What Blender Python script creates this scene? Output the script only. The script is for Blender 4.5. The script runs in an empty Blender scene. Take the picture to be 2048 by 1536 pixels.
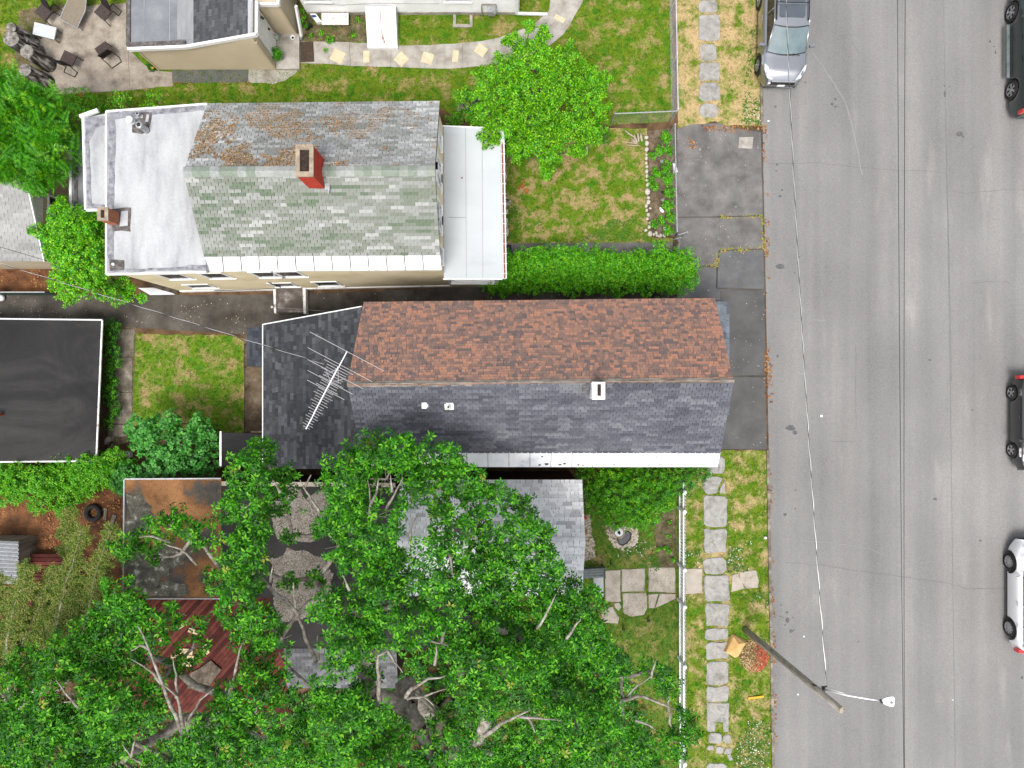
import bpy, math, random
import numpy as np
from mathutils import Vector, Matrix, noise as mnoise

# ------------------------------------------------------------------ camera, sky, sun, exposure
sc = bpy.context.scene
COL = sc.collection
H, F = 30.0, 1422.0            # camera height in metres, focal length in pixels of the 2048 px wide photograph
cam_d = bpy.data.cameras.new('camera'); cam = bpy.data.objects.new('camera', cam_d); COL.objects.link(cam)
cam.location = (0, 0, H); cam.rotation_euler = (0, 0, 0)
cam_d.sensor_width = 36; cam_d.lens = 36 * F / 2048; cam_d.clip_end = 1000; cam_d.clip_start = 0.1
sc.camera = cam
SUN_EL, SUN_AZ = math.radians(68), math.radians(196)     # azimuth clockwise from north (+Y)
world = bpy.data.worlds.new('World'); sc.world = world; world.use_nodes = True
wn = world.node_tree.nodes; wl = world.node_tree.links
bg = wn['Background']; sky = wn.new('ShaderNodeTexSky'); sky.sky_type = 'NISHITA'; sky.sun_disc = False
sky.sun_elevation = SUN_EL; sky.sun_rotation = SUN_AZ; sky.dust_density = 4.0; sky.air_density = 1.0; sky.ozone_density = 1.0
hsv = wn.new('ShaderNodeHueSaturation'); hsv.inputs['Saturation'].default_value = .3   # overcast: a nearly colourless sky
wl.new(sky.outputs[0], hsv.inputs['Color']); wl.new(hsv.outputs[0], bg.inputs[0]); bg.inputs[1].default_value = 0.14
sl = bpy.data.lights.new('sun', 'SUN'); so = bpy.data.objects.new('sun', sl); COL.objects.link(so)
sl.energy = 1.3; sl.angle = math.radians(20); sl.color = (1.0, 0.965, 0.92)
sd = Vector((math.sin(SUN_AZ) * math.cos(SUN_EL), math.cos(SUN_AZ) * math.cos(SUN_EL), math.sin(SUN_EL)))
so.rotation_euler = sd.to_track_quat('Z', 'Y').to_euler(); so.location = sd * 60
sc.view_settings.view_transform = 'Standard'; sc.view_settings.look = 'None'
sc.view_settings.gamma = 1; sc.view_settings.use_curve_mapping = False
sc.view_settings.exposure = 0.88

rng = random.Random(7)
NR = np.random.default_rng(11)

# ------------------------------------------------------------------ helpers
def W(u, v, z=0.0):
    """point of the place at height z that the survey photograph shows at (u, v)"""
    k = (H - z) / F
    return Vector(((u - 1024) * k, (768 - v) * k, z))
def W2(u, v, z=0.0):
    p = W(u, v, z); return (p.x, p.y)
OFF = {}
class MB:
    def __init__(s): s.v = []; s.f = []; s.m = []
    def add(s, vs, fs, mi=0):
        o = len(s.v); s.v += [tuple(v) for v in vs]
        s.f += [tuple(i + o for i in f) for f in fs]; s.m += [mi] * len(fs); return s
    def box(s, c, d, rz=0, mi=0, M=None):
        hx, hy, hz = d[0] / 2, d[1] / 2, d[2] / 2
        vs = [Vector((x * hx, y * hy, z * hz)) for z in (-1, 1) for y in (-1, 1) for x in (-1, 1)]
        R = M if M is not None else Matrix.Rotation(rz, 4, 'Z')
        c = Vector(c)
        return s.add([R @ v + c for v in vs], [(0, 2, 3, 1), (4, 5, 7, 6), (0, 1, 5, 4), (2, 6, 7, 3), (0, 4, 6, 2), (1, 3, 7, 5)], mi)
    def bb(s, x0, x1, y0, y1, z0, z1, mi=0):
        return s.box(((x0 + x1) / 2, (y0 + y1) / 2, (z0 + z1) / 2), (x1 - x0, y1 - y0, z1 - z0), 0, mi)
    def bar(s, p, q, w, h=None, mi=0):
        p, q = Vector(p), Vector(q); d = q - p; L = d.length
        if L < 1e-6: return s
        h = w if h is None else h
        x = d / L; up = Vector((0, 0, 1))
        if abs(x.dot(up)) > .98: up = Vector((0, 1, 0))
        y = up.cross(x).normalized(); z = x.cross(y)
        M = Matrix((x, y, z)).transposed().to_4x4()
        return s.box((p + q) / 2, (L, w, h), 0, mi, M)
    def tube(s, pts, rad, n=6, mi=0, cap=True):
        pts = [Vector(p) for p in pts]
        if not isinstance(rad, (list, tuple)): rad = [rad] * len(pts)
        o = len(s.v); prev = None
        for i, p in enumerate(pts):
            t = (pts[min(i + 1, len(pts) - 1)] - pts[max(i - 1, 0)])
            if t.length < 1e-9: t = Vector((0, 0, 1))
            t.normalize()
            if prev is None:
                a = Vector((0, 0, 1)) if abs(t.z) < .9 else Vector((1, 0, 0))
                x = t.cross(a).normalized()
            else:
                x = (prev - t * prev.dot(t))
                x = x.normalized() if x.length > 1e-6 else t.orthogonal().normalized()
            prev = x; y = t.cross(x)
            for k in range(n):
                an = 2 * math.pi * k / n
                s.v.append(tuple(p + (x * math.cos(an) + y * math.sin(an)) * rad[i]))
        fs = []
        for i in range(len(pts) - 1):
            for k in range(n):
                k2 = (k + 1) % n
                fs.append((o + i * n + k, o + i * n + k2, o + (i + 1) * n + k2, o + (i + 1) * n + k))
        if cap:
            fs.append(tuple(o + k for k in reversed(range(n)))); fs.append(tuple(o + (len(pts) - 1) * n + k for k in range(n)))
        s.f += fs; s.m += [mi] * len(fs); return s
    def prism(s, poly, z0, z1, mi=0, mtop=None):
        poly = [(p[0], p[1]) for p in poly]
        a = sum(poly[i][0] * poly[(i + 1) % len(poly)][1] - poly[(i + 1) % len(poly)][0] * poly[i][1] for i in range(len(poly)))
        if a < 0: poly = poly[::-1]
        n = len(poly); vs = [(x, y, z0) for x, y in poly] + [(x, y, z1) for x, y in poly]
        s.add(vs, [tuple(reversed(range(n)))] + [(i, (i + 1) % n, n + (i + 1) % n, n + i) for i in range(n)], mi)
        o = len(s.v) - 2 * n
        s.f.append(tuple(o + n + i for i in range(n))); s.m.append(mi if mtop is None else mtop); return s
    def sheet(s, poly, z, mi=0):
        poly = [(p[0], p[1]) for p in poly]
        a = sum(poly[i][0] * poly[(i + 1) % len(poly)][1] - poly[(i + 1) % len(poly)][0] * poly[i][1] for i in range(len(poly)))
        if a < 0: poly = poly[::-1]
        return s.add([(x, y, z) for x, y in poly], [tuple(range(len(poly)))], mi)
    def lathe(s, prof, c, n=14, mi=0):
        c = Vector(c); o = len(s.v)
        for r, z in prof:
            for k in range(n):
                a = 2 * math.pi * k / n; s.v.append((c.x + r * math.cos(a), c.y + r * math.sin(a), c.z + z))
        fs = [(o + i * n + k, o + i * n + (k + 1) % n, o + (i + 1) * n + (k + 1) % n, o + (i + 1) * n + k) for i in range(len(prof) - 1) for k in range(n)]
        fs.append(tuple(o + k for k in reversed(range(n)))); fs.append(tuple(o + (len(prof) - 1) * n + k for k in range(n)))
        s.f += fs; s.m += [mi] * len(fs); return s
    def build(s, name, mats, parent=None, smooth=False):
        if not isinstance(mats, (list, tuple)): mats = [mats]
        if parent is not None: off = OFF[parent.name]
        else:
            xs = [v[0] for v in s.v]; ys = [v[1] for v in s.v]
            off = Vector(((min(xs) + max(xs)) / 2, (min(ys) + max(ys)) / 2, min(v[2] for v in s.v)))
        me = bpy.data.meshes.new(name)
        me.from_pydata([(v[0] - off.x, v[1] - off.y, v[2] - off.z) for v in s.v], [], s.f)
        for m in mats: me.materials.append(m)
        me.polygons.foreach_set('material_index', s.m)
        if smooth: me.polygons.foreach_set('use_smooth', [True] * len(me.polygons))
        me.update()
        o = bpy.data.objects.new(name, me); COL.objects.link(o)
        if parent is not None: o.parent = parent
        else: o.location = off
        OFF[o.name] = off.copy(); return o

def tag(o, label, cat, group=None):
    o['label'] = label; o['category'] = cat
    if group: o['group'] = group
    return o
def thing(name, label, cat, loc=(0, 0, 0), group=None):
    o = bpy.data.objects.new(name, None); COL.objects.link(o); o.location = loc
    o.empty_display_size = .3; OFF[o.name] = Vector(loc); return tag(o, label, cat, group)
def struct(o): o['kind'] = 'structure'; return o
def stuff(o, label=None, cat=None):
    o['kind'] = 'stuff'
    if label: o['label'] = label
    if cat: o['category'] = cat
    return o
def children(o): return [c for c in bpy.data.objects if c.parent == o]
def dup(root, loc, rz=0, label=None, parent=None, kids=None):
    """copy of a thing with its parts and their sub-parts"""
    r = root.copy(); COL.objects.link(r); r.location = loc; r.rotation_euler = (0, 0, rz)
    if label: r['label'] = label
    for ch in root.children:
        c = ch.copy(); COL.objects.link(c); c.parent = r
        for g in ch.children:
            d = g.copy(); COL.objects.link(d); d.parent = c
    return r
def inst(name, me, M, parent):
    o = bpy.data.objects.new(name, me); COL.objects.link(o); o.parent = parent
    M = M.copy(); M.translation = M.translation - OFF[parent.name]
    o.matrix_basis = M; return o

# fast big meshes (leaves, grass)
def big_mesh(name, V, faces, midx, mats, parent=None, k=None):
    """V (N,3); faces (M,k) index array"""
    off = OFF[parent.name] if parent is not None else Vector((0, 0, 0))
    V = np.asarray(V, dtype=np.float32) - np.array(off, dtype=np.float32)
    me = bpy.data.meshes.new(name); M, k = faces.shape
    me.vertices.add(len(V)); me.vertices.foreach_set('co', V.ravel())
    me.loops.add(M * k); me.loops.foreach_set('vertex_index', faces.ravel().astype(np.int32))
    me.polygons.add(M); me.polygons.foreach_set('loop_start', np.arange(0, M * k, k, dtype=np.int32))
    for m in mats: me.materials.append(m)
    if midx is not None: me.polygons.foreach_set('material_index', midx.astype(np.int32))
    me.update(calc_edges=True)
    o = bpy.data.objects.new(name, me); COL.objects.link(o)
    if parent is not None: o.parent = parent
    OFF[o.name] = off.copy(); return o
def scatter_mesh(name, TV, TF, pos, R, scale, mats, parent=None, midx=None):
    """copies of a small leaf template: TV (t,3), TF (f,k); pos (N,3), R (N,3,3), scale (N,)"""
    N = len(pos); t = len(TV)
    V = np.einsum('nij,tj->nti', R, TV) * scale[:, None, None] + pos[:, None, :]
    Fc = (TF[None, :, :] + (np.arange(N) * t)[:, None, None]).reshape(-1, TF.shape[1])
    mi = None if midx is None else np.repeat(midx, len(TF))
    return big_mesh(name, V.reshape(-1, 3), Fc, mi, mats, parent)
def rot_to(nrm, spin):
    """rotation matrices with z on nrm and random spin"""
    n = nrm / np.maximum(np.linalg.norm(nrm, axis=1, keepdims=True), 1e-6)
    a = np.where(np.abs(n[:, 2:3]) < .9, np.array([[0, 0, 1.]]), np.array([[1., 0, 0]]))
    x = np.cross(a, n); x /= np.linalg.norm(x, axis=1, keepdims=True); y = np.cross(n, x)
    c, s = np.cos(spin)[:, None], np.sin(spin)[:, None]
    return np.stack([x * c + y * s, -x * s + y * c, n], axis=2)
def leaf_template(n_leaf, L, w, droop, base=.02, fold=.25):
    vs = []; fs = []
    for k in range(n_leaf):
        a = 2 * math.pi * k / n_leaf + (k % 2) * .25; l = L * (1 if k % 2 else .82)
        d = np.array([math.cos(a), math.sin(a), 0]); p = np.array([-math.sin(a), math.cos(a), 0]); up = np.array([0, 0, 1.])
        o = len(vs); zt = -droop * l * (1 if k % 2 else .4)
        vs += [d * base, d * l * .5 + p * w * .5 + up * (fold * w + zt * .3), d * l + up * zt, d * l * .5 - p * w * .5 + up * (fold * w + zt * .3)]
        fs += [(o, o + 1, o + 2), (o, o + 2, o + 3)]
        vs[-3] = vs[-3]; 
    return np.array(vs), np.array(fs)
def inpoly(P, poly):
    x, y = P[:, 0], P[:, 1]; r = np.zeros(len(P), bool); n = len(poly)
    for i in range(n):
        x0, y0 = poly[i][0], poly[i][1]; x1, y1 = poly[(i + 1) % n][0], poly[(i + 1) % n][1]
        c = ((y0 > y) != (y1 > y)) & (x < (x1 - x0) * (y - y0) / ((y1 - y0) if y1 != y0 else 1e-9) + x0)
        r ^= c
    return r
def scatter_pts(poly, dens):
    a = np.array([(p[0], p[1]) for p in poly]); lo, hi = a.min(0), a.max(0)
    n = int((hi - lo).prod() * dens); P = NR.random((n, 2)) * (hi - lo) + lo
    return P[inpoly(P, poly)]
def wobble(poly, step, amp, seed=0):
    """subdivide an outline and roughen it"""
    out = []; n = len(poly)
    for i in range(n):
        a, b = Vector((poly[i][0], poly[i][1])), Vector((poly[(i + 1) % n][0], poly[(i + 1) % n][1])); m = max(1, int((b - a).length / step))
        for k in range(m):
            p = a.lerp(b, k / m); q = Vector((p.x * 1.7 + seed, p.y * 1.7, seed * .37))
            out.append((p.x + amp * mnoise.noise(q * 1.3), p.y + amp * mnoise.noise(q * 1.3 + Vector((9, 4, 2)))))
    return out

# ------------------------------------------------------------------ materials
def newmat(name):
    m = bpy.data.materials.new(name); m.use_nodes = True
    return m, m.node_tree.nodes, m.node_tree.links, m.node_tree.nodes['Principled BSDF']
def ramp(nodes, cols, pos):
    r = nodes.new('ShaderNodeValToRGB'); e = r.color_ramp.elements
    while len(e) < len(cols): e.new(.5)
    for i, (c, p) in enumerate(zip(cols, pos)): e[i].position = p; e[i].color = (*c, 1)
    return r
def mat(name, cols, scale=4, rough=.8, spec=.3, bump=0.0, bscale=90, stretch=(1, 1, 1), metal=0, lo=.33, hi=.67, detail=7, dist=0.0, grain=0.0, gscale=140):
    m, n, l, b = newmat(name)
    if not isinstance(cols[0], (tuple, list)): cols = [cols]
    b.inputs['Roughness'].default_value = rough; b.inputs['Metallic'].default_value = metal
    b.inputs['Specular IOR Level'].default_value = spec
    tc = n.new('ShaderNodeTexCoord'); mp = n.new('ShaderNodeMapping'); mp.inputs['Scale'].default_value = stretch
    geo = n.new('ShaderNodeNewGeometry')
    l.new(geo.outputs['Position'] if name.startswith('w_') else tc.outputs['Object'], mp.inputs[0])
    if len(cols) == 1 and grain == 0: b.inputs['Base Color'].default_value = (*cols[0], 1)
    else:
        if len(cols) == 1: cols = [cols[0], cols[0]]
        nz = n.new('ShaderNodeTexNoise'); nz.inputs['Scale'].default_value = scale; nz.inputs['Detail'].default_value = detail
        nz.inputs['Distortion'].default_value = dist; nz.inputs['Roughness'].default_value = .6
        l.new(mp.outputs[0], nz.inputs['Vector'])
        k = len(cols); r = ramp(n, cols, [lo + (hi - lo) * i / (k - 1) for i in range(k)])
        l.new(nz.outputs['Fac'], r.inputs[0]); out = r.outputs[0]
        if grain > 0:
            g = n.new('ShaderNodeTexNoise'); g.inputs['Scale'].default_value = gscale; g.inputs['Detail'].default_value = 3
            l.new(tc.outputs['Object'] if not name.startswith('w_') else geo.outputs['Position'], g.inputs['Vector'])
            mr = n.new('ShaderNodeMapRange'); mr.inputs[1].default_value = .3; mr.inputs[2].default_value = .7
            mr.inputs[3].default_value = 1 - grain; mr.inputs[4].default_value = 1 + grain
            l.new(g.outputs['Fac'], mr.inputs[0])
            mx = n.new('ShaderNodeVectorMath'); mx.operation = 'SCALE'; l.new(out, mx.inputs[0]); l.new(mr.outputs[0], mx.inputs['Scale'])
            out = mx.outputs[0]
        l.new(out, b.inputs['Base Color'])
    if bump > 0:
        bz = n.new('ShaderNodeTexNoise'); bz.inputs['Scale'].default_value = bscale; bz.inputs['Detail'].default_value = 4
        l.new(mp.outputs[0], bz.inputs['Vector'])
        bp = n.new('ShaderNodeBump'); bp.inputs['Strength'].default_value = bump; bp.inputs['Distance'].default_value = .02
        l.new(bz.outputs['Fac'], bp.inputs['Height']); l.new(bp.outputs[0], b.inputs['Normal'])
    return m
def leafmat(name, cols, rough=.42, trans=.25, spec=.5, tcol=None):
    m, n, l, b = newmat(name)
    g = n.new('ShaderNodeNewGeometry'); k = len(cols)
    r = ramp(n, cols, [i / (k - 1) for i in range(k)]); l.new(g.outputs['Random Per Island'], r.inputs[0])
    l.new(r.outputs[0], b.inputs['Base Color']); b.inputs['Roughness'].default_value = rough; trans *= .62
    b.inputs['Specular IOR Level'].default_value = spec
    t = n.new('ShaderNodeBsdfTranslucent'); mx = n.new('ShaderNodeMixShader'); mx.inputs[0].default_value = trans
    if tcol: t.inputs[0].default_value = (*tcol, 1)
    else: l.new(r.outputs[0], t.inputs[0])
    l.new(b.outputs[0], mx.inputs[1]); l.new(t.outputs[0], mx.inputs[2])
    l.new(mx.outputs[0], n['Material Output'].inputs[0]); return m
def grassmat(name, green, green2, tan, th, soft=.08, scale=1.1, blades=False):
    m, n, l, b = newmat(name)
    g = n.new('ShaderNodeNewGeometry')
    def nz(s, d, off=0):
        mp = n.new('ShaderNodeMapping'); mp.inputs['Location'].default_value = (off, off * .7, 0); mp.inputs['Scale'].default_value = (1, 1, 0)
        l.new(g.outputs['Position'], mp.inputs[0])
        q = n.new('ShaderNodeTexNoise'); q.inputs['Scale'].default_value = s; q.inputs['Detail'].default_value = d; q.inputs['Roughness'].default_value = .74
        l.new(mp.outputs[0], q.inputs['Vector']); return q.outputs['Fac']
    a = nz(scale, 8); r = ramp(n, [tan, tuple(.55 * x + .45 * y for x, y in zip(tan, green2)), green2], [th - soft, th, th + soft]); l.new(a, r.inputs[0])
    c = nz(scale * 2.3, 5, 13); r2 = ramp(n, [(0, 0, 0), (1, 1, 1)], [.46, .6]); l.new(c, r2.inputs[0])
    isg = ramp(n, [(0, 0, 0), (1, 1, 1)], [th, th + soft * 1.5]); l.new(a, isg.inputs[0])
    mu = n.new('ShaderNodeMath'); mu.operation = 'MULTIPLY'; l.new(r2.outputs[0], mu.inputs[0]); l.new(isg.outputs[0], mu.inputs[1])
    mx = n.new('ShaderNodeMix'); mx.data_type = 'RGBA'; l.new(mu.outputs[0], mx.inputs['Factor']); l.new(r.outputs[0], mx.inputs['A']); mx.inputs['B'].default_value = (*green, 1)
    mr = n.new('ShaderNodeMapRange'); mr.inputs[3].default_value = .5; mr.inputs[4].default_value = 1.6
    if blades: l.new(g.outputs['Random Per Island'], mr.inputs[0])
    else: l.new(nz(45, 3, 5), mr.inputs[0])
    s = n.new('ShaderNodeVectorMath'); s.operation = 'SCALE'; l.new(mx.outputs['Result'], s.inputs[0]); l.new(mr.outputs[0], s.inputs['Scale'])
    l.new(s.outputs[0], b.inputs['Base Color']); b.inputs['Roughness'].default_value = .8; b.inputs['Specular IOR Level'].default_value = .15
    if not blades:
        bp = n.new('ShaderNodeBump'); bp.inputs['Strength'].default_value = .6; bp.inputs['Distance'].default_value = .03
        l.new(nz(60, 4, 3), bp.inputs['Height']); l.new(bp.outputs[0], b.inputs['Normal'])
    return m
GREEN, GREEN2, TAN = (.045, .15, .006), (.115, .175, .009), (.33, .24, .115)
M = {}
M['dirt'] = mat('w_dirt', [(.05, .03, .017), (.1, .06, .032), (.16, .10, .055)], 1.5, .95, .1, .6, 40, grain=.4, gscale=30)
M['road'] = None
M['asphalt_old'] = mat('w_asphalt_old', [(.1, .096, .092), (.142, .136, .13), (.19, .18, .17)], 1.3, .92, .15, .5, 120, grain=.25, gscale=70)
M['asphalt_dark'] = mat('w_asphalt_dark', [(.04, .035, .029), (.075, .067, .057), (.115, .105, .09)], .9, .93, .15, .5, 100, grain=.3, gscale=60)
M['asphalt_patch'] = mat('w_asphalt_patch', [(.095, .095, .098), (.135, .134, .134)], 1.6, .92, .15, .4, 120, grain=.22, gscale=80)
M['asphalt_new'] = mat('w_asphalt_new', [(.075, .075, .072), (.108, .107, .104)], 1.2, .92, .15, .4, 120, grain=.2, gscale=80)
M['concrete'] = mat('w_concrete', [(.17, .14, .11), (.29, .25, .205), (.38, .335, .275)], 1.6, .9, .2, .4, 60, grain=.22, gscale=35)
M['concrete_pale'] = mat('w_concrete_pale', [(.22, .2, .17), (.34, .315, .28), (.42, .395, .36)], 1.7, .9, .2, .35, 60, grain=.15, gscale=40)
M['concrete_grimy'] = mat('w_concrete_grimy', [(.09, .075, .055), (.17, .145, .115), (.3, .27, .22)], 2.2, .9, .2, .4, 60, grain=.25, gscale=40)
M['slate'] = mat('w_slate', [(.195, .185, .17), (.285, .275, .258), (.35, .338, .318)], 2.2, .75, .25, .5, 14, grain=.08, gscale=40, dist=1.5)
M['flag_warm'] = mat('w_flag_warm', [(.27, .235, .195), (.375, .33, .28), (.43, .385, .335)], 2.0, .85, .2, .4, 30, grain=.12, gscale=40)
M['paver_yellow'] = mat('w_paver_yellow', [(.5, .42, .28), (.6, .52, .36)], 5, .9, .2, .3, 60)
M['white'] = mat('white_paint', [(.7, .71, .72), (.8, .8, .8)], 2.5, .5, .4)
M['white_metal'] = mat('white_metal', [(.42, .44, .46), (.66, .67, .69), (.74, .745, .75)], 2.0, .45, .5, lo=.25, hi=.55, stretch=(1, .5, 1))
M['white_old'] = mat('white_weathered', [(.3, .26, .22), (.6, .58, .55), (.74, .73, .71)], 5, .75, .3, lo=.3, hi=.5)
M['membrane'] = mat('w_membrane_grey', [(.23, .235, .245), (.345, .35, .36), (.42, .428, .435)], .8, .75, .3, .1, 50, stretch=(1.8, .5, 1), lo=.3, hi=.6, grain=.06, gscale=12)
M['membrane_pale'] = mat('w_membrane_pale', [(.37, .405, .42), (.44, .47, .485), (.47, .5, .515)], .6, .6, .35, .05, 50, stretch=(.6, 1.4, 1), lo=.2, hi=.6)
M['tar'] = mat('tar', [(.045, .04, .038), (.09, .08, .075), (.17, .16, .155)], 6, .8, .3, .6, 40)
M['tar_edge'] = mat('tar_edge', [(.10, .10, .12), (.2, .2, .22), (.3, .3, .32)], 5, .8, .3, .4, 40)
M['grey_roll'] = mat('w_grey_roll', [(.135, .145, .16), (.18, .19, .205), (.23, .24, .25)], 1.0, .85, .25, .1, 60, grain=.12, gscale=50)
M['black_roof'] = mat('w_black_roof', [(.012, .0115, .012), (.02, .0195, .0195), (.036, .035, .034), (.11, .107, .103)], .4, .8, .25, .15, 60, stretch=(.6, 1.1, 1), lo=.3, hi=.78, dist=1.2, grain=.12, gscale=30)
M['dark_flat'] = mat('w_dark_flat', [(.03, .028, .027), (.05, .047, .045)], 1, .85, .2, .2, 60, grain=.2, gscale=50)
M['stucco'] = mat('w_yellow_stucco', [(.6, .5, .31), (.7, .6, .4), (.74, .64, .44)], .8, .85, .2, .15, 80)
M['beige'] = mat('w_beige_siding', [(.44, .37, .26), (.49, .42, .305)], 1, .6, .3)
M['brown_wall'] = mat('w_brown_wall', [(.05, .03, .024), (.085, .05, .04)], 2, .8, .2)
M['greywall'] = mat('w_grey_wall', [(.25, .24, .22), (.3, .29, .27)], 2, .8, .2)
M['glass'] = mat('dark_glass', [(.012, .014, .018), (.03, .033, .04)], 1, .06, .6)
M['black'] = mat('black', [(.012, .012, .013), (.02, .02, .02)], 5, .5, .3)
M['rubber'] = mat('tyre_rubber', [(.018, .018, .018), (.035, .034, .033)], 9, .8, .2)
M['rim'] = mat('rim_alloy', [(.45, .46, .48), (.6, .61, .63)], 8, .3, .5, metal=.8)
M['rust'] = mat('rust', [(.12, .03, .015), (.3, .07, .03), (.35, .16, .08)], 20, .8, .2)
M['redbrick'] = mat('red_painted_brick', [(.36, .035, .02), (.45, .055, .03)], 6, .75, .25, .3, 50)
M['brick'] = mat('orange_brick', [(.25, .09, .045), (.36, .15, .075)], 9, .85, .2, .3, 60)
M['mortar'] = mat('mortar', [(.42, .36, .28), (.52, .46, .37)], 9, .9, .2, .3, 50)
M['cap'] = mat('chimney_cap', [(.2, .16, .12), (.36, .29, .21)], 6, .9, .2, .3, 50)
M['cap_white'] = mat('chimney_cap_white', [(.35, .33, .31), (.58, .57, .55), (.68, .67, .65)], 8, .9, .2, .3, 50, lo=.35, hi=.55)
M['soot'] = mat('soot', [(.02, .014, .012), (.06, .04, .032)], 9, .95, .1)
M['alu'] = mat('aluminium', [(.62, .6, .6), (.74, .73, .73)], 6, .35, .5, metal=.6)
M['steel'] = mat('galvanised', [(.3, .31, .32), (.45, .46, .47)], 12, .5, .4, metal=.5)
M['wood_grey'] = mat('grey_wood', [(.11, .095, .075), (.2, .175, .14), (.28, .25, .205)], 5, .9, .15, .5, 40, stretch=(1, 1, .15))
M['wood_pale'] = mat('pale_wood', [(.45, .34, .2), (.6, .48, .3)], 4, .8, .2, stretch=(3, .6, 1))
M['driftwood'] = mat('driftwood', [(.3, .25, .19), (.5, .43, .34)], 9, .9, .2)
M['red_deck'] = mat('red_deck', [(.06, .012, .009), (.1, .02, .014), (.14, .036, .025)], 3, .8, .25, .2, 60, stretch=(1, 1, 1))
M['bark'] = mat('bark', [(.12, .1, .08), (.24, .215, .18), (.4, .375, .33)], 5, .9, .15, .9, 18, stretch=(1, 1, .5))
M['bark_dark'] = mat('bark_dark', [(.05, .04, .03), (.1, .08, .06), (.17, .14, .11)], 5, .9, .15, .9, 18)
M['stone'] = mat('pale_stone', [(.33, .29, .24), (.5, .46, .4), (.6, .57, .52)], 3, .85, .2, .4, 30)
M['wire_black'] = mat('wire_black', (.015, .015, .015), 1, .5, .4)
M['wire_bare'] = mat('wire_bare', (.5, .5, .49), 1, .3, .5, metal=.3)
M['green_slat'] = mat('green_slats', [(.02, .045, .04), (.04, .075, .065)], 4, .6, .3)
M['kraft'] = mat('kraft_paper', [(.5, .3, .11), (.62, .4, .17)], 4, .75, .3, .7, 9)
M['water'] = mat('pond_water', [(.012, .014, .02), (.022, .024, .032)], 2, .05, .5)
def roadmat():
    m, n, l, b = newmat('w_road'); g = n.new('ShaderNodeNewGeometry')
    def nz(s, d, sc_, off=0):
        mp = n.new('ShaderNodeMapping'); mp.inputs['Scale'].default_value = sc_; mp.inputs['Location'].default_value = (off, off, 0)
        mp.inputs['Rotation'].default_value = (0, 0, -.012 if sc_[1] < .5 else 0)
        l.new(g.outputs['Position'], mp.inputs[0]); q = n.new('ShaderNodeTexNoise'); q.inputs['Scale'].default_value = s; q.inputs['Detail'].default_value = d
        l.new(mp.outputs[0], q.inputs['Vector']); return q.outputs['Fac']
    st = ramp(n, [(.168, .165, .16), (.193, .189, .183), (.22, .215, .207)], [.3, .5, .7]); l.new(nz(1.0, 4, (1.1, .035, 1)), st.inputs[0])
    cl = n.new('ShaderNodeMapRange'); cl.inputs[1].default_value = .3; cl.inputs[2].default_value = .7; cl.inputs[3].default_value = .88; cl.inputs[4].default_value = 1.12
    l.new(nz(.35, 6, (1, .6, 1), 7), cl.inputs[0])
    gr = n.new('ShaderNodeMapRange'); gr.inputs[1].default_value = .3; gr.inputs[2].default_value = .7; gr.inputs[3].default_value = .83; gr.inputs[4].default_value = 1.17
    l.new(nz(26, 4, (1, 1, 1)), gr.inputs[0])
    lp = ramp(n, [(1, 1, 1), (1, 1, 1), (1.25, 1.24, 1.22)], [0, .62, .78]); l.new(nz(.8, 7, (1.6, .3, 1), 31), lp.inputs[0])
    a = n.new('ShaderNodeMath'); a.operation = 'MULTIPLY'; l.new(cl.outputs[0], a.inputs[0]); l.new(gr.outputs[0], a.inputs[1])
    s = n.new('ShaderNodeVectorMath'); s.operation = 'SCALE'; l.new(st.outputs[0], s.inputs[0]); l.new(a.outputs[0], s.inputs['Scale'])
    s2 = n.new('ShaderNodeVectorMath'); s2.operation = 'MULTIPLY'; l.new(s.outputs[0], s2.inputs[0]); l.new(lp.outputs[0], s2.inputs[1])
    l.new(s2.outputs[0], b.inputs['Base Color']); b.inputs['Roughness'].default_value = .9; b.inputs['Specular IOR Level'].default_value = .15
    bp = n.new('ShaderNodeBump'); bp.inputs['Strength'].default_value = .4; bp.inputs['Distance'].default_value = .01
    l.new(nz(120, 3, (1, 1, 1)), bp.inputs['Height']); l.new(bp.outputs[0], b.inputs['Normal']); return m
M['road'] = roadmat()
M['crack'] = mat('crack', [(.1, .095, .09), (.15, .145, .14)], 8, .95, .1)
M['oil'] = mat('oil_stain', [(.065, .066, .068), (.12, .12, .12)], 6, .7, .3)
M['scuff'] = mat('tyre_scuff', [(.15, .15, .15), (.19, .19, .19)], 9, .9, .1)
M['chalky'] = mat('chalky_mark', [(.195, .193, .19), (.235, .232, .226), (.25, .248, .243)], 3, .95, .1)
# ------------------------------------------------------------------ ground, road, pavements, lawns
def P2(lst, z=0): return [W2(u, v, z) for u, v in lst]
g = MB(); g.sheet([(-160, -160), (160, -160), (160, 160), (-160, 160)], 0); struct(g.build('ground', M['dirt']))
# road: a sheet with stains, cracks and scuffs of its own shape as its pieces
ROAD_Z = .012
rd = MB(); rd.sheet([(10.0 + .33, 80), (45, 80), (45, -80), (11.6, -80), (11.05, -16.2), (10.78, 0), (10.46, 16.2)], ROAD_Z)
road = struct(rd.build('road', M['road'])); 
def decal(parent, name, pts, m, z):
    b = MB(); b.sheet(pts, z); return b.build(name, m, parent)
def blob(u, v, rx, ry, z, n=11, seed=0):
    c = W(u, v, z); k = H / F
    return [(c.x + rx * k * math.cos(a) * (1 + .35 * mnoise.noise(Vector((math.cos(a) * 1.3 + seed, math.sin(a) * 1.3, seed)))),
             c.y + ry * k * math.sin(a) * (1 + .35 * mnoise.noise(Vector((math.cos(a) * 1.3 + seed, math.sin(a) * 1.3, seed + 5))))) for a in [2 * math.pi * i / n for i in range(n)]]
dz = ROAD_Z + .003
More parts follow.
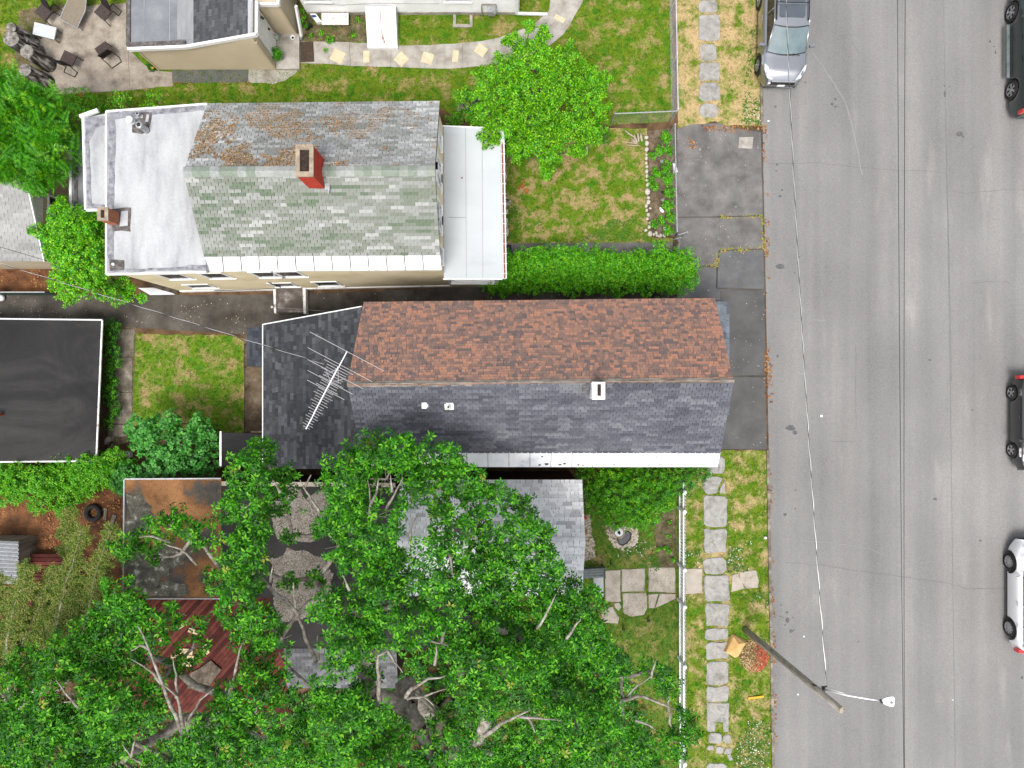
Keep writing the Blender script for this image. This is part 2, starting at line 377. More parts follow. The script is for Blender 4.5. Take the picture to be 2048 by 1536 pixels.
stains = [(1561, 533, 11, 6), (1919, 268, 8, 6), (1926, 273, 4, 3), (1664, 208, 4, 3), (1671, 198, 3, 3), (1672, 213, 5, 2), (1890, 188, 3, 8), (1889, 172, 2, 2), (1899, 173, 2, 2), (1575, 1240, 5, 6), (1582, 1262, 5, 4), (1574, 1225, 3, 3), (1562, 1210, 2, 2), (1566, 1235, 2, 2), (1570, 1250, 2, 2), (1588, 1260, 2, 2), (1561, 1233, 2, 2), (1585, 1235, 2, 2), (1581, 856, 12, 7), (1590, 865, 6, 5), (1570, 1029, 4, 4), (1591, 1017, 2, 2), (1591, 980, 2, 2), (1870, 998, 5, 3), (1961, 1081, 3, 3), (1560, 392, 4, 3), (1555, 712, 3, 3), (1589, 546, 2, 2), (1595, 526, 2, 2), (1599, 514, 2, 2), (1554, 329, 3, 3), (1552, 342, 2, 2), (1564, 380, 3, 2), (1551, 213, 3, 3), (1860, 720, 4, 2), (1980, 83, 3, 3), (1988, 93, 2, 2), (1991, 105, 2, 4), (1945, 820, 2, 2), (1544, 1290, 2, 2), (1717, 1283, 2, 2), (2044, 1355, 3, 4), (1611, 165, 2, 2)]
for i, (u, v, rx, ry) in enumerate(stains): decal(road, 'oil_stain', blob(u, v, rx * .85, ry * .85, dz, seed=i), M['oil'], dz)
for i, (u, v, rx, ry) in enumerate([(1537, 242, 4, 3), (1596, 1389, 3, 3), (1643, 832, 5, 4), (1608, 1273, 2, 3), (1906, 1400, 2, 2)]):
    decal(road, 'gum_spot', blob(u, v, rx * .55, ry * .55, dz, seed=i + 70), M['white'], dz)
def strip(pts, w, z, m, name, parent, jit=.02):
    P = []
    for i in range(len(pts) - 1):
        a, b = W(*pts[i], z), W(*pts[i + 1], z); k = max(1, int((b - a).length / .25))
        P += [a.lerp(b, j / k) for j in range(k)]
    P.append(W(*pts[-1], z)); b_ = MB(); L = []; R = []
    for i, p in enumerate(P):
        t = (P[min(i + 1, len(P) - 1)] - P[max(0, i - 1)]).normalized(); nrm = Vector((-t.y, t.x, 0)); q = p + nrm * jit * mnoise.noise(p * 2.1) * 2
        ww = w * (.5 + .7 * abs(mnoise.noise(p * 3.3))); L.append(q + nrm * ww / 2); R.append(q - nrm * ww / 2)
    b_.add([(p.x, p.y, z) for p in L + R], [(i, len(P) + i, len(P) + i + 1, i + 1) for i in range(len(P) - 1)])
    return b_.build(name, m, parent)
z2 = dz + .003
for pts in ([(1536, 704 // 2 + -25), (1640, 326), (1720, 335), (1800, 341), (1870, 343), (1893, 346)], [(1893, 340), (1895, 384), (1897, 450), (1899, 560), (1901, 620), (1903, 760)], [(1897, 380), (1930, 387), (2020, 378), (2048, 380)], [(1655, 882), (1680, 883), (1713, 883)], [(1711, 690), (1712, 760), (1712, 860)], [(1570, 1125), (1640, 1130), (1720, 1142), (1810, 1154), (1890, 1166), (1937, 1178), (1985, 1177), (2012, 1176)], [(1940, 566), (1975, 563), (2020, 565)]):
    strip(pts, .018, z2, M['crack'], 'crack', road)
strip([(1675, 61), (1698, 66), (1704, 82), (1712, 98), (1722, 108), (1736, 118)], .05, z2, M['scuff'], 'tyre_scuff', road)
for pts, w_ in (([(1625, 105), (1645, 132), (1668, 165), (1690, 205), (1705, 250), (1716, 300), (1724, 350)], .07), ([(1552, 1077), (1600, 1081), (1660, 1085), (1740, 1098), (1790, 1120)], .035), ([(1594, 745), (1603, 748), (1612, 744)], .12), ([(1625, 640), (1652, 640)], .07)):
    strip(pts, w_, z2 + .003, M['chalky'], 'scrape', road, .03)
# long paving joint down the middle of the road
strip([(1886, -60), (1893, 300), (1900, 700), (1905, 1100), (1912, 1600)], .018, z2 + .006, M['scuff'], 'paving_joint', road, .004)

# kerb stones beside the verges
def sgroup(name, loc=(0, 0, 0)):
    o = bpy.data.objects.new(name, None); COL.objects.link(o); o.location = loc; OFF[o.name] = Vector(loc); return struct(o)
kerb = sgroup('kerb', (10.6, 0, 0))
def kerbrun(v0, v1, seed):
    r = random.Random(seed); v = v0
    while v < v1:
        L = r.uniform(55, 80); vv = min(v + L, v1)
        a, b = W(1519 + (v / 1536) * 27, v), W(1519 + (vv / 1536) * 27, vv)
        q = MB(); d = (a - b).normalized() * .012; q.bar(a - d + Vector((0, 0, .03)), b + d + Vector((0, 0, .03)), .11, .09 + r.uniform(-.01, .01)); q.build('kerb_stone', M['concrete_grimy'], kerb); v = vv
kerbrun(-40, 250, 1); kerbrun(900, 1660, 2)

def sheet(name, poly, z, m, wob=0, seed=0):
    p = P2(poly)
    if wob: p = wobble(p, .12, wob, seed)
    b = MB(); b.sheet(p, z); return struct(b.build(name, m))
lawnmats = {}
def lawn(name, poly, z, th, seed, g1=GREEN, g2=GREEN2, tan=TAN, dens=170, sc_=1.1, soft=.08, h=.06, holes=()):
    ms = grassmat('lawn_%d' % seed, g1, g2, tan, th, soft, sc_); mb_ = grassmat('grass_%d' % seed, g1, g2, tan, th, soft, sc_, True)
    p = wobble(P2(poly), .12, .06, seed); b = MB(); b.sheet(p, z); struct(b.build(name, ms))
    pts = scatter_pts(p, dens)
    for hole in holes:
        hp = P2(hole); pts = pts[~inpoly(pts, hp)]
    n = len(pts)
    TV = []; TF = []
    for k in range(4):
        a = k * 1.57 + .3; o = len(TV); dx, dy = math.cos(a), math.sin(a)
        TV += [(dx * .008 - dy * .009, dy * .008 + dx * .009, 0), (dx * .008 + dy * .009, dy * .008 - dx * .009, 0), (dx * (.045 + .02 * (k % 2)), dy * (.045 + .02 * (k % 2)), .055 - .015 * (k % 3))]
        TF.append((o, o + 1, o + 2))
    ang = NR.random(n) * 6.28; c, s = np.cos(ang), np.sin(ang); R = np.zeros((n, 3, 3)); R[:, 0, 0] = c; R[:, 0, 1] = -s; R[:, 1, 0] = s; R[:, 1, 1] = c; R[:, 2, 2] = 1
    pos = np.column_stack([pts, np.full(n, z)]); scl = (.6 + .8 * NR.random(n)) * h / .06
    o = scatter_mesh('grass', np.array(TV), np.array(TF), pos, R, scl, [mb_])
    return stuff(o)
PATH = [(600, 84), (655, 84), (735, 86), (800, 92), (870, 90), (955, 84), (1000, 76), (1070, 48), (1098, 22), (1106, -40), (1180, -40), (1166, 4), (1146, 38), (1128, 68), (1095, 95), (1050, 116), (985, 131), (900, 138), (800, 135), (700, 132), (650, 128), (600, 126)]
PATIO = [(104, 30), (130, 14), (180, 12), (253, 6), (262, 104), (300, 140), (345, 146), (346, 172), (262, 180), (190, 185), (118, 190), (96, 160), (62, 90)]
lawn('lawn', [(-60, -80), (1344, -80), (1346, 243), (1218, 250), (960, 262), (880, 215), (400, 215), (160, 232), (-60, 232)], .004, .415, 1, sc_=1.3, holes=(PATH, PATIO), dens=240)
lawn('verge', [(1352, -80), (1521, -80), (1526, 252), (1445, 250), (1430, 244), (1356, 256)], .008, .53, 2, tan=(.41, .305, .155), sc_=1.6)
lawn('front_lawn', [(1010, 258), (1294, 256), (1296, 474), (1345, 476), (1345, 486), (1012, 490)], .012, .465, 3, sc_=1.5, soft=.06)
lawn('back_lawn', [(268, 668), (470, 671), (488, 684), (489, 872), (430, 880), (262, 872)], .008, .44, 4, g1=(.05, .16, .008), g2=(.11, .19, .01), sc_=1.4)
lawn('verge', [(1448, 900), (1533, 902), (1541, 1300), (1548, 1660), (1362, 1660), (1360, 985), (1400, 930)], .004, .45, 5, sc_=1.3, tan=(.41, .305, .155))
lawn('garden_lawn', [(1165, 965), (1362, 965), (1364, 1660), (900, 1660), (900, 1500), (1165, 1240)], .008, .40, 6, g1=(.045, .13, .012), g2=(.1, .15, .018), sc_=1.3)
lawn('side_lawn', [(-60, 232), (150, 226), (150, 330), (-60, 330)], .012, .42, 7)
M['soil'] = mat('w_soil', [(.06, .045, .03), (.12, .09, .06), (.2, .155, .105)], 3, .95, .1, .7, 40, grain=.35, gscale=40)
sheet('soil', [(1312, 1010), (1352, 1015), (1352, 1136), (1318, 1140), (1308, 1060)], .014, M['soil'], .05, 3)
sheet('soil', [(595, 30), (735, 30), (738, 84), (600, 84)], .012, M['soil'], .04, 5)
sheet('garden_bed', [(1296, 262), (1347, 256), (1348, 474), (1298, 472)], .016, M['soil'], .03, 6)
M['red_soil'] = mat('w_red_soil', [(.06, .032, .02), (.13, .06, .03), (.22, .1, .045)], 1.6, .95, .1, .7, 40, grain=.4, gscale=40)
sheet('soil', [(-60, 533), (205, 533), (205, 584), (-60, 584)], .004, M['red_soil'], .04, 8)
sheet('soil', [(-60, 930), (260, 930), (260, 1230), (-60, 1300)], .004, M['red_soil'], .05, 9)
sheet('driveway', [(-80, 583), (240, 590), (480, 590), (700, 585), (1000, 570), (1346, 572), (1352, 640), (520, 700), (480, 668), (250, 655), (240, 648), (-80, 644)], .006, M['asphalt_dark'], .03, 10)
M['gravel_dirt'] = mat('w_gravel_dirt', [(.085, .062, .04), (.14, .105, .07), (.2, .16, .115)], 2.2, .95, .1, .6, 50, grain=.3, gscale=45)
sheet('side_yard', [(488, 660), (535, 660), (535, 880), (488, 880)], .008, M['gravel_dirt'], .02, 11)
sheet('front_walk', [(1005, 487), (1345, 484), (1347, 507), (1005, 512)], .016, M['asphalt_old'], .015, 12)
b = MB(); b.prism(P2([(1005, 490), (1023, 490), (1023, 512), (1005, 512)]), 0, .03); struct(b.build('doorstep', M['dark_flat']))
# asphalt pavement in four bays
b = MB(); b.sheet(wobble(P2([(1350, 258), (1380, 248), (1440, 246), (1470, 256), (1525, 262), (1530, 560), (1533, 900), (1440, 900), (1440, 640), (1350, 640)]), .15, .03, 4), .004); pave = struct(b.build('pavement', M['asphalt_dark']))
def bay(poly, m, z, seed): q = MB(); q.prism(wobble(P2(poly), .18, .025, seed), z - .02, z); return q.build('asphalt_bay', m, pave)
bay([(1354, 258), (1380, 249), (1440, 247), (1470, 258), (1521, 264), (1525, 431), (1354, 434)], M['asphalt_old'], .026, 1)
bay([(1354, 436), (1525, 433), (1526, 497), (1437, 500), (1433, 531), (1392, 530), (1354, 500)], M['asphalt_old'], .024, 2)
bay([(1439, 503), (1526, 500), (1527, 578), (1434, 576), (1436, 530)], M['asphalt_patch'], .028, 3)
bay([(1352, 533), (1432, 535), (1432, 577), (1460, 580), (1460, 600), (1352, 600)], M['asphalt_patch'], .021, 4)
bay([(1440, 582), (1529, 580), (1530, 751), (1440, 751)], M['asphalt_new'], .026, 5)
bay([(1440, 754), (1530, 754), (1533, 898), (1440, 898)], M['asphalt_new'], .03, 6)
bay([(1478, 276), (1506, 274), (1504, 297), (1477, 297)], M['concrete_pale'], .034, 7)
sheet('bare_soil', [(40, 20), (135, 8), (130, 60), (112, 190), (60, 190), (30, 120)], .014, M['gravel_dirt'], .12, 33)
# north path, patio and step
b = MB(); b.prism(wobble(P2(PATH), .2, .03, 7), -.02, .03); npath = struct(b.build('path', M['concrete_pale']))
def poly_slab(parent, name, poly, z0, z1, m, rough=.012, seed=0, step=.13, bevel=.02):
    p = wobble(P2(poly), step, rough, seed); c = (sum(a[0] for a in p) / len(p), sum(a[1] for a in p) / len(p))
    L = max(abs(a[0] - c[0]) + abs(a[1] - c[1]) for a in p); q = [(c[0] + (a[0] - c[0]) * (1 - bevel / L * 2), c[1] + (a[1] - c[1]) * (1 - bevel / L * 2)) for a in p]
    n = len(p); area = sum(p[i][0] * p[(i + 1) % n][1] - p[(i + 1) % n][0] * p[i][1] for i in range(n))
    if area < 0: p, q = p[::-1], q[::-1]
    zt = lambda a: z1 + .006 * mnoise.noise(Vector((a[0] * 3, a[1] * 3, seed)))
    b = MB(); b.add([(a[0], a[1], z0) for a in p] + [(a[0], a[1], z1 - bevel) for a in p] + [(a[0], a[1], zt(a)) for a in q],
          [(i, (i + 1) % n, n + (i + 1) % n, n + i) for i in range(n)] + [(n + i, n + (i + 1) % n, 2 * n + (i + 1) % n, 2 * n + i) for i in range(n)] + [tuple(2 * n + i for i in range(n))])
    return b.build(name, m, parent)
for k, (u, v, a, b_, r) in enumerate([(676, 113, 25, 24, .45), (733, 114, 12, 24, 0), (803, 119, 22, 22, .75), (855, 117, 22, 22, .3), (911, 113, 12, 24, .1), (962, 101, 22, 20, .6), (1119, 38, 22, 10, .5)]):
    co, si = math.cos(r), math.sin(r)
    poly_slab(npath, 'paving_slab', [(u + x * a / 2 * co - y * b_ / 2 * si, v + x * a / 2 * si + y * b_ / 2 * co) for x, y in ((-1, -1), (1, -1), (1, 1), (-1, 1))], .02, .042, M['paver_yellow'], .01, k, bevel=.006)
for pts in ([(782, 90), (782, 136)], [(850, 93), (850, 138)], [(925, 88), (925, 136)], [(700, 86), (700, 132)], [(1060, 58), (1092, 98)]): strip(pts, .02, .034, M['crack'], 'joint', npath)
b = MB(); b.prism(wobble(P2(PATIO), .2, .05, 8), -.02, .02); patio = struct(b.build('patio', M['concrete']))
strip([(256, 100), (258, 140), (259, 172)], .03, .024, M['crack'], 'joint', patio, .01); strip([(175, 168), (200, 145), (205, 140)], .015, .024, M['crack'], 'crack', patio)
sheet('side_path', [(344, 141), (497, 138), (497, 165), (346, 166)], .016, M['asphalt_patch'], .02, 14)
b = MB(); b.prism(wobble(P2([(497, 136), (600, 134), (590, 148), (570, 160), (545, 168), (498, 165)]), .15, .05, 9), -.02, .02); struct(b.build('broken_slab', M['concrete_pale']))
# path slabs behind the lawn
bp_ = MB(); bp_.sheet(P2([(212, 650), (272, 655), (264, 880), (212, 900)]), .01); backpath = struct(bp_.build('back_path', M['soil']))
for k, poly in enumerate([[(232, 657), (270, 657), (269, 713), (232, 714)], [(233, 716), (266, 715), (265, 784), (230, 784)], [(222, 786), (264, 785), (264, 846), (216, 848)], [(216, 850), (264, 849), (262, 872), (216, 874)]]):
    poly_slab(backpath, 'paving_slab', poly, .0, .04, M['concrete_grimy'], .03, k + 20)
# flagstone pavement
flags = sgroup('flagstone_path', (8.6, 0, 0))
def flag(poly, m=None, seed=0, rough=.075): return poly_slab(flags, 'flagstone', poly, -.01, .035 + .008 * (seed % 3), m or M['slate'], rough, seed * 3.1, .08)
def oct_(x0, x1, y0, y1, c=5): return [(x0 + c, y0), (x1 - c, y0), (x1, y0 + c), (x1, y1 - c), (x1 - c, y1), (x0 + c, y1), (x0, y1 - c), (x0, y0 + c)]
for k, (x0, x1, y0, y1, c) in enumerate([(1397, 1434, -60, -28, 4), (1397, 1434, 1, 25, 5), (1397, 1440, 30, 82, 6), (1399, 1434, 87, 121, 5), (1397, 1440, 125, 162, 5), (1398, 1440, 166, 203, 7), (1397, 1437, 208, 236, 9), (1412, 1449, 912, 947, 7), (1407, 1454, 992, 1053, 5), (1408, 1453, 1057, 1105, 4), (1407, 1452, 1115, 1148, 7), (1408, 1459, 1150, 1202, 4), (1411, 1457, 1206, 1252, 3), (1411, 1456, 1256, 1280, 3), (1411, 1456, 1284, 1318, 4), (1414, 1456, 1323, 1369, 5), (1413, 1456, 1372, 1402, 4), (1416, 1443, 1467, 1487, 4), (1446, 1461, 1467, 1485, 4), (1415, 1428, 1489, 1499, 3), (1432, 1446, 1492, 1507, 3), (1448, 1464, 1494, 1507, 3), (1414, 1452, 1527, 1550, 5), (1414, 1456, 1555, 1600, 5)]):
    flag(oct_(x0, x1, y0, y1, c), None, k)
flag([(1408, 955), (1436, 952), (1446, 956), (1438, 974), (1432, 986), (1415, 987), (1405, 975)], None, 40); flag([(1449, 960), (1450, 986), (1440, 985), (1442, 972)], None, 41)
flag([(1414, 1405), (1458, 1405), (1457, 1463), (1447, 1463), (1446, 1444), (1432, 1443), (1429, 1463), (1414, 1463)], None, 42, .02); flag([(1454, 1509), (1463, 1508), (1466, 1519), (1458, 1521)], None, 43)
for k, poly in enumerate([[(1365, 1138), (1404, 1136), (1404, 1186), (1365, 1188)], [(1297, 1134), (1350, 1135), (1351, 1185), (1297, 1183)], [(1243, 1138), (1290, 1136), (1289, 1182), (1243, 1183)], [(1209, 1141), (1240, 1139), (1241, 1203), (1211, 1203)], [(1244, 1186), (1293, 1185), (1294, 1215), (1288, 1229), (1262, 1233), (1247, 1226)], [(1297, 1188), (1316, 1187), (1309, 1216), (1298, 1216)], [(1319, 1187), (1350, 1187), (1350, 1197), (1325, 1209), (1310, 1216)], [(1202, 1226), (1208, 1215), (1225, 1213), (1238, 1235), (1236, 1246), (1206, 1246)], [(1228, 1206), (1238, 1205), (1243, 1214), (1238, 1222), (1230, 1214)], [(1464, 1150), (1476, 1146), (1479, 1156), (1489, 1176), (1462, 1184)], [(1479, 1143), (1512, 1140), (1518, 1160), (1516, 1175), (1492, 1177), (1480, 1158)]]):
    flag(poly, M['flag_warm'], k + 50, .02)
# ------------------------------------------------------------------ building helpers
class Roof:
    """collects the shingles of one house; the 300 that show largest become parts, the rest one part"""
    def __init__(s): s.c = []; s.meshes = {}
    def slope(s, roof, O, A, B, e, smax, LR, wf, tonef, tones, thick=.016, gap=.013, lap=.05):
        """O corner, A along the courses, B up the slope, LR(t)->(left,right) along A at distance t up the slope"""
        A = A.normalized(); B = (B - A * B.dot(A)).normalized(); N = A.cross(B)
        if N.z < 0: N = -N
        n = int(math.ceil(smax / e)); i = 0
        while i < n:
            t = i * e; tt = min(t + e / 2, smax); Lx, Rx = LR(tt); ee = min(e, smax - t)
            if ee < .03: break
            x = Lx; j = 0; first = True
            while x < Rx - .02:
                w = wf(i, j)
                if first: w = w * (.5 if i % 2 else 1.0); first = False
                w = min(w, Rx - x)
                if Rx - x - w < .05: w = Rx - x
                p = O + A * x + B * t; c = p + A * w / 2 + B * ee / 2
                d = Vector((0, 0, H)) - c; sc_ = w * ee * max(0, N.dot(d.normalized())) / d.length_squared
                k = F / (H - c.z); inv = abs(c.x * k) < 1020 and abs(c.y * k) < 764
                s.c.append((sc_ if inv and ee > e * .9 else -1, p, A, B, N, w, ee, tonef(i, j, c), roof, tones, thick, gap, lap)); x += w; j += 1
            i += 1
    @staticmethod
    def geo(w, e, th, gap, lap):
        a, b = gap / 2, w - gap / 2; e2 = e + lap
        vs = [(a, -.004, .004), (b, -.004, .004), (b, e2, -th * lap / e), (a, e2, -th * lap / e), (a, -.004, th + .004), (b, -.004, th + .004), (b, e2, .001 - th * lap / e), (a, e2, .001 - th * lap / e)]
        return vs, [(4, 5, 6, 7), (0, 1, 5, 4), (1, 2, 6, 5), (3, 0, 4, 7), (2, 3, 7, 6)]
    def finish(s, house, n=300, dec=lambda w: round(w, 2)):
        s.c.sort(key=lambda q: -q[0]); allm = []; rest = MB()
        for k, (sc_, p, A, B, N, w, e, tone, roof, tones, th, gap, lap) in enumerate(s.c):
            jit = rng.uniform(-.003, .005)
            if k < n and sc_ > 0:
                key = (id(tones), tone, round(e, 3))
                if key not in s.meshes:
                    me = bpy.data.meshes.new('shingle'); vs, fs = s.geo(1, e, th, .03, lap); me.from_pydata(vs, [], fs); me.materials.append(tones[tone]); me.update(); s.meshes[key] = me
                Mx = Matrix((A * w, B, N)).transposed().to_4x4(); Mx.translation = p + N * jit
                inst('shingle', s.meshes[key], Mx, roof)
            else:
                vs, fs = s.geo(w, e, th, gap, lap)
                if tones[tone] not in allm: allm.append(tones[tone])
                rest.add([p + A * v[0] + B * v[1] + N * (v[2] + jit) for v in vs], fs, allm.index(tones[tone]))
        if rest.v: stuff(rest.build('shingles', allm, house))
def shmat(name, c, var=.12): return mat(name, [tuple(x * (1 - var) for x in c), tuple(x * (1 + var) for x in c)], 7, .92, .15, .5, 110, grain=.3, gscale=80)
def clapboard(mb, p0, p1, z0, z1, e=.1, mi=0, top=None):
    """lapped boards on the wall from p0 to p1 (outside on the right hand walking p0 to p1); top(t) optionally gives the height of the wall top"""
    p0, p1 = Vector((p0[0], p0[1], 0)), Vector((p1[0], p1[1], 0)); t = (p1 - p0); n = Vector((t.y, -t.x, 0)).normalized(); z = z0
    zmax = z1 if top is None else max(top(0), top(1), top(.5))
    while z < zmax - .005:
        zt = min(z + e, zmax)
        a, b_ = 0.0, 1.0
        if top is not None:
            ts = [k / 60 for k in range(61) if top(k / 60) >= z + e * .5]
            if not ts: break
            a, b_ = ts[0], ts[-1]
        A, B = p0 + t * a, p0 + t * b_
        lo = n * .028; hi = n * .002
        mb.add([A + lo + Vector((0, 0, z)), B + lo + Vector((0, 0, z)), B + hi + Vector((0, 0, zt)), A + hi + Vector((0, 0, zt)), A + hi + Vector((0, 0, z)), B + hi + Vector((0, 0, z))], [(0, 1, 2, 3), (0, 4, 5, 1)], mi); z = zt
def window(parent, c, t, n, w, h, frame, sash='h', deep=.05, trim=.11, sill=True):
    """window at wall point c (centre), t along the wall, n outwards"""
    c, t, n = Vector(c), Vector(t).normalized(), Vector(n).normalized(); up = Vector((0, 0, 1)); f = MB()
    def bx(a0, a1, z0, z1, d0, d1, mb):
        vs = [c + t * a + up * z + n * d for d in (d0, d1) for z in (z0, z1) for a in (a0, a1)]
        mb.add(vs, [(0, 2, 3, 1), (4, 5, 7, 6), (0, 1, 5, 4), (2, 6, 7, 3), (0, 4, 6, 2), (1, 3, 7, 5)])
    W_, H_ = w / 2, h / 2
    bx(-W_ - trim, -W_, -H_, H_, 0, deep, f); bx(W_, W_ + trim, -H_, H_, 0, deep, f)
    bx(-W_ - trim, W_ + trim, H_, H_ + trim, 0, deep + .01, f); bx(-W_ - trim, W_ + trim, -H_ - trim * .6, -H_, 0, deep + .005, f)
    if sash == 'h': bx(-W_, W_, -.025, .025, 0, deep * .7, f)
    if sash == 'v': bx(-.025, .025, -H_, H_, 0, deep * .7, f)
    o = f.build('window', frame, parent)
    for (z0, z1, a0, a1) in ([(-H_, -.025, -W_, W_), (.025, H_, -W_, W_)] if sash == 'h' else [(-H_, H_, -W_, -.025), (-H_, H_, .025, W_)] if sash == 'v' else [(-H_, H_, -W_, W_)]):
        p = MB(); bx(a0 + .003, a1 - .003, z0 + .003, z1 - .003, .004, deep * .4, p); p.build('pane', M['glass'], o)
    if sill:
        s_ = MB(); bx(-W_ - trim - .04, W_ + trim + .04, -H_ - trim * .6 - .05, -H_ - trim * .6 - .003, 0, deep + .03, s_); s_.build('sill', frame, o)
    return o
def brick_stack(parent, x0, x1, y0, y1, z0, z1, bm, mm, capm, capt=.06, hole=None, ch=.075, bw=.21):
    """chimney of separate bricks: x0..x1, y0..y1, z0..z1"""
    core = MB(); core.bb(x0 + .012, x1 - .012, y0 + .012, y1 - .012, z0, z1); core.build('chimney_core', mm, parent)
    z = z0; r = 0
    while z < z1 - .02:
        h = min(ch, z1 - z) - .012
        for side in range(4):
            ax = side % 2 == 0; L = (x1 - x0) if ax else (y1 - y0); st = -bw / 2 if r % 2 else 0; a = st
            while a < L - .02:
                a0, a1 = max(a, 0), min(a + bw, L)
                if a1 - a0 > .03:
                    q = MB(); j = rng.uniform(-.003, .004); A0, A1 = a0 + .006, a1 - .006
                    if side == 0: q.bb(x0 + A0, x0 + A1, y0 - j, y0 + .03, z, z + h)
                    elif side == 2: q.bb(x0 + A0, x0 + A1, y1 - .03, y1 + j, z, z + h)
                    elif side == 1: q.bb(x1 - .03, x1 + j, y0 + A0, y0 + A1, z, z + h)
                    else: q.bb(x0 - j, x0 + .03, y0 + A0, y0 + A1, z, z + h)
                    q.build('brick', bm, parent)
                a += bw
        z += ch; r += 1
    cp = MB(); o = .02; hx0, hx1, hy0, hy1 = hole
    for (a, b_, c, d) in ((x0 - o, hx0, y0 - o, y1 + o), (hx1, x1 + o, y0 - o, y1 + o), (hx0, hx1, y0 - o, hy0), (hx0, hx1, hy1, y1 + o)): cp.bb(a, b_, c, d, z1, z1 + capt)
    cp.build('cap', capm, parent)
    fl = MB(); fl.bb(hx0 - .01, hx1 + .01, hy0 - .01, hy1 + .01, z1 + .001, z1 + .008); fl.build('flue', M['soot'], parent)

# ------------------------------------------------------------------ house in the middle: orange-brown and slate-grey slopes
hm = thing('house', 'house with one orange-brown and one dark slate shingle slope, in the centre', 'house', (1, 0, 0))
ZE, ZR = 5.0, 7.3
NWe, NEe = W(727, 605, ZE), W(1430, 597, ZE); RW, RE = W(694, 767, ZR), W(1467, 760, ZR)
SWe, SEe = Vector((RW.x + .02, W(0, 905, 5.35).y, 5.35)), W(1441, 906, 5.35)
b = MB(); wx0, wx1, wy0, wy1 = RW.x + .12, RE.x - .1, -2.7, 2.85
b.add([(wx0, wy0, 0), (wx1, wy0, 0), (wx1, wy1, 0), (wx0, wy1, 0), (wx0, wy0, 4.95), (wx1, wy0, 4.95), (wx1, wy1, 4.95), (wx0, wy1, 4.95), (wx0, .1, 7.1), (wx1, .1, 7.1)],
      [(0, 1, 5, 4), (2, 3, 7, 6), (1, 2, 6, 9, 5), (3, 0, 4, 8, 7)]); b.build('wall', M['brown_wall'], hm)
def deck(name, pts, m, parent, th=.1):
    n = (pts[1] - pts[0]).cross(pts[-1] - pts[0]).normalized(); n = n if n.z > 0 else -n; k = len(pts); q = MB()
    q.add([p - n * .045 for p in pts] + [p - n * th for p in pts], [tuple(range(k)), tuple(reversed(range(k, 2 * k)))] + [(i, k + i, k + (i + 1) % k, (i + 1) % k) for i in range(k)]); return q.build(name, m, parent)
M['felt'] = mat('roof_felt', [(.03, .03, .03), (.045, .045, .045)], 5, .95, .1)
M['felt_brown'] = mat('roof_felt_brown', [(.06, .035, .025), (.08, .045, .03)], 5, .95, .1)
roof_n = deck('north_roof', [NWe, NEe, RE, RW], M['felt_brown'], hm); roof_s = deck('south_roof', [SEe, SWe, RW, RE], M['felt'], hm)
brown = [shmat('sh_orange', (.36, .185, .125)), shmat('sh_rust', (.285, .165, .124)), shmat('sh_brown', (.21, .138, .115)), shmat('sh_umber', (.135, .108, .103)), shmat('sh_coffee', (.178, .122, .106))]
slate = [shmat('sh_slate_a', (.088, .091, .108)), shmat('sh_slate_b', (.108, .112, .13)), shmat('sh_slate_c', (.13, .133, .152)), shmat('sh_slate_d', (.155, .157, .173)), shmat('sh_slate_e', (.07, .073, .088))]
RM = Roof()
r2 = random.Random(3)
def tone_brown(i, j, c):
    return r2.choices([0, 1, 2, 3, 4], [.2, .28, .26, .1, .16])[0]
def run_tone(weights, freq, amp=1.0, seed=0, n=5, strip_=2):
    """tones drift softly over the slope, in short strips of equal tone as shingles are laid"""
    st = {}
    def f(i, j, c):
        k = (i, j // strip_)
        if k not in st:
            v = .5 + .9 * amp * mnoise.noise(Vector((c.x * freq[0] + seed, c.y * freq[1] + c.z * freq[1], seed * 1.7))) + r2.uniform(-.42, .42)
            st[k] = v
        v = st[k] + r2.uniform(-.06, .06); v = min(.999, max(0, v)); a = 0
        for q, w_ in enumerate(weights):
            a += w_
            if v <= a: return q
        return len(weights) - 1
    return f
A = (NWe - NEe).normalized(); Bv = (RE - NEe); Bn = (Bv - A * Bv.dot(A)); sm = Bn.length; shR = (RE - NEe).dot(A); LN = (NWe - NEe).length; shL = (RW - NEe).dot(A)
RM.slope(roof_n, NEe, A, Bv, .112, sm, lambda t: (shR * t / sm, LN + (shL - LN) * t / sm), lambda i, j: r2.choice([.1, .13, .16, .2, .25]), tone_brown, brown, .018)
A = (SEe - SWe).normalized(); Bv = (RW - SWe); sm2 = (Bv - A * Bv.dot(A)).length; LS = (SEe - SWe).length; l1 = (RW - SWe).dot(A); q1 = (RE - SWe).dot(A)
RM.slope(roof_s, SWe, A, Bv, .118, sm2, lambda t: (l1 * t / sm2, LS + (q1 - LS) * t / sm2), lambda i, j: .215, run_tone([.16, .27, .3, .16, .11], (.6, 1.5), .45, 4.2), [slate[4], slate[0], slate[1], slate[2], slate[3]], .016, .02)
M['ridge_old'] = mat('ridge_cap', [(.1, .085, .07), (.19, .17, .145), (.3, .27, .23)], 5, .8, .2, stretch=(.5, 2, 1))
for k in range(26):
    a, c = RW.lerp(RE, k / 26), RW.lerp(RE, (k + 1.05) / 26); q = MB(); j = rng.uniform(-.012, .012); up = Vector((0, 0, .03 + .004 * (k % 2))); d1, d2 = Vector((0, .075 + j, -.06)), Vector((0, -.11 + j, -.08))
    q.add([a + up, c + up, c + up + d1, a + up + d1, a + up + d2, c + up + d2], [(0, 1, 2, 3), (4, 5, 1, 0)]); q.build('ridge_cap', M['ridge_old'], hm)
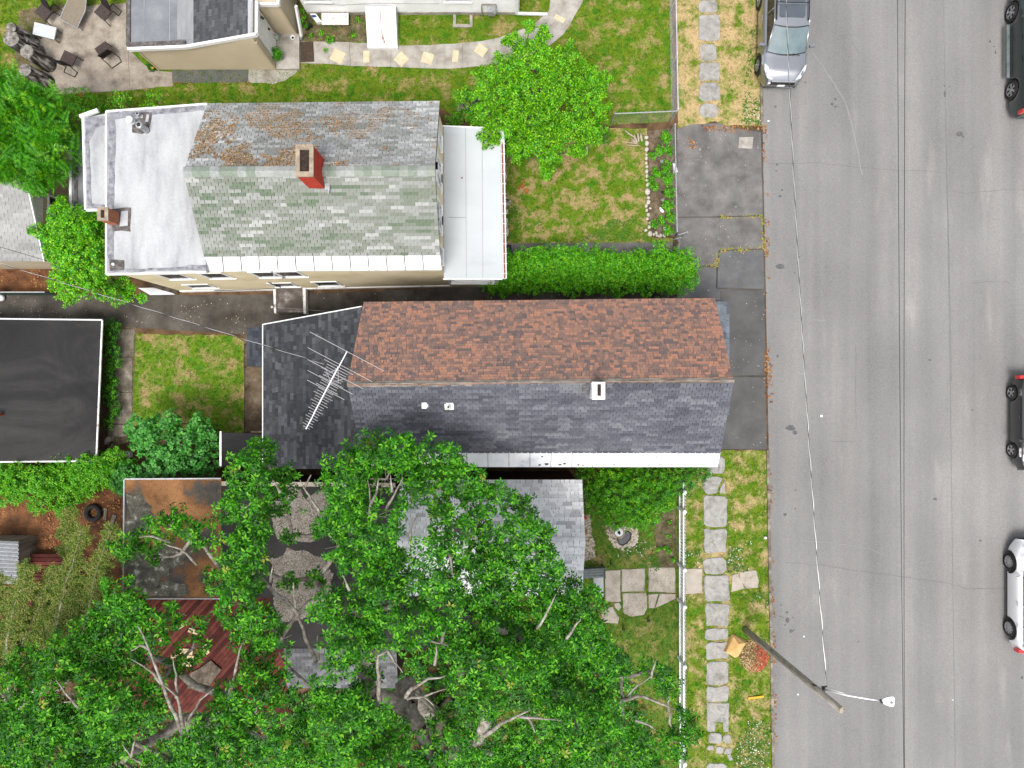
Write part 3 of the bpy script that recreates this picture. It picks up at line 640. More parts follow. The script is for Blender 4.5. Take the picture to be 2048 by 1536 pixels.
# white metal eave panels on the south side
pan = 17; Eo = W(1438, 934, 4.98)
for k in range(pan):
    x0, x1 = SWe.x + (SEe.x - SWe.x) * k / pan, SWe.x + (SEe.x - SWe.x) * (k + 1) / pan; q = MB()
    y1 = SWe.y + .02; y0 = Eo.y; z1, z0 = 5.36, 5.0 + .004 * (k % 2)
    q.add([(x0 + .012, y0, z0), (x1 - .012, y0, z0), (x1 - .012, y1, z1), (x0 + .012, y1, z1), (x0 + .004, y0, z0 - .06), (x1 - .004, y0, z0 - .06), (x1 - .03, y0, z0 + .02), (x1 - .004, y0, z0 + .02), (x1 - .004, y1, z1 + .02), (x1 - .03, y1, z1 + .02)], [(0, 1, 2, 3), (4, 5, 1, 0), (6, 7, 8, 9)])
    pn = q.build('eave_panel', M['white_metal'], hm)
for k, (u, v, r_) in enumerate([(1084, 912, 2), (1093, 928, 4), (1079, 930, 2.5), (1120, 929, 3), (1129, 927, 3), (1157, 930, 2.5), (1166, 931, 2), (1193, 930, 1.5), (1207, 930, 1.5), (1229, 930, 1.5), (1290, 930, 1.5), (1320, 929, 1.5), (1343, 929, 1.5), (1397, 892, 4)]):
    p = W(u, v, 5.08); zz = 5.36 - .36 * (SWe.y + .02 - p.y) / (SWe.y + .02 - Eo.y) + .014 if v > 905 else 5.63
    q = MB(); q.prism([(p.x + r_ * .018 * math.cos(a) * (1 + .3 * math.sin(3 * a + k)), p.y + r_ * .012 * math.sin(a)) for a in [i * .7 for i in range(9)]], zz - .02, zz + .008); q.build('tar_spot', M['tar'], hm)
q = MB(); q.bar(NWe + Vector((0, .02, -.07)), NEe + Vector((0, .02, -.07)), .03, .1); q.build('fascia', M['brown_wall'], hm)
# chimney near the ridge
cx0, cy1, _ = W(1185, 765, 7.75); cx1, cy0, _ = W(1209, 798, 7.75)
brick_stack(hm, cx0, cx1, cy0, cy1, 6.6, 7.72, M['cap_white'], M['cap'], M['cap_white'], .05, (cx0 + .15, cx1 - .11, cy0 + .1, cy1 - .05))
q = MB(); q.prism([(cx0 - .35, cy0 + .02), (cx0 - .1, cy0 - .12), (cx0, cy0 - .08), (cx0, cy1 + .05), (cx0 - .15, cy1), (cx0 - .3, cy1 - .18)], 6.9, 7.02); 
q = MB(); q.add([(cx0 - .02, cy0 - .1, 6.81), (cx1 + .02, cy0 - .1, 6.81), (cx1 + .05, cy0, 6.92), (cx0 - .06, cy0, 6.92), (cx0 - .06, cy1, 7.34), (cx0 - .3, cy1 - .1, 7.28), (cx0 - .25, cy0 + .05, 6.97)], [(0, 1, 2, 3), (3, 4, 5, 6)]); q.build('flashing', M['tar'], hm)
# vents on the slate slope
def slope_z(y): return SWe.z + (y - SWe.y) / (RW.y - SWe.y) * (RW.z - SWe.z)
p = W(850, 811, 6.65); vz = slope_z(p.y); q = MB(); q.box((p.x, p.y, vz + .07), (.17, .2, .14)); q.bb(p.x + .085, p.x + .12, p.y - .06, p.y + .04, vz - .02, vz + .06); q.build('roof_vent', M['white'], hm)
p = W(899, 812, 6.6); vz = slope_z(p.y); q = MB(); q.box((p.x, p.y, vz + .02), (.3, .28, .03), 0, 0, Matrix.Rotation(math.atan2(2, 2.6) * .9, 4, 'X')); q.build('vent_flange', M['white_old'], hm)
q = MB(); q.lathe([(.09, -.05), (.085, .04), (.055, .09), (.05, .3), (.048, .3)], (p.x, p.y - .02, vz)); vp = q.build('vent_pipe', M['white'], hm, True)
q = MB(); q.lathe([(.04, .301), (.03, .303)], (p.x, p.y - .02, vz)); q.build('vent_mouth', M['black'], vp)
# low front porch roof, seen past the east gable
q = MB(); pf = [W(1431, 601, 2.9), W(1458, 603, 2.7), Vector((W(1458, 603, 2.7).x, -1.2, 2.7)), Vector((7.0, -1.2, 2.9))]
prf = deck('porch_roof', pf[::-1], M['felt'], hm)
RM.slope(prf, Vector((pf[2].x, pf[2].y, 2.72)), Vector((0, 1, 0)), Vector((-1, 0, .2)), .13, .75, lambda t: (0, pf[1].y - pf[2].y), lambda i, j: r2.choice([.2, .26, .3]), lambda i, j, c: r2.randrange(5), [shmat('sh_porch_%d' % k, (a * .9, a, a * 1.15)) for k, a in enumerate((.1, .13, .16, .19, .15))], .012)
q = MB(); q.bb(7.02, 7.55, -1.1, pf[1].y - .1, 0, .16); q.build('porch_floor', M['concrete_pale'], hm)
for y in (-1.0, pf[1].y - .2): q = MB(); q.bb(7.45, 7.55, y - .05, y + .05, .16, 2.62); q.build('porch_post', M['white'], hm)
# west addition: shallow dark shingle roof falling to the west
a0, a1, a2, a3 = W(527, 650, 2.75), W(725, 614, 4.3), Vector((RW.x + .1, W(0, 938, 4.3).y, 4.3)), W(527, 938, 2.75)
b = MB(); ins = [(a0.x + .2, a0.y - .15), (a1.x + .0, a1.y - .15), (a2.x, a2.y + .15), (a3.x + .2, a3.y + .15)]
b.add([(x, y, 0) for x, y in ins] + [(x, y, z) for (x, y), z in zip(ins, (2.7, 4.2, 4.2, 2.7))], [(1, 0, 4, 5), (0, 3, 7, 4), (3, 2, 6, 7), (2, 1, 5, 6)]); b.build('addition_wall', M['brown_wall'], hm)
roof_w = deck('west_roof', [a3, a2, a1, a0], M['felt'], hm)
dark = [shmat('sh_dark_%d' % k, (a, a * 1.04, a * 1.14)) for k, a in enumerate((.036, .045, .055, .066, .082))]
A = Vector((0, 1, 0)); Bv = Vector((a1.x - a0.x, 0, a1.z - a0.z)); smw = Bv.length; L0 = a0.y - a3.y; L1 = a1.y - a3.y; 
O_ = Vector((a3.x, a3.y, a3.z)); s2_ = (a2.y - a3.y)
RM.slope(roof_w, O_, A, Bv, .14, smw, lambda t: (s2_ * t / smw, L0 + (L1 - L0) * t / smw), lambda i, j: r2.choice([.16, .2, .26, .3, .36]), lambda i, j, c: r2.choices(range(5), [.24, .3, .24, .15, .07])[0], dark, .012)
for nm, p_, q_ in (('drip_edge', a0, a3), ('drip_edge', a0, a1)):
    q = MB(); q.bar(p_ + Vector((-.02, .02, .012)), q_ + Vector((-.02, .02 if q_ is a1 else 0, .012)), .035, .06); q.build(nm, M['white'], hm)
RM.finish(hm, 300)
# side entry hood with its own small roof (west of the addition)
hd = thing('entry_hood', 'small dark shingle hood roof at the west end of the central house', 'porch', (-10, 2, 0))
h0, h1, h2, h3 = W(500, 655, 2.25), W(530, 655, 2.55), W(530, 734, 2.55), W(494, 733, 2.25)
hr = deck('roof', [h3, h2, h1, h0], M['felt'], hd); RH = Roof()
RH.slope(hr, Vector((h3.x, h3.y, h3.z)), Vector((0, 1, 0)), Vector((h2.x - h3.x, 0, h2.z - h3.z)), .14, (h2 - h3).length, lambda t: (0, h0.y - h3.y), lambda i, j: r2.choice([.2, .26, .3]), lambda i, j, c: r2.randrange(4), [shmat('sh_hood_%d' % k, (a * .85, a * .95, a * 1.15)) for k, a in enumerate((.04, .05, .06, .07))], .012); RH.finish(hd)
for y in (h0.y - .1, h3.y + .1): q = MB(); q.bb(h3.x + .06, h3.x + .15, y - .045, y + .045, 0, 2.2); q.build('post', M['brown_wall'], hd)
# low flat shed at the south-west corner of the addition
sh = thing('shed', 'small flat black-roofed lean-to with white gutter beside the maple sapling', 'shed', (-10.6, -2.6, 0))
s0, s1, s2, s3 = W(444, 865, 2.35), W(532, 868, 2.4), W(532, 935, 2.4), W(444, 932, 2.35)
q = MB(); q.prism([(s0.x, s0.y), (s1.x, s1.y), (s2.x, s2.y), (s3.x, s3.y)], 2.3, 2.36); q.build('roof', M['black_roof'], sh)
q = MB(); q.prism([(s0.x + .15, s0.y - .12), (s1.x - .06, s1.y - .12), (s2.x - .06, s2.y + .12), (s3.x + .15, s3.y + .12)], 0, 2.298); q.build('wall', M['brown_wall'], sh)
q = MB(); q.bar(s0 + Vector((-.05, .05, -.01)), s3 + Vector((-.05, 0, -.01)), .07, .07); q.build('gutter', M['alu'], sh)
for k in range(3):
    lp = tag(MB().bar(W(497 + k * 3, 868 - 2 * k, .25 + .06 * k), W(524, 862 + 2 * k, .3 + .06 * k), .1, .03).build('plank', M['wood_pale'] if k else M['wood_grey'], None), ('weathered grey plank, lowest by the small shed', 'yellow new plank lying between grey planks by the small shed', 'uppermost yellow plank by the small shed')[k], 'plank', 'planks by the small shed')

# ------------------------------------------------------------------ yellow house to the north
hy = thing('house', 'yellow stucco house with mossy grey-green gable roof and red chimney', 'house', (-8, 6.8, 0))
YZ, YR = 5.4, 7.1
n0, n1 = W(414, 208, YZ), W(880, 203, YZ); r0, r1 = W(366, 343, YR), W(870, 341, YR); e0, e1 = W(408, 513, YZ + .06), W(881, 510, YZ + .06)
g0, g1 = W(411, 543, 5.14), W(884, 540, 5.14)
f0, f1, f2, f3 = W(213, 223, YZ), W(414, 208, YZ), W(412, 544, YZ), W(213, 549, YZ)
SWL, SWR = W(360, 583), W(900, 572)
M['yellow_wall'] = M['stucco']; wb = MB(); xr = W(876, 400, 5.4).x - .02
nyw = f0.y - .2
def wy(x): return SWL.y + (SWR.y - SWL.y) * (x - SWL.x) / (SWR.x - SWL.x)
wx = f0.x + .12
wb.add([(wx, wy(wx), 0), (xr, wy(xr), 0), (xr, n1.y - .2, 0), (wx, n1.y - .2, 0), (wx, wy(wx), 5.1), (xr, wy(xr), 5.1), (xr, n1.y - .2, 5.1), (wx, n1.y - .3, 5.1), (xr, r1.y, 6.98)], [(0, 1, 5, 4), (2, 3, 7, 6), (1, 2, 6, 8, 5), (3, 0, 4, 7), (4, 5, 6, 7)])
wb.build('wall', M['stucco'], hy)
q = MB(); q.bar((wx, wy(wx) - .02, .15), (xr, wy(xr) - .02, .15), .05, .3); q.build('plinth', M['white_old'], hy)
roof_yn = deck('north_roof', [n1, n0, r0, r1], M['felt'], hy); roof_ys = deck('south_roof', [e0, e1, r1, r0], M['felt'], hy)
RY = Roof()
mossy = [shmat('sh_moss_%d' % k, c, .1) for k, c in enumerate([(.125, .16, .112), (.175, .197, .158), (.215, .23, .2), (.265, .275, .255), (.35, .355, .34)])]
gsh = [shmat('sh_grey_%d' % k, c, .16) for k, c in enumerate([(.17, .175, .165), (.215, .22, .21), (.255, .26, .255), (.3, .307, .303), (.39, .396, .39)])]
A = (e1 - e0).normalized(); Bv = r0 - e0; smy = (Bv - A * Bv.dot(A)).length; l1 = (r0 - e0).dot(A); L_ = (e1 - e0).length; q1 = (r1 - e0).dot(A)
RY.slope(roof_ys, e0, A, Bv, .118, smy - .12, lambda t: (l1 * t / smy, L_ + (q1 - L_) * t / smy), lambda i, j: .235, run_tone([.12, .23, .32, .22, .11], (.35, .9), .6, 8.3), mossy, .022, .018)
A = (n0 - n1).normalized(); Bv = r1 - n1; smn = (Bv - A * Bv.dot(A)).length; l1 = (r1 - n1).dot(A); L_ = (n0 - n1).length; q1 = (r0 - n1).dot(A)
RY.slope(roof_yn, n1, A, Bv, .118, smn - .12, lambda t: (l1 * t / smn, L_ + (q1 - L_) * t / smn), lambda i, j: .235, run_tone([.16, .28, .28, .2, .08], (.35, .9), .6, 2.2), gsh, .02, .018)
RY.finish(hy, 300)
capm = [shmat('sh_cap_%d' % k, c) for k, c in enumerate([(.25, .275, .235), (.31, .325, .3), (.2, .235, .19), (.28, .295, .28)])]
for k in range(28):
    a, c = r0.lerp(r1, k / 28), r0.lerp(r1, (k + 1.02) / 28); q = MB(); up = Vector((0, 0, .035 + .008 * (k % 2))); d1, d2 = Vector((0, .17, -.075)), Vector((0, -.17, -.085))
    q.add([a + up, c + up, c + up + d1, a + up + d1, a + up + d2, c + up + d2], [(0, 1, 2, 3), (4, 5, 1, 0)]); q.build('ridge_shingle', capm[r2.randrange(4)], hy)
for k in range(13):
    a, c = e0.lerp(e1, k / 13), e0.lerp(e1, (k + 1) / 13); d, e_ = g0.lerp(g1, k / 13), g0.lerp(g1, (k + 1) / 13); x = Vector((.014, 0, 0)); dn = Vector((0, 0, -.02)); q = MB()
    q.add([d + x, e_ - x, c - x + dn, a + x + dn, d + x + Vector((0, 0, -.1)), e_ - x + Vector((0, 0, -.1)), e_ - Vector((.035, 0, -.02)), e_ - x + Vector((0, 0, .02)), c - x, c - Vector((.035, 0, 0))], [(0, 1, 2, 3), (4, 5, 1, 0), (6, 7, 8, 9)]); q.build('eave_panel', M['white_metal'], hy)
# flat rear roof with lifted tar edges
q = MB(); q.prism([(f0.x, f0.y), (f1.x + .3, f1.y - .01), (e0.x + .8, e0.y + .1), (e0.x + .02, e0.y + .08), (f2.x, f2.y), (f3.x, f3.y)], 5.15, 5.4); fr = q.build('flat_roof', M['membrane'], hy)
for nm, p_, q_ in (('edge_trim', f0, f3), ('edge_trim', f3, f2), ('edge_trim', f0, f1)):
    q = MB(); q.bar(p_ + Vector((0, 0, -.03)), q_ + Vector((0, 0, -.03)), .06, .12); q.build(nm, M['white'], hy)
def tarstrip(pts, z, seed, m='tar_edge', par=hy, nm='tar_strip'):
    q = MB(); q.prism(wobble(pts, .1, .05, seed), z - .01, z + .012); return q.build(nm, M[m], par)
tarstrip([(f0.x + .06, f0.y - .05), (f1.x - .1, f1.y - .06), (f1.x - .1, f1.y - .22), (f0.x + .3, f0.y - .26), (f0.x + .26, f3.y + .2), (f0.x + .06, f3.y + .1)], 5.4, 1)
tarstrip([(f3.x + .1, f3.y + .08), (f2.x - .02, f2.y + .06), (f2.x - .0, f2.y + .24), (f2.x - .6, f2.y + .26), (f2.x - .7, f2.y + .17), (f3.x + .1, f3.y + .17)], 5.396, 2)
tarstrip(P2([(276, 236), (283, 226), (305, 224), (304, 240), (297, 262), (285, 268), (264, 266), (263, 245)], 5.4), 5.404, 3, 'tar', nm='tar_patch')
for k, poly in enumerate([[(278, 228), (286, 230), (286, 237), (280, 236)], [(294, 228), (299, 230), (297, 244), (291, 244)], [(291, 252), (296, 254), (290, 263), (286, 260)]]): q = MB(); q.prism(P2(poly, 5.4), 5.41, 5.421); q.build('bare_patch', M['membrane'], hy)
tarstrip(P2([(225, 416), (262, 416), (262, 463), (224, 462)], 5.4), 5.404, 5, 'tar', nm='tar_patch')
q = MB(); q.prism(wobble(P2([(243, 424), (256, 422), (257, 452), (240, 452)], 5.4), .1, .03, 3), 5.41, 5.421); q.build('bare_patch', M['membrane'], hy)
tarstrip(P2([(221, 520), (249, 520), (249, 540), (220, 541)], 5.4), 5.404, 6, 'tar', nm='tar_patch')
p = W(229, 529, 5.4); q = MB(); q.lathe([(.05, 0), (.05, .1), (.035, .12)], (p.x, p.y, 5.4)); q.build('drain_pipe', M['white_old'], hy, True)
for k, (u, v, r_, h_, m_) in enumerate([(258, 238, .1, .25, 'white'), (277, 249, .1, .55, 'steel'), (274, 227, .06, .2, 'steel')]):
    p = W(u, v, 5.4 + h_) ; zb = 5.4; q = MB(); q.lathe([(r_ * 1.2, 0), (r_, .06), (r_, h_ * .8), (r_ * 1.15, h_ * .82), (r_ * 1.15, h_), (r_ * .7, h_)], (p.x, p.y, zb)); vp = q.build('vent_pipe', M[m_], hy, True)
    if k: q = MB(); q.lathe([(r_ * .7, h_ + .003), (r_ * .3, h_ + .004)], (p.x, p.y, zb)); q.build('vent_mouth', M['black'], vp)
# stepped lower roofs at the back
l0, l1_, l2, l3 = W(167, 236, 4.8), W(214, 223, 4.8), W(214, 418, 4.8), W(172, 419, 4.8)
q = MB(); q.prism([(l0.x, l0.y), (f0.x - .035, l1_.y), (f0.x - .035, l2.y), (l3.x, l3.y)], 4.6, 4.8); q.build('rear_roof', M['membrane'], hy)
q = MB(); q.prism([(l0.x + .1, l0.y - .1), (f0.x + .06, l1_.y - .1), (f0.x + .06, l2.y + .1), (l3.x + .1, l3.y + .1)], 0, 4.598); q.build('rear_wall', M['stucco'], hy)
tarstrip([(l0.x + .05, l0.y - .03), (f0.x - .06, l1_.y - .1), (f0.x - .06, l1_.y - .3), (l0.x + .4, l0.y - .4), (l0.x + .22, l0.y - .8), (l3.x + .2, l3.y + .2), (f0.x - .1, l3.y + .16), (f0.x - .1, l3.y + .05), (l3.x + .05, l3.y + .05)], 4.8, 7)
q = MB(); q.bar(l0 + Vector((-.03, 0, -.04)), l3 + Vector((-.03, 0, -.04)), .06, .1); q.build('edge_trim', M['white'], hy)
q = MB(); q.bar(l0 + Vector((-.1, .03, .02)), l1_ + Vector((-.3, .03, .02)), .12, .12); q.build('edge_trim', M['white'], hy)
q = MB(); q.bar(l3 + Vector((0, -.03, -.04)), W(212, 418, 4.8) + Vector((0, -.03, -.04)), .06, .1); q.build('edge_trim', M['white'], hy)
k0, k1, k2, k3 = W(144, 276, 2.7), W(170, 272, 2.7), W(170, 452, 2.7), W(144, 451, 2.7)
q = MB(); q.prism([(k0.x, k0.y), (l0.x + .08, k1.y), (l0.x + .08, k2.y), (k3.x, k3.y)], 2.55, 2.7); q.build('lean_to_roof', M['grey_roll'], hy)
q = MB(); q.prism([(k0.x + .1, k0.y - .1), (l0.x + .09, k1.y - .1), (l0.x + .09, k2.y + .1), (k3.x + .1, k3.y + .1)], 0, 2.548); q.build('lean_to_wall', M['stucco'], hy)
q = MB(); q.bar(k0 + Vector((-.06, 0, -.03)), k3 + Vector((-.06, 0, -.03)), .1, .08); q.build('gutter', M['white'], hy)
q = MB(); q.bar(k0 + Vector((.16, -.05, .01)), k3 + Vector((.16, .05, .01)), .14, .02); q.build('tar_strip', M['tar'], hy)
# chimneys
brick_stack(hy, -6.62, -6.11, 6.38, 7.33, 6.55, 8.14, M['redbrick'], M['mortar'], M['cap'], .06, (-6.51, -6.22, 6.52, 7.19), .07, .2)
q = MB(); q.bb(-6.09, -5.93, 6.3, 6.9, 6.7, 6.88); q.box((-5.97, 6.38, 6.86), (.04, .35, .06)); q.build('flashing', M['steel'], hy)
brick_stack(hy, -13.9, -13.57, 5.5, 5.92, 5.38, 6.1, M['brick'], M['mortar'], M['cap'], .05, (-13.8, -13.67, 5.58, 5.84), .07, .2)
# windows in the south wall
tv = (SWR - SWL).normalized(); nv = Vector((tv.y, -tv.x, 0))
for u, z, w_, h_ in ((350, 4.0, .75, 1.15), (432, 4.0, .75, 1.15), (533, 4.0, .75, 1.15), (580, 4.0, .75, 1.15), (401, 1.45, .85, .9), (567, 1.35, .8, 1.0), (655, 1.4, .85, 1.1)):
    x = (u - 1024) * (H - z) / F; window(hy, (x, wy(x) - .002, z), tv, nv, w_, h_, M['white'], 'n', .02, .09, True)
for v, z, w_, h_ in ((278, 4.9, .32, 1.0), (334, 5.2, .42, 1.35), (356, 5.2, .42, 1.35), (421, 5.0, .42, 1.3), (443, 5.0, .42, 1.3), (509, 4.4, .35, 1.0)):
    window(hy, (xr + .002, (768 - v) * (H - z) / F, z), (0, 1, 0), (1, 0, 0), w_, h_, M['white'], 'h')
q = MB(); q.bar((wx + 1.5, wy(wx) - .03, .45), (-9.4, wy(-9.4) - .03, .5), .025); q.bar((-9.5, wy(-9.5) - .03, .45), (-9.5, wy(-9.5) - .03, 2.3), .025); q.build('pipe', M['wire_black'], hy)
# front porch with flat pale roof
M['seam_grey'] = mat('seam_grey', [(.22, .23, .24), (.36, .38, .39)], 2, .8, .2)
M['gutter_leaf'] = mat('gutter_leaf', [(.08, .03, .02), (.2, .06, .035), (.3, .2, .15)], 25, .9, .1)
p0, p1, p2_, p3 = W(882, 253, 3.2), W(1000, 258, 3.2), W(1005, 557, 3.2), W(885, 557, 3.2)
q = MB(); q.prism([(xr + .01, p0.y), (p1.x, p1.y), (p2_.x, p2_.y), (xr + .01, p3.y)], 3.05, 3.2); q.build('porch_roof', M['membrane_pale'], hy)
q = MB(); q.prism([(xr + .01, p0.y - .1), (p1.x - .2, p1.y - .1), (p2_.x - .2, p2_.y + .12), (xr + .01, p3.y + .12)], 0, 1.1); q.build('porch_wall', M['stucco'], hy)
q = MB(); q.prism([(xr + .01, p0.y - .2), (p1.x - .3, p1.y - .2), (p2_.x - .3, p2_.y + .22), (xr + .01, p3.y + .22)], 1.102, 3.04); q.build('porch_interior', M['black'], hy)
for (xa, xb) in ((xr + .35, -1.58), (-1.5, -.72)):
    window(hy, ((xa + xb) / 2, p3.y + .21, 2.3), (1, 0, 0), (0, -1, 0), xb - xa - .1, 1.1, M['white'], 'n', .07, .06)
for k in range(5):
    y = p3.y + .8 + k * 1.15; window(hy, (p2_.x - .295, y, 2.2), (0, 1, 0), (1, 0, 0), .95, 1.2, M['white'], 'n', .07, .06)
q = MB(); q.bar((xr + .1, p3.y + .14, 1.14), (-.62, p3.y + .14, 1.14), .16, .08); q.bar((xr + .05, p3.y + .16, 1.1), (xr + .05, p3.y + .16, 3.0), .1, .1); q.bar((-.6, p3.y + .16, 1.1), (-.6, p3.y + .16, 3.0), .14, .1); q.build('porch_frame', M['white'], hy)
q = MB(); q.bar(p3 + Vector((.02, -.02, -.06)), p2_ + Vector((0, -.02, -.06)), .05, .14); q.build('edge_trim', M['white'], hy)
q = MB(); q.bar(p0 + Vector((.02, .02, -.04)), p1 + Vector((0, .02, -.04)), .05, .12); q.build('edge_trim', M['white'], hy)
q = MB()
for dx, w_, h_, dz_ in ((.0, .02, .1, -.03), (.13, .02, .1, -.03), (.065, .11, .02, -.07)): q.bar(p1 + Vector((dx + .02, 0, dz_)), p2_ + Vector((dx + .02, 0, dz_)), w_, h_)
for k in range(15): c = p1.lerp(p2_, (k + .5) / 15); q.bar(c + Vector((-.02, 0, .02)), c + Vector((.19, 0, .02)), .02, .012)
q.build('gutter', M['white'], hy)
q = MB(); q.bar(p1 + Vector((.085, -.5, -.045)), p2_ + Vector((.085, .02, -.045)), .06, .03); q.build('gutter_debris', M['gutter_leaf'], hy)
for x in (-1.75, -1.13): q = MB(); q.bar((x, p0.y - .05, 3.205), (x + .03, p3.y + .05, 3.205), .016, .012); q.build('seam', M['seam_grey'], hy)
q = MB(); q.bar((xr + .2, 6.28, 3.205), (-1.75, 6.28, 3.205), .02, .012); q.build('seam', M['seam_grey'], hy)
p = W(924, 356, 3.2); q = MB(); q.lathe([(.03, 0), (.03, .03), (.01, .04)], p); q.build('roof_plug', M['rust'], hy)
# ------------------------------------------------------------------ beige addition and white house at the top
ha = thing('addition', 'beige clapboard addition with grey flat and shingle roof beside the patio', 'building', (-12, 15, 0))
ex0, ex1, ey0 = -14.88, -9.95, 13.27
zl, zh = 2.15, 2.72
b = MB(); b.add([(ex0, ey0, 0), (ex1, ey0, 0), (ex1, 18.5, 0), (ex0, 18.5, 0), (ex0, ey0, zl), (ex1, ey0, zh), (ex1, 18.5, zh), (ex0, 18.5, zl), (-12.4, ey0, zl), (-12.4, 18.5, zl)], [(0, 1, 5, 8, 4), (1, 2, 6, 5), (2, 3, 7, 9, 6), (3, 0, 4, 7)]); b.build('wall', M['beige'], ha)
def topx(t): 
    x = ex0 + (ex1 - ex0) * t; return zl if x < -12.4 else zl + (zh - zl) * (x + 12.4) / (ex1 + 12.4)
sd_ = MB(); clapboard(sd_, (ex0, ey0), (ex1, ey0), .06, zh, .13, 0, topx); clapboard(sd_, (ex1, ey0), (ex1, 13.55), .06, zh, .105); clapboard(sd_, (ex1, 14.62), (ex1, 18.5), .06, zh, .105); clapboard(sd_, (ex1, 13.55), (ex1, 14.62), 2.28, zh, .105)
clapboard(sd_, (ex1, 14.72), (-9.07, 14.72), .06, 2.6, .105); clapboard(sd_, (-9.07, 14.72), (-9.07, 18.5), .06, 2.6, .105); sd_.build('siding', M['beige'], ha)
b = MB(); b.bb(ex1 - .5, -9.09, 14.74, 18.5, 0, 2.55); b.build('inner_wall', M['beige'], ha)
q = MB(); q.box((ex1 - .0, ey0, zl / 2 + .1), (.09, .09, zl + .3)); q.box((ex0, ey0, zl / 2), (.08, .08, zl - .04)); q.box((-9.07, 14.72, 1.28), (.08, .08, 2.5)); q.build('corner_trim', M['beige'], ha)
c0, c1, c2 = W(256, 97, 2.25), W(372, 92, 2.27), W(507, 68, 2.85)
q = MB(); q.prism([(c0.x, c0.y), (-12.4, c1.y), (-12.4, 18.8), (c0.x, 18.8)], 2.18, 2.25); q.build('flat_roof', M['grey_roll'], ha)
Aq = Vector((0, 1, 0)); r_lo, r_hi = Vector((-12.42, c1.y, 2.25)), Vector((ex1 + .02, c2.y, 2.84))
rs = deck('shingle_roof', [r_lo, r_hi, Vector((r_hi.x, 18.8, r_hi.z)), Vector((r_lo.x, 18.8, r_lo.z))], M['felt'], ha)
RA = Roof(); Bq = r_hi - r_lo; ash = [shmat('sh_ash_%d' % k, (a * .97, a, a * 1.06)) for k, a in enumerate((.06, .075, .09, .11))]
lo_y = lambda t: c1.y + (c2.y - c1.y) * t / Bq.xz.length - r_lo.y
RA.slope(rs, r_lo + Vector((0, 0, .0)), Aq, Vector((Bq.x, 0, Bq.z)), .135, Bq.xz.length, lambda t: (lo_y(t), 18.8 - r_lo.y), lambda i, j: .29, lambda i, j, c: r2.choices(range(4), [.25, .3, .3, .15])[0], ash, .012); RA.finish(ha, 300)
for k in range(18):
    y = c2.y + k * .3; q = MB(); j = .01 * (k % 2); q.add([(r_hi.x - .16, y, r_hi.z - .005 + j), (r_hi.x, y, r_hi.z + .04 + j), (r_hi.x + .05, y, r_hi.z + .0 + j), (r_hi.x - .16, y + .32, r_hi.z - .002 + j), (r_hi.x, y + .32, r_hi.z + .043 + j), (r_hi.x + .05, y + .32, r_hi.z + .003 + j)], [(0, 1, 4, 3), (1, 2, 5, 4)]); q.build('ridge_shingle', M['membrane'], ha)
for nm, pp in (('fascia', [c0 + Vector((0, -.03, -.03)), c1 + Vector((0, -.03, -.03)), c2 + Vector((.12, -.03, .0))]), ('fascia', [c2 + Vector((.13, 0, 0)), Vector((c2.x + .13, 14.6, 2.84))]), ('fascia', [Vector((c2.x + .1, 14.62, 2.6)), Vector((-9.02, 14.62, 2.6))]), ('fascia', [Vector((-9.0, 14.6, 2.6)), Vector((-9.0, 18.5, 2.6))])):
    q = MB()
    for a, c in zip(pp, pp[1:]): q.bar(a, c, .1, .18)
    q.build(nm, M['white'], ha)
q = MB(); q.bar(c0 + Vector((.03, .1, .03)), Vector((c0.x + .03, 18.8, 2.28)), .16, .06); q.bar(c0 + Vector((0, .12, .03)), c1 + Vector((0, .1, .03)), .2, .05); q.build('roof_edge', M['tar'], ha)
for x in (-14.35, -13.35): q = MB(); q.bar((x, c0.y + .25, 2.256), (x, 18.8, 2.256), .015, .012); q.build('seam', M['membrane'], ha)
q = MB(); q.bar((-14.8, 15.3, 2.257), (-12.9, 15.3, 2.257), .03, .012); q.build('seam', M['tar'], ha)
q = MB(); q.bb(-13.06, -12.43, 15.76, 15.93, 2.25, 2.268); q.build('roof_patch', M['black_roof'], ha)
q = MB(); q.bb(-13.06, -12.43, c0.y + .35, 18.8, 2.251, 2.26); q.build('roof_strip', mat('w_roll_pale', [(.2, .205, .21), (.27, .275, .28)], 3, .8, .2, .2, 50, stretch=(3, .4, 1)), ha)
d_ = MB(); d_.bb(ex1 + .005, ex1 + .06, 13.66, 14.5, .18, 2.18); dr = d_.build('door', M['white'], ha)
q = MB(); q.bb(ex1 + .005, ex1 + .09, 13.56, 13.655, .16, 2.28); q.bb(ex1 + .005, ex1 + .09, 14.505, 14.6, .16, 2.28); q.bb(ex1 + .005, ex1 + .09, 13.655, 14.505, 2.185, 2.28); q.build('door_frame', M['white'], ha)
q = MB(); q.lathe([(.03, -.03), (.035, .02)], (ex1 + .1, 14.4, 1.15), 8); q.bb(ex1 + .06, ex1 + .1, 14.37, 14.43, 1.1, 1.2); q.build('handle', M['black'], dr)
for z in (.35, .95, 1.55): q = MB(); q.bb(ex1 + .061, ex1 + .075, 13.78, 14.3, z, z + .48); q.build('door_panel', M['white'], dr)
q = MB(); q.bar((ex1 + .1, 14.42, 2.1), (ex1 + .18, 14.36, 2.02), .07, .12); q.build('wall_lamp', M['black'], ha)
st = MB(); st.prism(wobble([(ex1 + .02, 13.24), (-8.93, 13.22), (-8.93, 14.7), (ex1 + .02, 14.7)], .2, .02, 2), 0, .16); struct(st.build('doorstep', M['concrete_pale']))

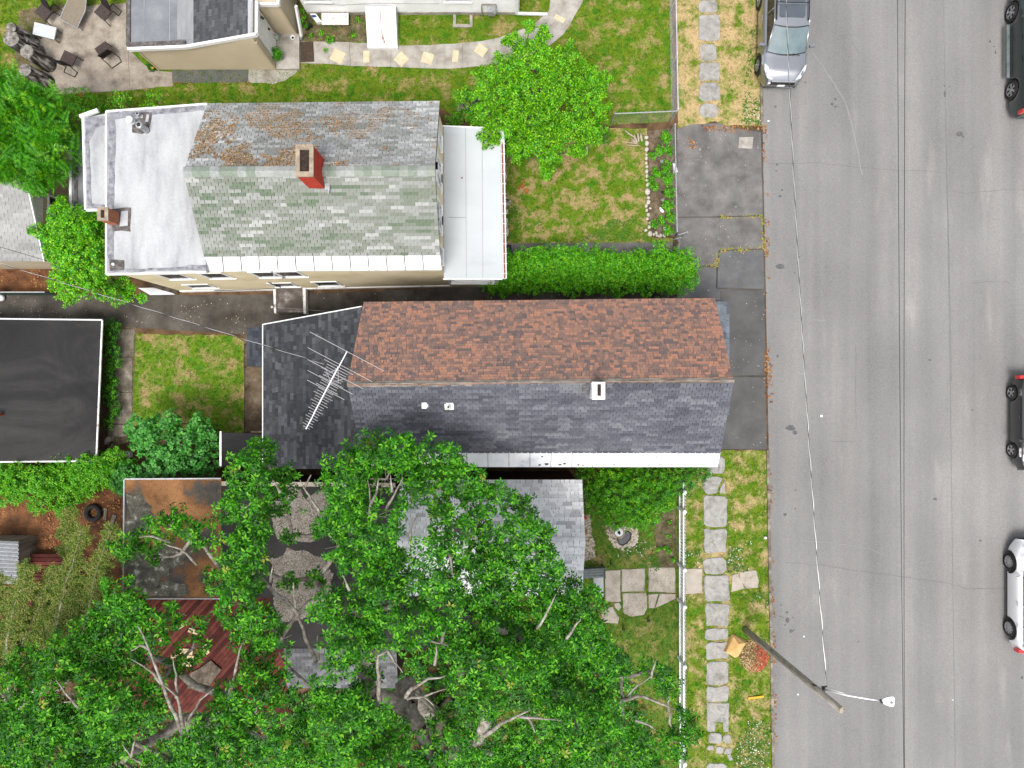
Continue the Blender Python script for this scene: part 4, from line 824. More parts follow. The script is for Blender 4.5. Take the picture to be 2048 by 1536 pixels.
hw = thing('house', 'white clapboard house along the top edge, above the path and bulkhead', 'house', (-4.2, 19, 0))
yw = 15.62; xa, xb = -8.62, .28
b = MB(); b.add([(xa, yw, 0), (xb, yw, 0), (xb, 22, 0), (xa, 22, 0), (xa, yw, 5), (xb, yw, 5), (xb, 22, 5), (xa, 22, 5), (xa, 18.8, 7), (xb, 18.8, 7)], [(0, 1, 5, 4), (2, 3, 7, 6), (1, 2, 6, 9, 5), (3, 0, 4, 8, 7)]); b.build('wall', M['white'], hw)
q = MB(); clapboard(q, (xa, yw), (xb, yw), .22, 5, .13); clapboard(q, (xb, yw), (xb, 22), .22, 5, .13); q.build('siding', M['white'], hw)
q = MB(); q.bb(xa + .01, xb - .01, yw - .05, yw + .1, 0, .2); q.build('foundation', M['concrete_pale'], hw)
deck('roof', [Vector((xa - .2, yw - .3, 4.95)), Vector((xb + .2, yw - .3, 4.95)), Vector((xb + .2, 18.8, 7.1)), Vector((xa - .2, 18.8, 7.1))], M['grey_roll'], hw); deck('roof', [Vector((xb + .2, 22.3, 4.95)), Vector((xa - .2, 22.3, 4.95)), Vector((xa - .2, 18.8, 7.1)), Vector((xb + .2, 18.8, 7.1))], M['grey_roll'], hw)
window(hw, (-7.9, yw - .012, 1.6), (1, 0, 0), (0, -1, 0), .85, 1.0, M['white'], 'h', .06); window(hw, (-2.2, yw - .012, 1.75), (1, 0, 0), (0, -1, 0), .85, 1.3, M['white'], 'h', .06)
q = MB(); q.tube([(xa + .2, yw - .03, .85), (-7, yw - .03, .75), (-5.5, yw - .03, .9), (-3, yw - .03, .85)], .012, 5); q.build('cable', M['steel'], hw)
dsp = MB(); dsp.bb(.12, .24, yw - .14, yw - .04, .2, 4.9); dsp.bar((.2, yw - .09, .2), (1.48, 15.55, .09), .1, .09); dsp.build('downspout', M['white'], hw)
# bulkhead
bkh = thing('bulkhead', 'white sloping cellar bulkhead with rust streak against the white house', 'cellar door', (-5.4, 14.8, 0))
u0, u1 = -6.05, -4.8; yb, yt = 14.08, yw - .06
q = MB(); q.add([(u0, yb, 0), (u1, yb, 0), (u1, yt, 0), (u0, yt, 0), (u0, yb, .2), (u1, yb, .2), (u1, yt, .72), (u0, yt, .72)], [(0, 1, 5, 4), (1, 2, 6, 5), (2, 3, 7, 6), (3, 0, 4, 7), (4, 5, 6, 7)]); q.build('frame', M['white_metal'], bkh)
sl_ = (.72 - .2) / (yt - yb)
for (x0, x1) in ((u0 + .03, -5.43), (-5.42, u1 - .03)):
    q = MB(); zz = lambda y: .2 + (y - yb) * sl_; q.add([(x0, yb + .02, zz(yb + .02) + .03), (x1, yb + .02, zz(yb + .02) + .03), (x1, yt - .05, zz(yt - .05) + .03), (x0, yt - .05, zz(yt - .05) + .03)] + [(x0, yb + .02, .19), (x1, yb + .02, .19), (x1, yt - .05, zz(yt - .05) - .02), (x0, yt - .05, zz(yt - .05) - .02)], [(0, 1, 2, 3), (4, 5, 1, 0), (5, 6, 2, 1), (7, 4, 0, 3), (6, 7, 3, 2)]); q.build('door', M['white_metal'], bkh)
q = MB(); zz = lambda y: .235 + (y - yb) * sl_
for (x, y, L, w_) in ((-5.43, 14.35, .45, .05), (-5.37, 14.2, .3, .06), (-5.45, 14.95, .5, .03)): q.add([(x, y, zz(y)), (x + w_, y + .05, zz(y + .05)), (x + w_ * .6, y + L, zz(y + L)), (x, y + L * .8, zz(y + L * .8))], [(0, 1, 2, 3)])
q.build('rust_streak', M['rust'], bkh)
# window well
ww = thing('window_well', 'small concrete window well at the foot of the white house', 'window well', (-2.1, 15.2, 0)); 
for (x0, x1, y0, y1) in ((-2.48, -2.36, 15.02, 15.55), (-1.78, -1.66, 15.02, 15.55), (-2.36, -1.78, 15.02, 15.14)): q = MB(); q.bb(x0, x1, y0, y1, -.02, .1); q.build('kerb_wall', M['concrete_pale'], ww)
# gas meter
gm = thing('gas_meter', 'grey gas meter with dark bent pipe on the white house wall', 'gas meter', (-.8, 15.4, 0))
q = MB(); q.box((-.85, 15.42, .55), (.3, .2, .35)); q.lathe([(.09, .4), (.1, .5), (.04, .6)], (-.72, 15.36, .2)); q.build('meter_body', M['steel'], gm)
q = MB(); q.tube([(-1.25, 15.5, .05), (-1.25, 15.5, .7), (-1.24, 15.5, .95), (-.65, 15.5, .95), (-.65, 15.5, .7)], .025, 7); q.bar((-1.85, 15.53, .1), (-1.25, 15.53, .1), .03); q.build('pipe', M['wood_grey'], gm)

# ------------------------------------------------------------------ grey-roofed garage at the left edge
hg = thing('garage', 'beige garage with pale grey shingle gable roof at the left edge', 'garage', (-20, 7.8, 0))
gx, gy0, gyr, gy1 = -18.2, 4.75, 7.85, 10.9; gz, gr = 2.5, 3.6
b = MB(); b.add([(gx, gy0 + .1, 0), (gx, gy1 - .1, 0), (-26, gy1 - .1, 0), (-26, gy0 + .1, 0), (gx, gy0 + .1, gz), (gx, gy1 - .1, gz), (-26, gy1 - .1, gz), (-26, gy0 + .1, gz), (gx, gyr, gr - .04), (-26, gyr, gr - .04)], [(0, 1, 5, 8, 4), (2, 3, 7, 9, 6), (1, 2, 6, 5), (3, 0, 4, 7)]); b.build('wall', M['beige'], hg)
for k in range(int((gy1 - gy0 - .2) / .2)):
    y = gy0 + .1 + k * .2; q = MB(); q.bb(gx, gx + .02, y + .006, y + .194, .05, gz - .05); q.build('board', M['beige'], hg)
for k in range(int((gy1 - gy0 - .2) / .15)):
    y = gy0 + .1 + k * .15; zt = gz + (gr - gz) * (1 - abs(y + .075 - gyr) / (gyr - gy0)) - .1
    if zt > gz: q = MB(); q.bb(gx, gx + .035, y + .005, y + .145, gz - .045, zt); q.build('gable_board', M['white'], hg)
for k in range(3):
    pass
window(hg, (gx + .022, 7.05, 1.75), (0, 1, 0), (1, 0, 0), .62, .75, M['white'], 'v', .05, .07)
RG = Roof(); pale = [shmat('sh_pale_%d' % k, (a, a * .985, a * .96)) for k, a in enumerate((.25, .29, .32, .35))]
ro = deck('roof', [Vector((gx + .12, gy0, gz + .02)), Vector((gx + .12, gyr, gr + .02)), Vector((-26, gyr, gr + .02)), Vector((-26, gy0, gz + .02))], M['felt'], hg); ro2 = deck('roof', [Vector((gx + .12, gy1, gz + .02)), Vector((-26, gy1, gz + .02)), Vector((-26, gyr, gr + .02)), Vector((gx + .12, gyr, gr + .02))], M['felt'], hg)
sgl = math.hypot(gyr - gy0, gr - gz)
RG.slope(ro, Vector((-22.5, gy0, gz + .02)), Vector((1, 0, 0)), Vector((0, gyr - gy0, gr - gz)), .14, sgl, lambda t: (0, gx + .12 + 22.5), lambda i, j: .3, run_tone([.2, .35, .3, .15], (.4, .8), .5, 1.1), pale, .013)
RG.slope(ro2, Vector((gx + .12, gy1, gz + .02)), Vector((-1, 0, 0)), Vector((0, gyr - gy1, gr - gz)), .14, sgl, lambda t: (0, gx + .12 + 22.5), lambda i, j: .3, run_tone([.2, .35, .3, .15], (.4, .8), .5, 2.1), pale, .013); RG.finish(hg, 300)
q = MB(); q.bar((gx + .13, gy0, gz), (gx + .13, gyr, gr), .04, .12); q.bar((gx + .13, gy1, gz), (gx + .13, gyr, gr), .04, .12); q.build('rake_board', M['white'], hg)
sheet('concrete_strip', [(-60, 524), (95, 524), (98, 534), (-60, 534)], .014, M['concrete_grimy'], .02, 22)

# ------------------------------------------------------------------ flat black-roofed garage, left
hb = thing('garage', 'flat black-roofed garage with white drip edge at the left edge', 'garage', (-19, -.1, 0))
z_ = 1.25; b0, b1, b2, b3 = W(-140, 636, z_), W(205, 640, z_), W(193, 922, z_), W(-140, 925, z_)
q = MB(); q.prism([(b0.x, b0.y), (b1.x, b1.y), (b2.x, b2.y), (b3.x, b3.y)], 1.15, z_); q.build('roof', M['black_roof'], hb)
q = MB(); q.prism([(b0.x, b0.y - .12), (b1.x - .3, b1.y - .12), (b2.x - .3, b2.y + .12), (b3.x, b3.y + .12)], 0, 1.148); q.build('wall', M['brown_wall'], hb)
for a, c in ((b0, b1), (b1, b2), (b2, b3)): q = MB(); q.bar(a + Vector((.0, 0, .0)), c + Vector((0, 0, .0)), .06, .06); q.build('drip_edge', M['white_old'] if a is b1 else M['alu'], hb)
p = W(2, 829, 1.4); q = MB(); q.tube([(p.x - .05, p.y, 1.24), (p.x - .02, p.y, 1.5), (p.x - .15, p.y, 1.6)], .06, 8); q.build('vent_pipe', M['rust'], hb)

# ------------------------------------------------------------------ house under the big tree, south
hs = thing('house', 'low house under the big tree, pale shingle gable in front and flat roofs behind', 'house', (-4, -7, 0))
sx0, sx1 = -4.2, 2.64; sy0, syr, sy1 = -3.6, -5.77, -7.95; sz, sr = 3.3, 4.05
b = MB(); b.add([(sx0, sy0 - .1, 0), (sx1 - .2, sy0 - .1, 0), (sx1 - .2, sy1 + .1, 0), (sx0, sy1 + .1, 0), (sx0, sy0 - .1, sz - .03), (sx1 - .2, sy0 - .1, sz - .03), (sx1 - .2, sy1 + .1, sz - .03), (sx0, sy1 + .1, sz - .03), (sx0, syr, sr - .1), (sx1 - .2, syr, sr - .1)], [(1, 0, 4, 5), (3, 2, 6, 7), (2, 1, 5, 9, 6), (0, 3, 7, 8, 4)]); b.build('wall', M['brown_wall'], hs)
q = MB(); clapboard(q, (sx1 - .2, sy0 - .1), (sx0, sy0 - .1), .05, sz - .05, .16); q.build('siding', M['brown_wall'], hs)
silver = [shmat('sh_silver_%d' % k, (a * .97, a * .98, a * 1.0), .06) for k, a in enumerate((.42, .58, .68, .74))]
ro = deck('north_slope', [Vector((sx1, sy0, sz)), Vector((sx0, sy0, sz)), Vector((sx0, syr, sr)), Vector((sx1 + .04, syr, sr))], M['felt'], hs); ro2 = deck('south_slope', [Vector((sx0, sy1, sz)), Vector((sx1, sy1, sz)), Vector((sx1 + .04, syr, sr)), Vector((sx0, syr, sr))], M['felt'], hs)
RS = Roof(); sl2 = math.hypot(sy0 - syr, sr - sz)
RS.slope(ro, Vector((sx1, sy0, sz)), Vector((-1, 0, 0)), Vector((0, syr - sy0, sr - sz)), .14, sl2 - .1, lambda t: (-.04 * t / sl2, sx1 - sx0), lambda i, j: r2.choice([.15, .2, .28, .34]), lambda i, j, c: r2.choices(range(4), [.1, .25, .36, .29])[0], silver, .015)
RS.slope(ro2, Vector((sx0, sy1, sz)), Vector((1, 0, 0)), Vector((0, syr - sy1, sr - sz)), .14, sl2 - .1, lambda t: (0, sx1 - sx0 + .04 * t / sl2), lambda i, j: r2.choice([.15, .2, .28, .34]), lambda i, j, c: r2.choices(range(4), [.1, .25, .36, .29])[0], silver, .015)
RS.finish(hs, 300)
for k in range(32):
    x = sx1 + .03 - k * .215; q = MB(); j = .03 + .012 * (k % 2); q.add([(x, syr, sr + j), (x - .2, syr, sr + j - .004), (x - .2, syr + .16, sr - .05 + j), (x, syr + .16, sr - .046 + j), (x, syr - .16, sr - .046 + j), (x - .2, syr - .16, sr - .05 + j)], [(0, 1, 2, 3), (4, 5, 1, 0)]); q.build('ridge_shingle', silver[2 + k % 2], hs)
M['needle_roof'] = mat('w_needle_roof', [(.06, .058, .055), (.09, .08, .065), (.2, .095, .042), (.28, .14, .06)], .75, .9, .15, .5, 30, lo=.34, hi=.56, detail=9, grain=.3, gscale=35)
M['lichen_roof'] = mat('w_lichen_roof', [(.06, .058, .052), (.1, .095, .075), (.14, .135, .1), (.42, .41, .36)], 3.2, .9, .15, .6, 30, lo=.35, hi=.66, detail=12, grain=.4, gscale=30)
fz = 3.1; m0, m1, m2, m3 = W(250, 959, fz), W(440, 966, fz), W(722, 972, fz), W(250, 1196, fz); 
q = MB(); q.prism([(m0.x, m0.y), (-11.0, m0.y + .02), (-11.0, m3.y), (m0.x - .05, m3.y)], 2.95, fz); q.build('flat_roof', M['needle_roof'], hs)
q = MB(); q.prism([(-11.0, m0.y - .2), (-4.22, m0.y - .25), (-4.22, m3.y), (-11.0, m3.y)], 2.95, fz - .02); q.build('flat_roof', M['dark_flat'], hs)
q = MB(); q.prism([(m0.x + .1, m0.y - .1), (-4.21, m0.y - .3), (-4.21, m3.y + .1), (m0.x + .1, m3.y + .1)], 0, 2.948); q.build('rear_wall', M['brown_wall'], hs)
q = MB(); q.prism(wobble(P2([(252, 990), (275, 985), (290, 1005), (310, 1030), (300, 1060), (268, 1075), (252, 1080)], fz), .05, .3, 3), fz - .005, fz + .005); q.build('lichen', M['lichen_roof'], hs)
q = MB(); q.prism(wobble(P2([(252, 1100), (330, 1090), (380, 1100), (370, 1130), (310, 1165), (260, 1190)], fz), .05, .3, 5), fz - .005, fz + .005); q.build('lichen', M['lichen_roof'], hs)
q = MB(); q.prism(wobble(P2([(270, 1192), (280, 1170), (320, 1158), (370, 1170), (380, 1192)], fz), .1, .06, 6), fz - .005, fz + .008); q.build('lichen', M['lichen_roof'], hs)
q = MB(); q.bar(m0 + Vector((-.02, 0, .0)), m3 + Vector((-.06, 0, .0)), .05, .07); q.bar(m0 + Vector((0, .02, .0)), (-11.0, m0.y + .04, fz), .05, .07); q.bar(m3 + Vector((0, -.02, 0)), (-11, m3.y - .02, fz), .04, .07); q.build('drip_edge', M['steel'], hs)
q = MB(); q.bar((-10.95, m0.y - .14, fz + .05), (-4.4, m0.y - .2, fz + .05), .16, .1); q.build('parapet', M['mortar'], hs)
q = MB(); q.prism([(-9.2, m3.y - .01), (-.4, m3.y - .01), (-.4, -10.1), (-9.2, -10.1)], 2.75, 2.9); q.build('flat_roof', M['dark_flat'], hs)
q = MB(); q.prism([(-9.0, m3.y + .1), (-.6, m3.y + .1), (-.6, -10.05), (-9.0, -10.05)], 0, 2.748); q.prism([(-8.6, -10.051), (-4.5, -10.051), (-4.5, -11.6), (-8.6, -11.6)], 0, 2.3); q.build('south_wall', M['brown_wall'], hs)
greyb = [shmat('sh_weather_%d' % k, (a, a, a * 1.03)) for k, a in enumerate((.11, .14, .17, .2))]
ro3 = deck('rear_shingle_roof', [Vector((-8.7, -11.75, 2.5)), Vector((-4.4, -11.75, 2.5)), Vector((-4.4, -10.1, 2.92)), Vector((-8.7, -10.1, 2.92))], M['felt'], hs)
RT = Roof(); RT.slope(ro3, Vector((-8.7, -11.75, 2.5)), Vector((1, 0, 0)), Vector((0, 1.65, .42)), .14, 1.7, lambda t: (0, 4.3), lambda i, j: .3, lambda i, j, c: r2.choices(range(4), [.2, .3, .3, .2])[0], greyb, .013)
RT.finish(hs, 0)
# pale gravel lying on the flat roof
gv = [(540, 985), (585, 975), (610, 1000), (650, 985), (668, 1010), (640, 1040), (640, 1075), (600, 1085), (560, 1075), (545, 1030)]; gv2 = [(545, 1115), (600, 1098), (640, 1115), (668, 1150), (650, 1210), (600, 1240), (560, 1245), (545, 1200)]
M['gravel_base'] = mat('w_gravel_base', [(.12, .1, .075), (.22, .19, .155), (.3, .27, .23)], 5, .95, .1, .8, 40, grain=.4, gscale=30)
for k, g_ in enumerate((gv, gv2)): q = MB(); q.prism(wobble(P2(g_, fz), .12, .3, 3 + k), fz - .03, fz - .012); q.build('gravel_bed', M['gravel_base'], hs)
pts = np.concatenate([scatter_pts(wobble(P2(gv, fz), .15, .15, 3), 1500), scatter_pts(wobble(P2(gv2, fz), .15, .15, 4), 900)]); n = len(pts)
TV = np.array([(-1, -.8, 0), (1, -.9, 0), (.9, .8, 0), (-.8, 1, 0), (0, 0, .9)]) * .017; TF = np.array([(0, 1, 4), (1, 2, 4), (2, 3, 4), (3, 0, 4)])
Rz = rot_to(np.tile([[0, 0, 1.]], (n, 1)), NR.random(n) * 6.3)
M['pebbles'] = leafmat('pebbles', [(.16, .12, .08), (.34, .3, .25), (.5, .47, .43), (.3, .27, .23)], .9, 0.0, .1)
stuff(scatter_mesh('gravel', TV, TF, np.column_stack([pts, np.full(n, fz - .02)]), Rz, .6 + NR.random(n), [M['pebbles']]))

# ------------------------------------------------------------------ red deck
dk = thing('deck', 'dark red wooden deck with diagonal boards under the trees', 'deck', (-13, -11, 0))
def clip_diag(x0, x1, y0, y1, ang, wdt, z, parent, m, gap=.024, th=.04):
    d = Vector((math.cos(ang), math.sin(ang))); nn = Vector((-d.y, d.x)); c = Vector(((x0 + x1) / 2, (y0 + y1) / 2)); R_ = math.hypot(x1 - x0, y1 - y0) / 2; k = -R_
    while k < R_:
        o = c + nn * (k + wdt / 2); lo, hi = -1e9, 1e9
        for (p_, dd, a, b_) in ((o.x, d.x, x0, x1), (o.y, d.y, y0, y1)):
            if abs(dd) < 1e-6: continue
            t0, t1 = (a - p_) / dd, (b_ - p_) / dd; lo = max(lo, min(t0, t1)); hi = min(hi, max(t0, t1))
        if hi - lo > .12:
            q = MB(); j = rng.uniform(-.003, .004); q.bar((o.x + d.x * lo, o.y + d.y * lo, z + j), (o.x + d.x * hi, o.y + d.y * hi, z + j), wdt - gap, th); q.build('board', rng.choice(m), parent)
        k += wdt
REDS = [M['red_deck'], mat('red_deck_faded', [(.1, .024, .017), (.15, .042, .03)], 3, .85, .2), mat('red_deck_dark', [(.04, .009, .007), (.075, .016, .012)], 3, .85, .2)]
clip_diag(-16.2, -9.25, -13.6, -8.2, math.radians(48), .16, .55, dk, REDS)
q = MB(); q.bb(-16.15, -9.3, -13.55, -8.25, .0, .5); q.build('frame', M['brown_wall'], dk)
dk2 = thing('deck', 'dark red boarded landing beside the larch at the left edge', 'deck', (-20, -9.4, 0))
clip_diag(-21.5, -18.2, -10.8, -7.9, 0, .16, .4, dk2, REDS); q = MB(); q.bb(-21.45, -18.25, -10.75, -7.95, 0, .36); q.build('frame', M['brown_wall'], dk2)
# ------------------------------------------------------------------ trees, shrubs, hedges
L_OAK = leafmat('leaf_oak', [(.013, .1, .004), (.028, .175, .005), (.05, .25, .007), (.085, .33, .01), (.19, .48, .03)], .42, .42, .18)
L_DEEP = leafmat('leaf_deep', [(.01, .07, .006), (.02, .11, .008), (.032, .15, .01)], .45, .3, .25)
L_YEL = leafmat('leaf_yellowing', [(.2, .26, .02), (.3, .3, .03)], .45, .3, .4)
L_LIME = leafmat('leaf_lime', [(.022, .11, .002), (.075, .27, .003), (.135, .4, .004), (.28, .55, .012)], .42, .4, .25)
L_HEDGE = leafmat('leaf_hedge', [(.015, .14, .002), (.055, .34, .003), (.12, .5, .005), (.32, .68, .02)], .38, .42, .35)
L_LOCUST = leafmat('leaf_locust', [(.03, .2, .004), (.06, .3, .005), (.12, .42, .008)], .45, .4, .3)
L_MAPLE = leafmat('leaf_maple', [(.025, .15, .014), (.05, .25, .03), (.11, .38, .05)], .5, .3, .35)
L_IVY = leafmat('leaf_ivy', [(.03, .18, .003), (.06, .3, .004), (.12, .4, .006), (.22, .45, .012)], .45, .35, .3)
L_SHRUB = leafmat('leaf_shrub', [(.03, .18, .003), (.065, .3, .005), (.13, .42, .01)], .42, .38, .25)
L_LARCH = leafmat('leaf_larch', [(.04, .1, .01), (.09, .17, .018), (.2, .26, .04), (.27, .22, .08)], .6, .25, .2)
L_DRY = leafmat('leaf_dry', [(.12, .04, .015), (.25, .08, .03), (.35, .16, .05), (.42, .26, .1)], .8, .1, .2)
def clump_leaves(cl, per, flat=.68, up=.7, size=(.8, 1.25), inner=.25):
    """positions, rotations, scales and depth of leaf clusters over a set of ragged clumps"""
    Ps = []; Ns = []
    for (c, r, w) in cl:
        n = max(6, int(per * r * r * w)); d = NR.normal(size=(n, 3)); d[:, 2] = np.abs(d[:, 2]) * .9 - .25 * NR.random(n)
        d /= np.linalg.norm(d, axis=1, keepdims=True)
        rad = np.where(NR.random(n) < inner, .35 + .5 * NR.random(n), .82 + .24 * NR.random(n))
        lob = np.array([mnoise.noise(Vector((x * 1.9 + c.x * 3, y * 1.9 + c.y * 3, z * 1.9))) for x, y, z in d]) if n < 4000 else 0
        rad = rad * (1 + .75 * lob)
        P = d * rad[:, None] * r; P[:, 2] *= flat; P += np.array(c); Ps.append(P)
        Ns.append(d * (1 - up) + np.array([0, 0, up]) + NR.normal(size=(n, 3)) * .42)
    P = np.concatenate(Ps); N = np.concatenate(Ns); n = len(P)
    return P, rot_to(N, NR.random(n) * 6.283), size[0] + (size[1] - size[0]) * NR.random(n)
def skeleton(name, base, trunk, cl, parent, m, r0, twigs=4, seed=0, thin=1.0, hang=.25):
    """trunk through the given points and limbs that branch out to every clump"""
    rr = random.Random(seed); nodes = [Vector(base)] + [Vector(t) for t in trunk]; par = [-1] + list(range(len(trunk)))
    first = max(1, len(trunk) - 2); top = nodes[-1]
    for (c, r, w) in sorted(cl, key=lambda q: (q[0] - top).length):
        best = min(range(first, len(nodes)), key=lambda i: (nodes[i] - c).length + .25 * (nodes[i] - top).length + max(0, nodes[i].z - c.z) * .6)
        a = nodes[best]; e = c - Vector((0, 0, r * hang)); L = (e - a).length; k = 2 if L > 1.1 else 1; prev = best
        for j in range(1, k + 1):
            t = j / (k + 0.0); p = a.lerp(e, t)
            if j < k: p = p + Vector((rr.uniform(-.14, .14), rr.uniform(-.14, .14), rr.uniform(-.02, .12))) * L
            nodes.append(p); par.append(prev); prev = len(nodes) - 1
    load = [1] * len(nodes)
    for i in range(len(nodes) - 1, 0, -1): load[par[i]] += load[i]
    rad = [max(.016, r0 * (load[i] / load[0]) ** .5) * thin if i > 0 else r0 * 1.35 for i in range(len(nodes))]
    q = MB(); n0 = len(trunk) + 1
    tp = nodes[:n0]; P = []; Rr = []
    for i in range(n0 - 1):
        for t in (0, .5): P.append(tp[i].lerp(tp[i + 1], t) + Vector((rr.uniform(-.04, .04), rr.uniform(-.04, .04), 0)) * (i + t > 0)); Rr.append(rad[i] * (1 - t) + rad[i + 1] * t)
    P.append(tp[-1]); Rr.append(rad[n0 - 1]); dr_ = (P[-1] - P[-3]).normalized() * rad[n0 - 1]; P += [P[-1] + dr_ * .6, P[-1] + dr_ * 1.0]; Rr += [rad[n0 - 1] * .75, rad[n0 - 1] * .2]; q.tube(P, Rr, 10)
    for i in range(n0, len(nodes)):
        a, c = nodes[par[i]], nodes[i]; L = (c - a).length; ra = min(rad[par[i]], rad[i] * 1.35); pts = []; rs_ = []
        for k in range(5):
            t = k / 4; p = a.lerp(c, t)
            if 0 < k < 4: p += Vector((mnoise.noise(p * 1.3 + Vector((seed, 0, 0))), mnoise.noise(p * 1.3 + Vector((0, seed + 3, 0))), mnoise.noise(p * 1.1))) * .13 * L
            pts.append(p); rs_.append(ra * (1 - t) + rad[i] * t)
        q.tube(pts, rs_, 6, cap=False)
    for (c, r, w) in cl:
        for k in range(twigs):
            d = Vector((rr.gauss(0, 1), rr.gauss(0, 1), rr.uniform(-.1, .8))).normalized(); s_ = c - Vector((0, 0, r * hang)); e = c + Vector((d.x, d.y, d.z * .6)) * r * rr.uniform(.6, .98); mid = s_.lerp(e, .5) + Vector((rr.uniform(-.1, .1), rr.uniform(-.1, .1), -.05)) * r
            q.tube([s_, mid, e], [.013, .009, .004], 4, cap=False)
    return q.build(name, m, parent, True)
def tree(name, label, base, trunk, clumps, r0, per, TVF, mats, bark, cat='tree', group=None, seed=0, flat=.68, up=.7, size=(.8, 1.25), twigs=4, inner=.25, pm=None, hang=.25, thin=1.0, shrink=1.0, gaps=(), zvar=.5, ragged=0.0, lines=()):
    cl = [(W(u, v, z), r * (H - z) / F * shrink, 1.0) for (u, v, r, z) in [(u, v, r * rng.uniform(.85, 1.1), z + rng.uniform(-.75, .55) * zvar) for (u, v, r, z) in clumps]]
    t = thing(name, label, cat, base, group)
    skeleton('trunk', base, trunk, cl, t, bark, r0, twigs, seed, thin, hang)
    P, R, S = clump_leaves(cl, per, flat, up, size, inner)
    keep = np.ones(len(P), bool)
    for (u, v, r) in gaps:      # openings in the crown
        c = np.array(W(u, v, 8.5)); d = np.hypot(P[:, 0] - c[0], P[:, 1] - c[1]); keep &= d > r * .0151 * (.75 + .5 * NR.random(len(P)))
    for pl in lines:            # bare limbs that stand clear of the leaves
        pp = [W(*a) for a in pl]; bm_ = MB(); k = len(pp); bm_.tube([p + Vector((mnoise.noise(p * 3), mnoise.noise(p * 3 + Vector((4, 4, 4))), 0)) * .05 for a, b_ in zip(pp, pp[1:]) for p in (a, a.lerp(b_, .33), a.lerp(b_, .66))] + [pp[-1]], [(.075 if len(pl) > 3 else .05) * (1 - .75 * i / (3 * k - 3)) for i in range(3 * k - 2)], 6); bm_.build('branch', bark, t, True)
        for a, b_ in zip(pp, pp[1:]):
            a2, b2 = np.array(a)[:2], np.array(b_)[:2]; d_ = b2 - a2; tt = np.clip(((P[:, :2] - a2) @ d_) / (d_ @ d_), 0, 1); dd = np.linalg.norm(P[:, :2] - a2 - tt[:, None] * d_, axis=1); keep &= (dd > .2 * (.6 + .6 * NR.random(len(P)))) | (P[:, 2] < min(a.z, b_.z) - .5)
    if ragged > 0:
        ex = []
        for (c, r, w) in cl:
            for k in range(7):
                d = Vector((rng.gauss(0, 1), rng.gauss(0, 1), rng.uniform(-.2, .7))).normalized()
                for i in range(16): f = .7 + ragged * i / 12; ex.append(tuple(c + Vector((d.x, d.y, d.z * .6)) * r * f + Vector((rng.gauss(0, .05), rng.gauss(0, .05), rng.gauss(0, .05)))))
        ex = np.array(ex); P = np.concatenate([P, ex]); R = np.concatenate([R, rot_to(np.column_stack([NR.normal(size=(len(ex), 2)) * .4, np.ones(len(ex))]), NR.random(len(ex)) * 6.3)]); S = np.concatenate([S, .6 + .6 * NR.random(len(ex))]); keep = np.concatenate([keep, np.ones(len(ex), bool)])
    P, R, S = P[keep], R[keep], S[keep]
    mi = None if pm is None else NR.choice(len(mats), size=len(P), p=pm)
    scatter_mesh('crown', TVF[0], TVF[1], P, R, S, mats, t, mi); return t
OAK = leaf_template(6, .17, .062, .35)
CL1 = [(738,912,50,7.8),(800,905,50,8),(700,960,60,7.5),(850,920,50,8),(905,912,24,7.6),(770,960,70,8.5),(860,985,60,8),(930,965,48,7.5),(690,1030,60,7.5),(652,1060,34,7),(750,1035,66,9),(900,940,35,7.2),(960,1000,45,8),(1005,985,30,7.5),(1045,1000,32,7.5),(905,1055,55,8.5),(965,1085,55,8.5),(1045,1065,48,8),(1095,1075,34,7.5),(1010,1130,55,8.5),(1085,1130,45,7.5),
(720,1120,60,9),(790,1125,66,9.5),(875,1130,58,9.5),(935,1160,58,9),(680,1090,36,8),(1120,1185,55,8),(1050,1190,58,8.5),(1165,1205,45,7.5),(985,1205,60,9),(885,1215,58,9.5),(800,1205,60,9.5),(690,1215,56,9.5),(648,1215,38,9),(735,1235,46,9.5),(690,1300,50,9.5),(745,1285,40,9),(835,1275,52,9.5),(905,1285,58,10),(965,1275,58,9.5),(1035,1265,58,9),(1105,1255,58,8.5),(1175,1270,48,8),(720,1345,40,9.5),(660,1385,42,9),(685,1440,66,9.5),(745,1420,42,9),(625,1440,44,9),(945,1340,55,10),(1005,1335,56,9.5),(960,1400,46,9.5),(1065,1335,58,9),(1135,1320,52,8.5),(1205,1325,46,8),(1105,1390,56,8.5),(1185,1385,50,8),(1245,1355,38,7.5),(1300,1345,34,7),(1225,1435,50,8),(1150,1450,56,8.5),(1255,1475,44,7.5),(1335,1370,28,6.5),(1365,1440,28,6.5),(1350,1485,34,6.5),(1385,1470,22,6.3),(1185,1515,56,8.5),(1285,1525,46,7.5),(1100,1515,56,8.5),(1040,1490,46,8.5),(1020,1535,56,8.5),(945,1495,52,8.5),(885,1450,40,7),(860,1535,56,8.5),(780,1480,56,8.5),(780,1545,56,9),(700,1515,56,9),(640,1515,40,8.5),(880,1590,60,8),(1000,1600,60,8),(1130,1600,60,8),(1260,1600,50,7.5),(760,1610,60,8.5),
(522,900,32,7.5),(492,950,46,8),(556,962,42,8),(548,1010,36,8),(500,1010,46,8.5),(448,1020,36,8),(620,1012,26,7),(582,1072,17,7.3),(628,1162,24,7.5),(580,1165,20,7.5),(508,1070,42,8.5),(478,1105,46,8.5),(448,1150,48,8.5),(512,1150,44,8.5),(478,1210,48,9),(532,1255,48,9),(562,1280,36,9),(520,1312,44,9),(486,1270,36,9),(332,1055,42,7.5),(382,1072,40,7.5),(286,1085,36,7.3),(248,1098,32,7),(308,1118,16,7),(345,1030,24,7.2)]
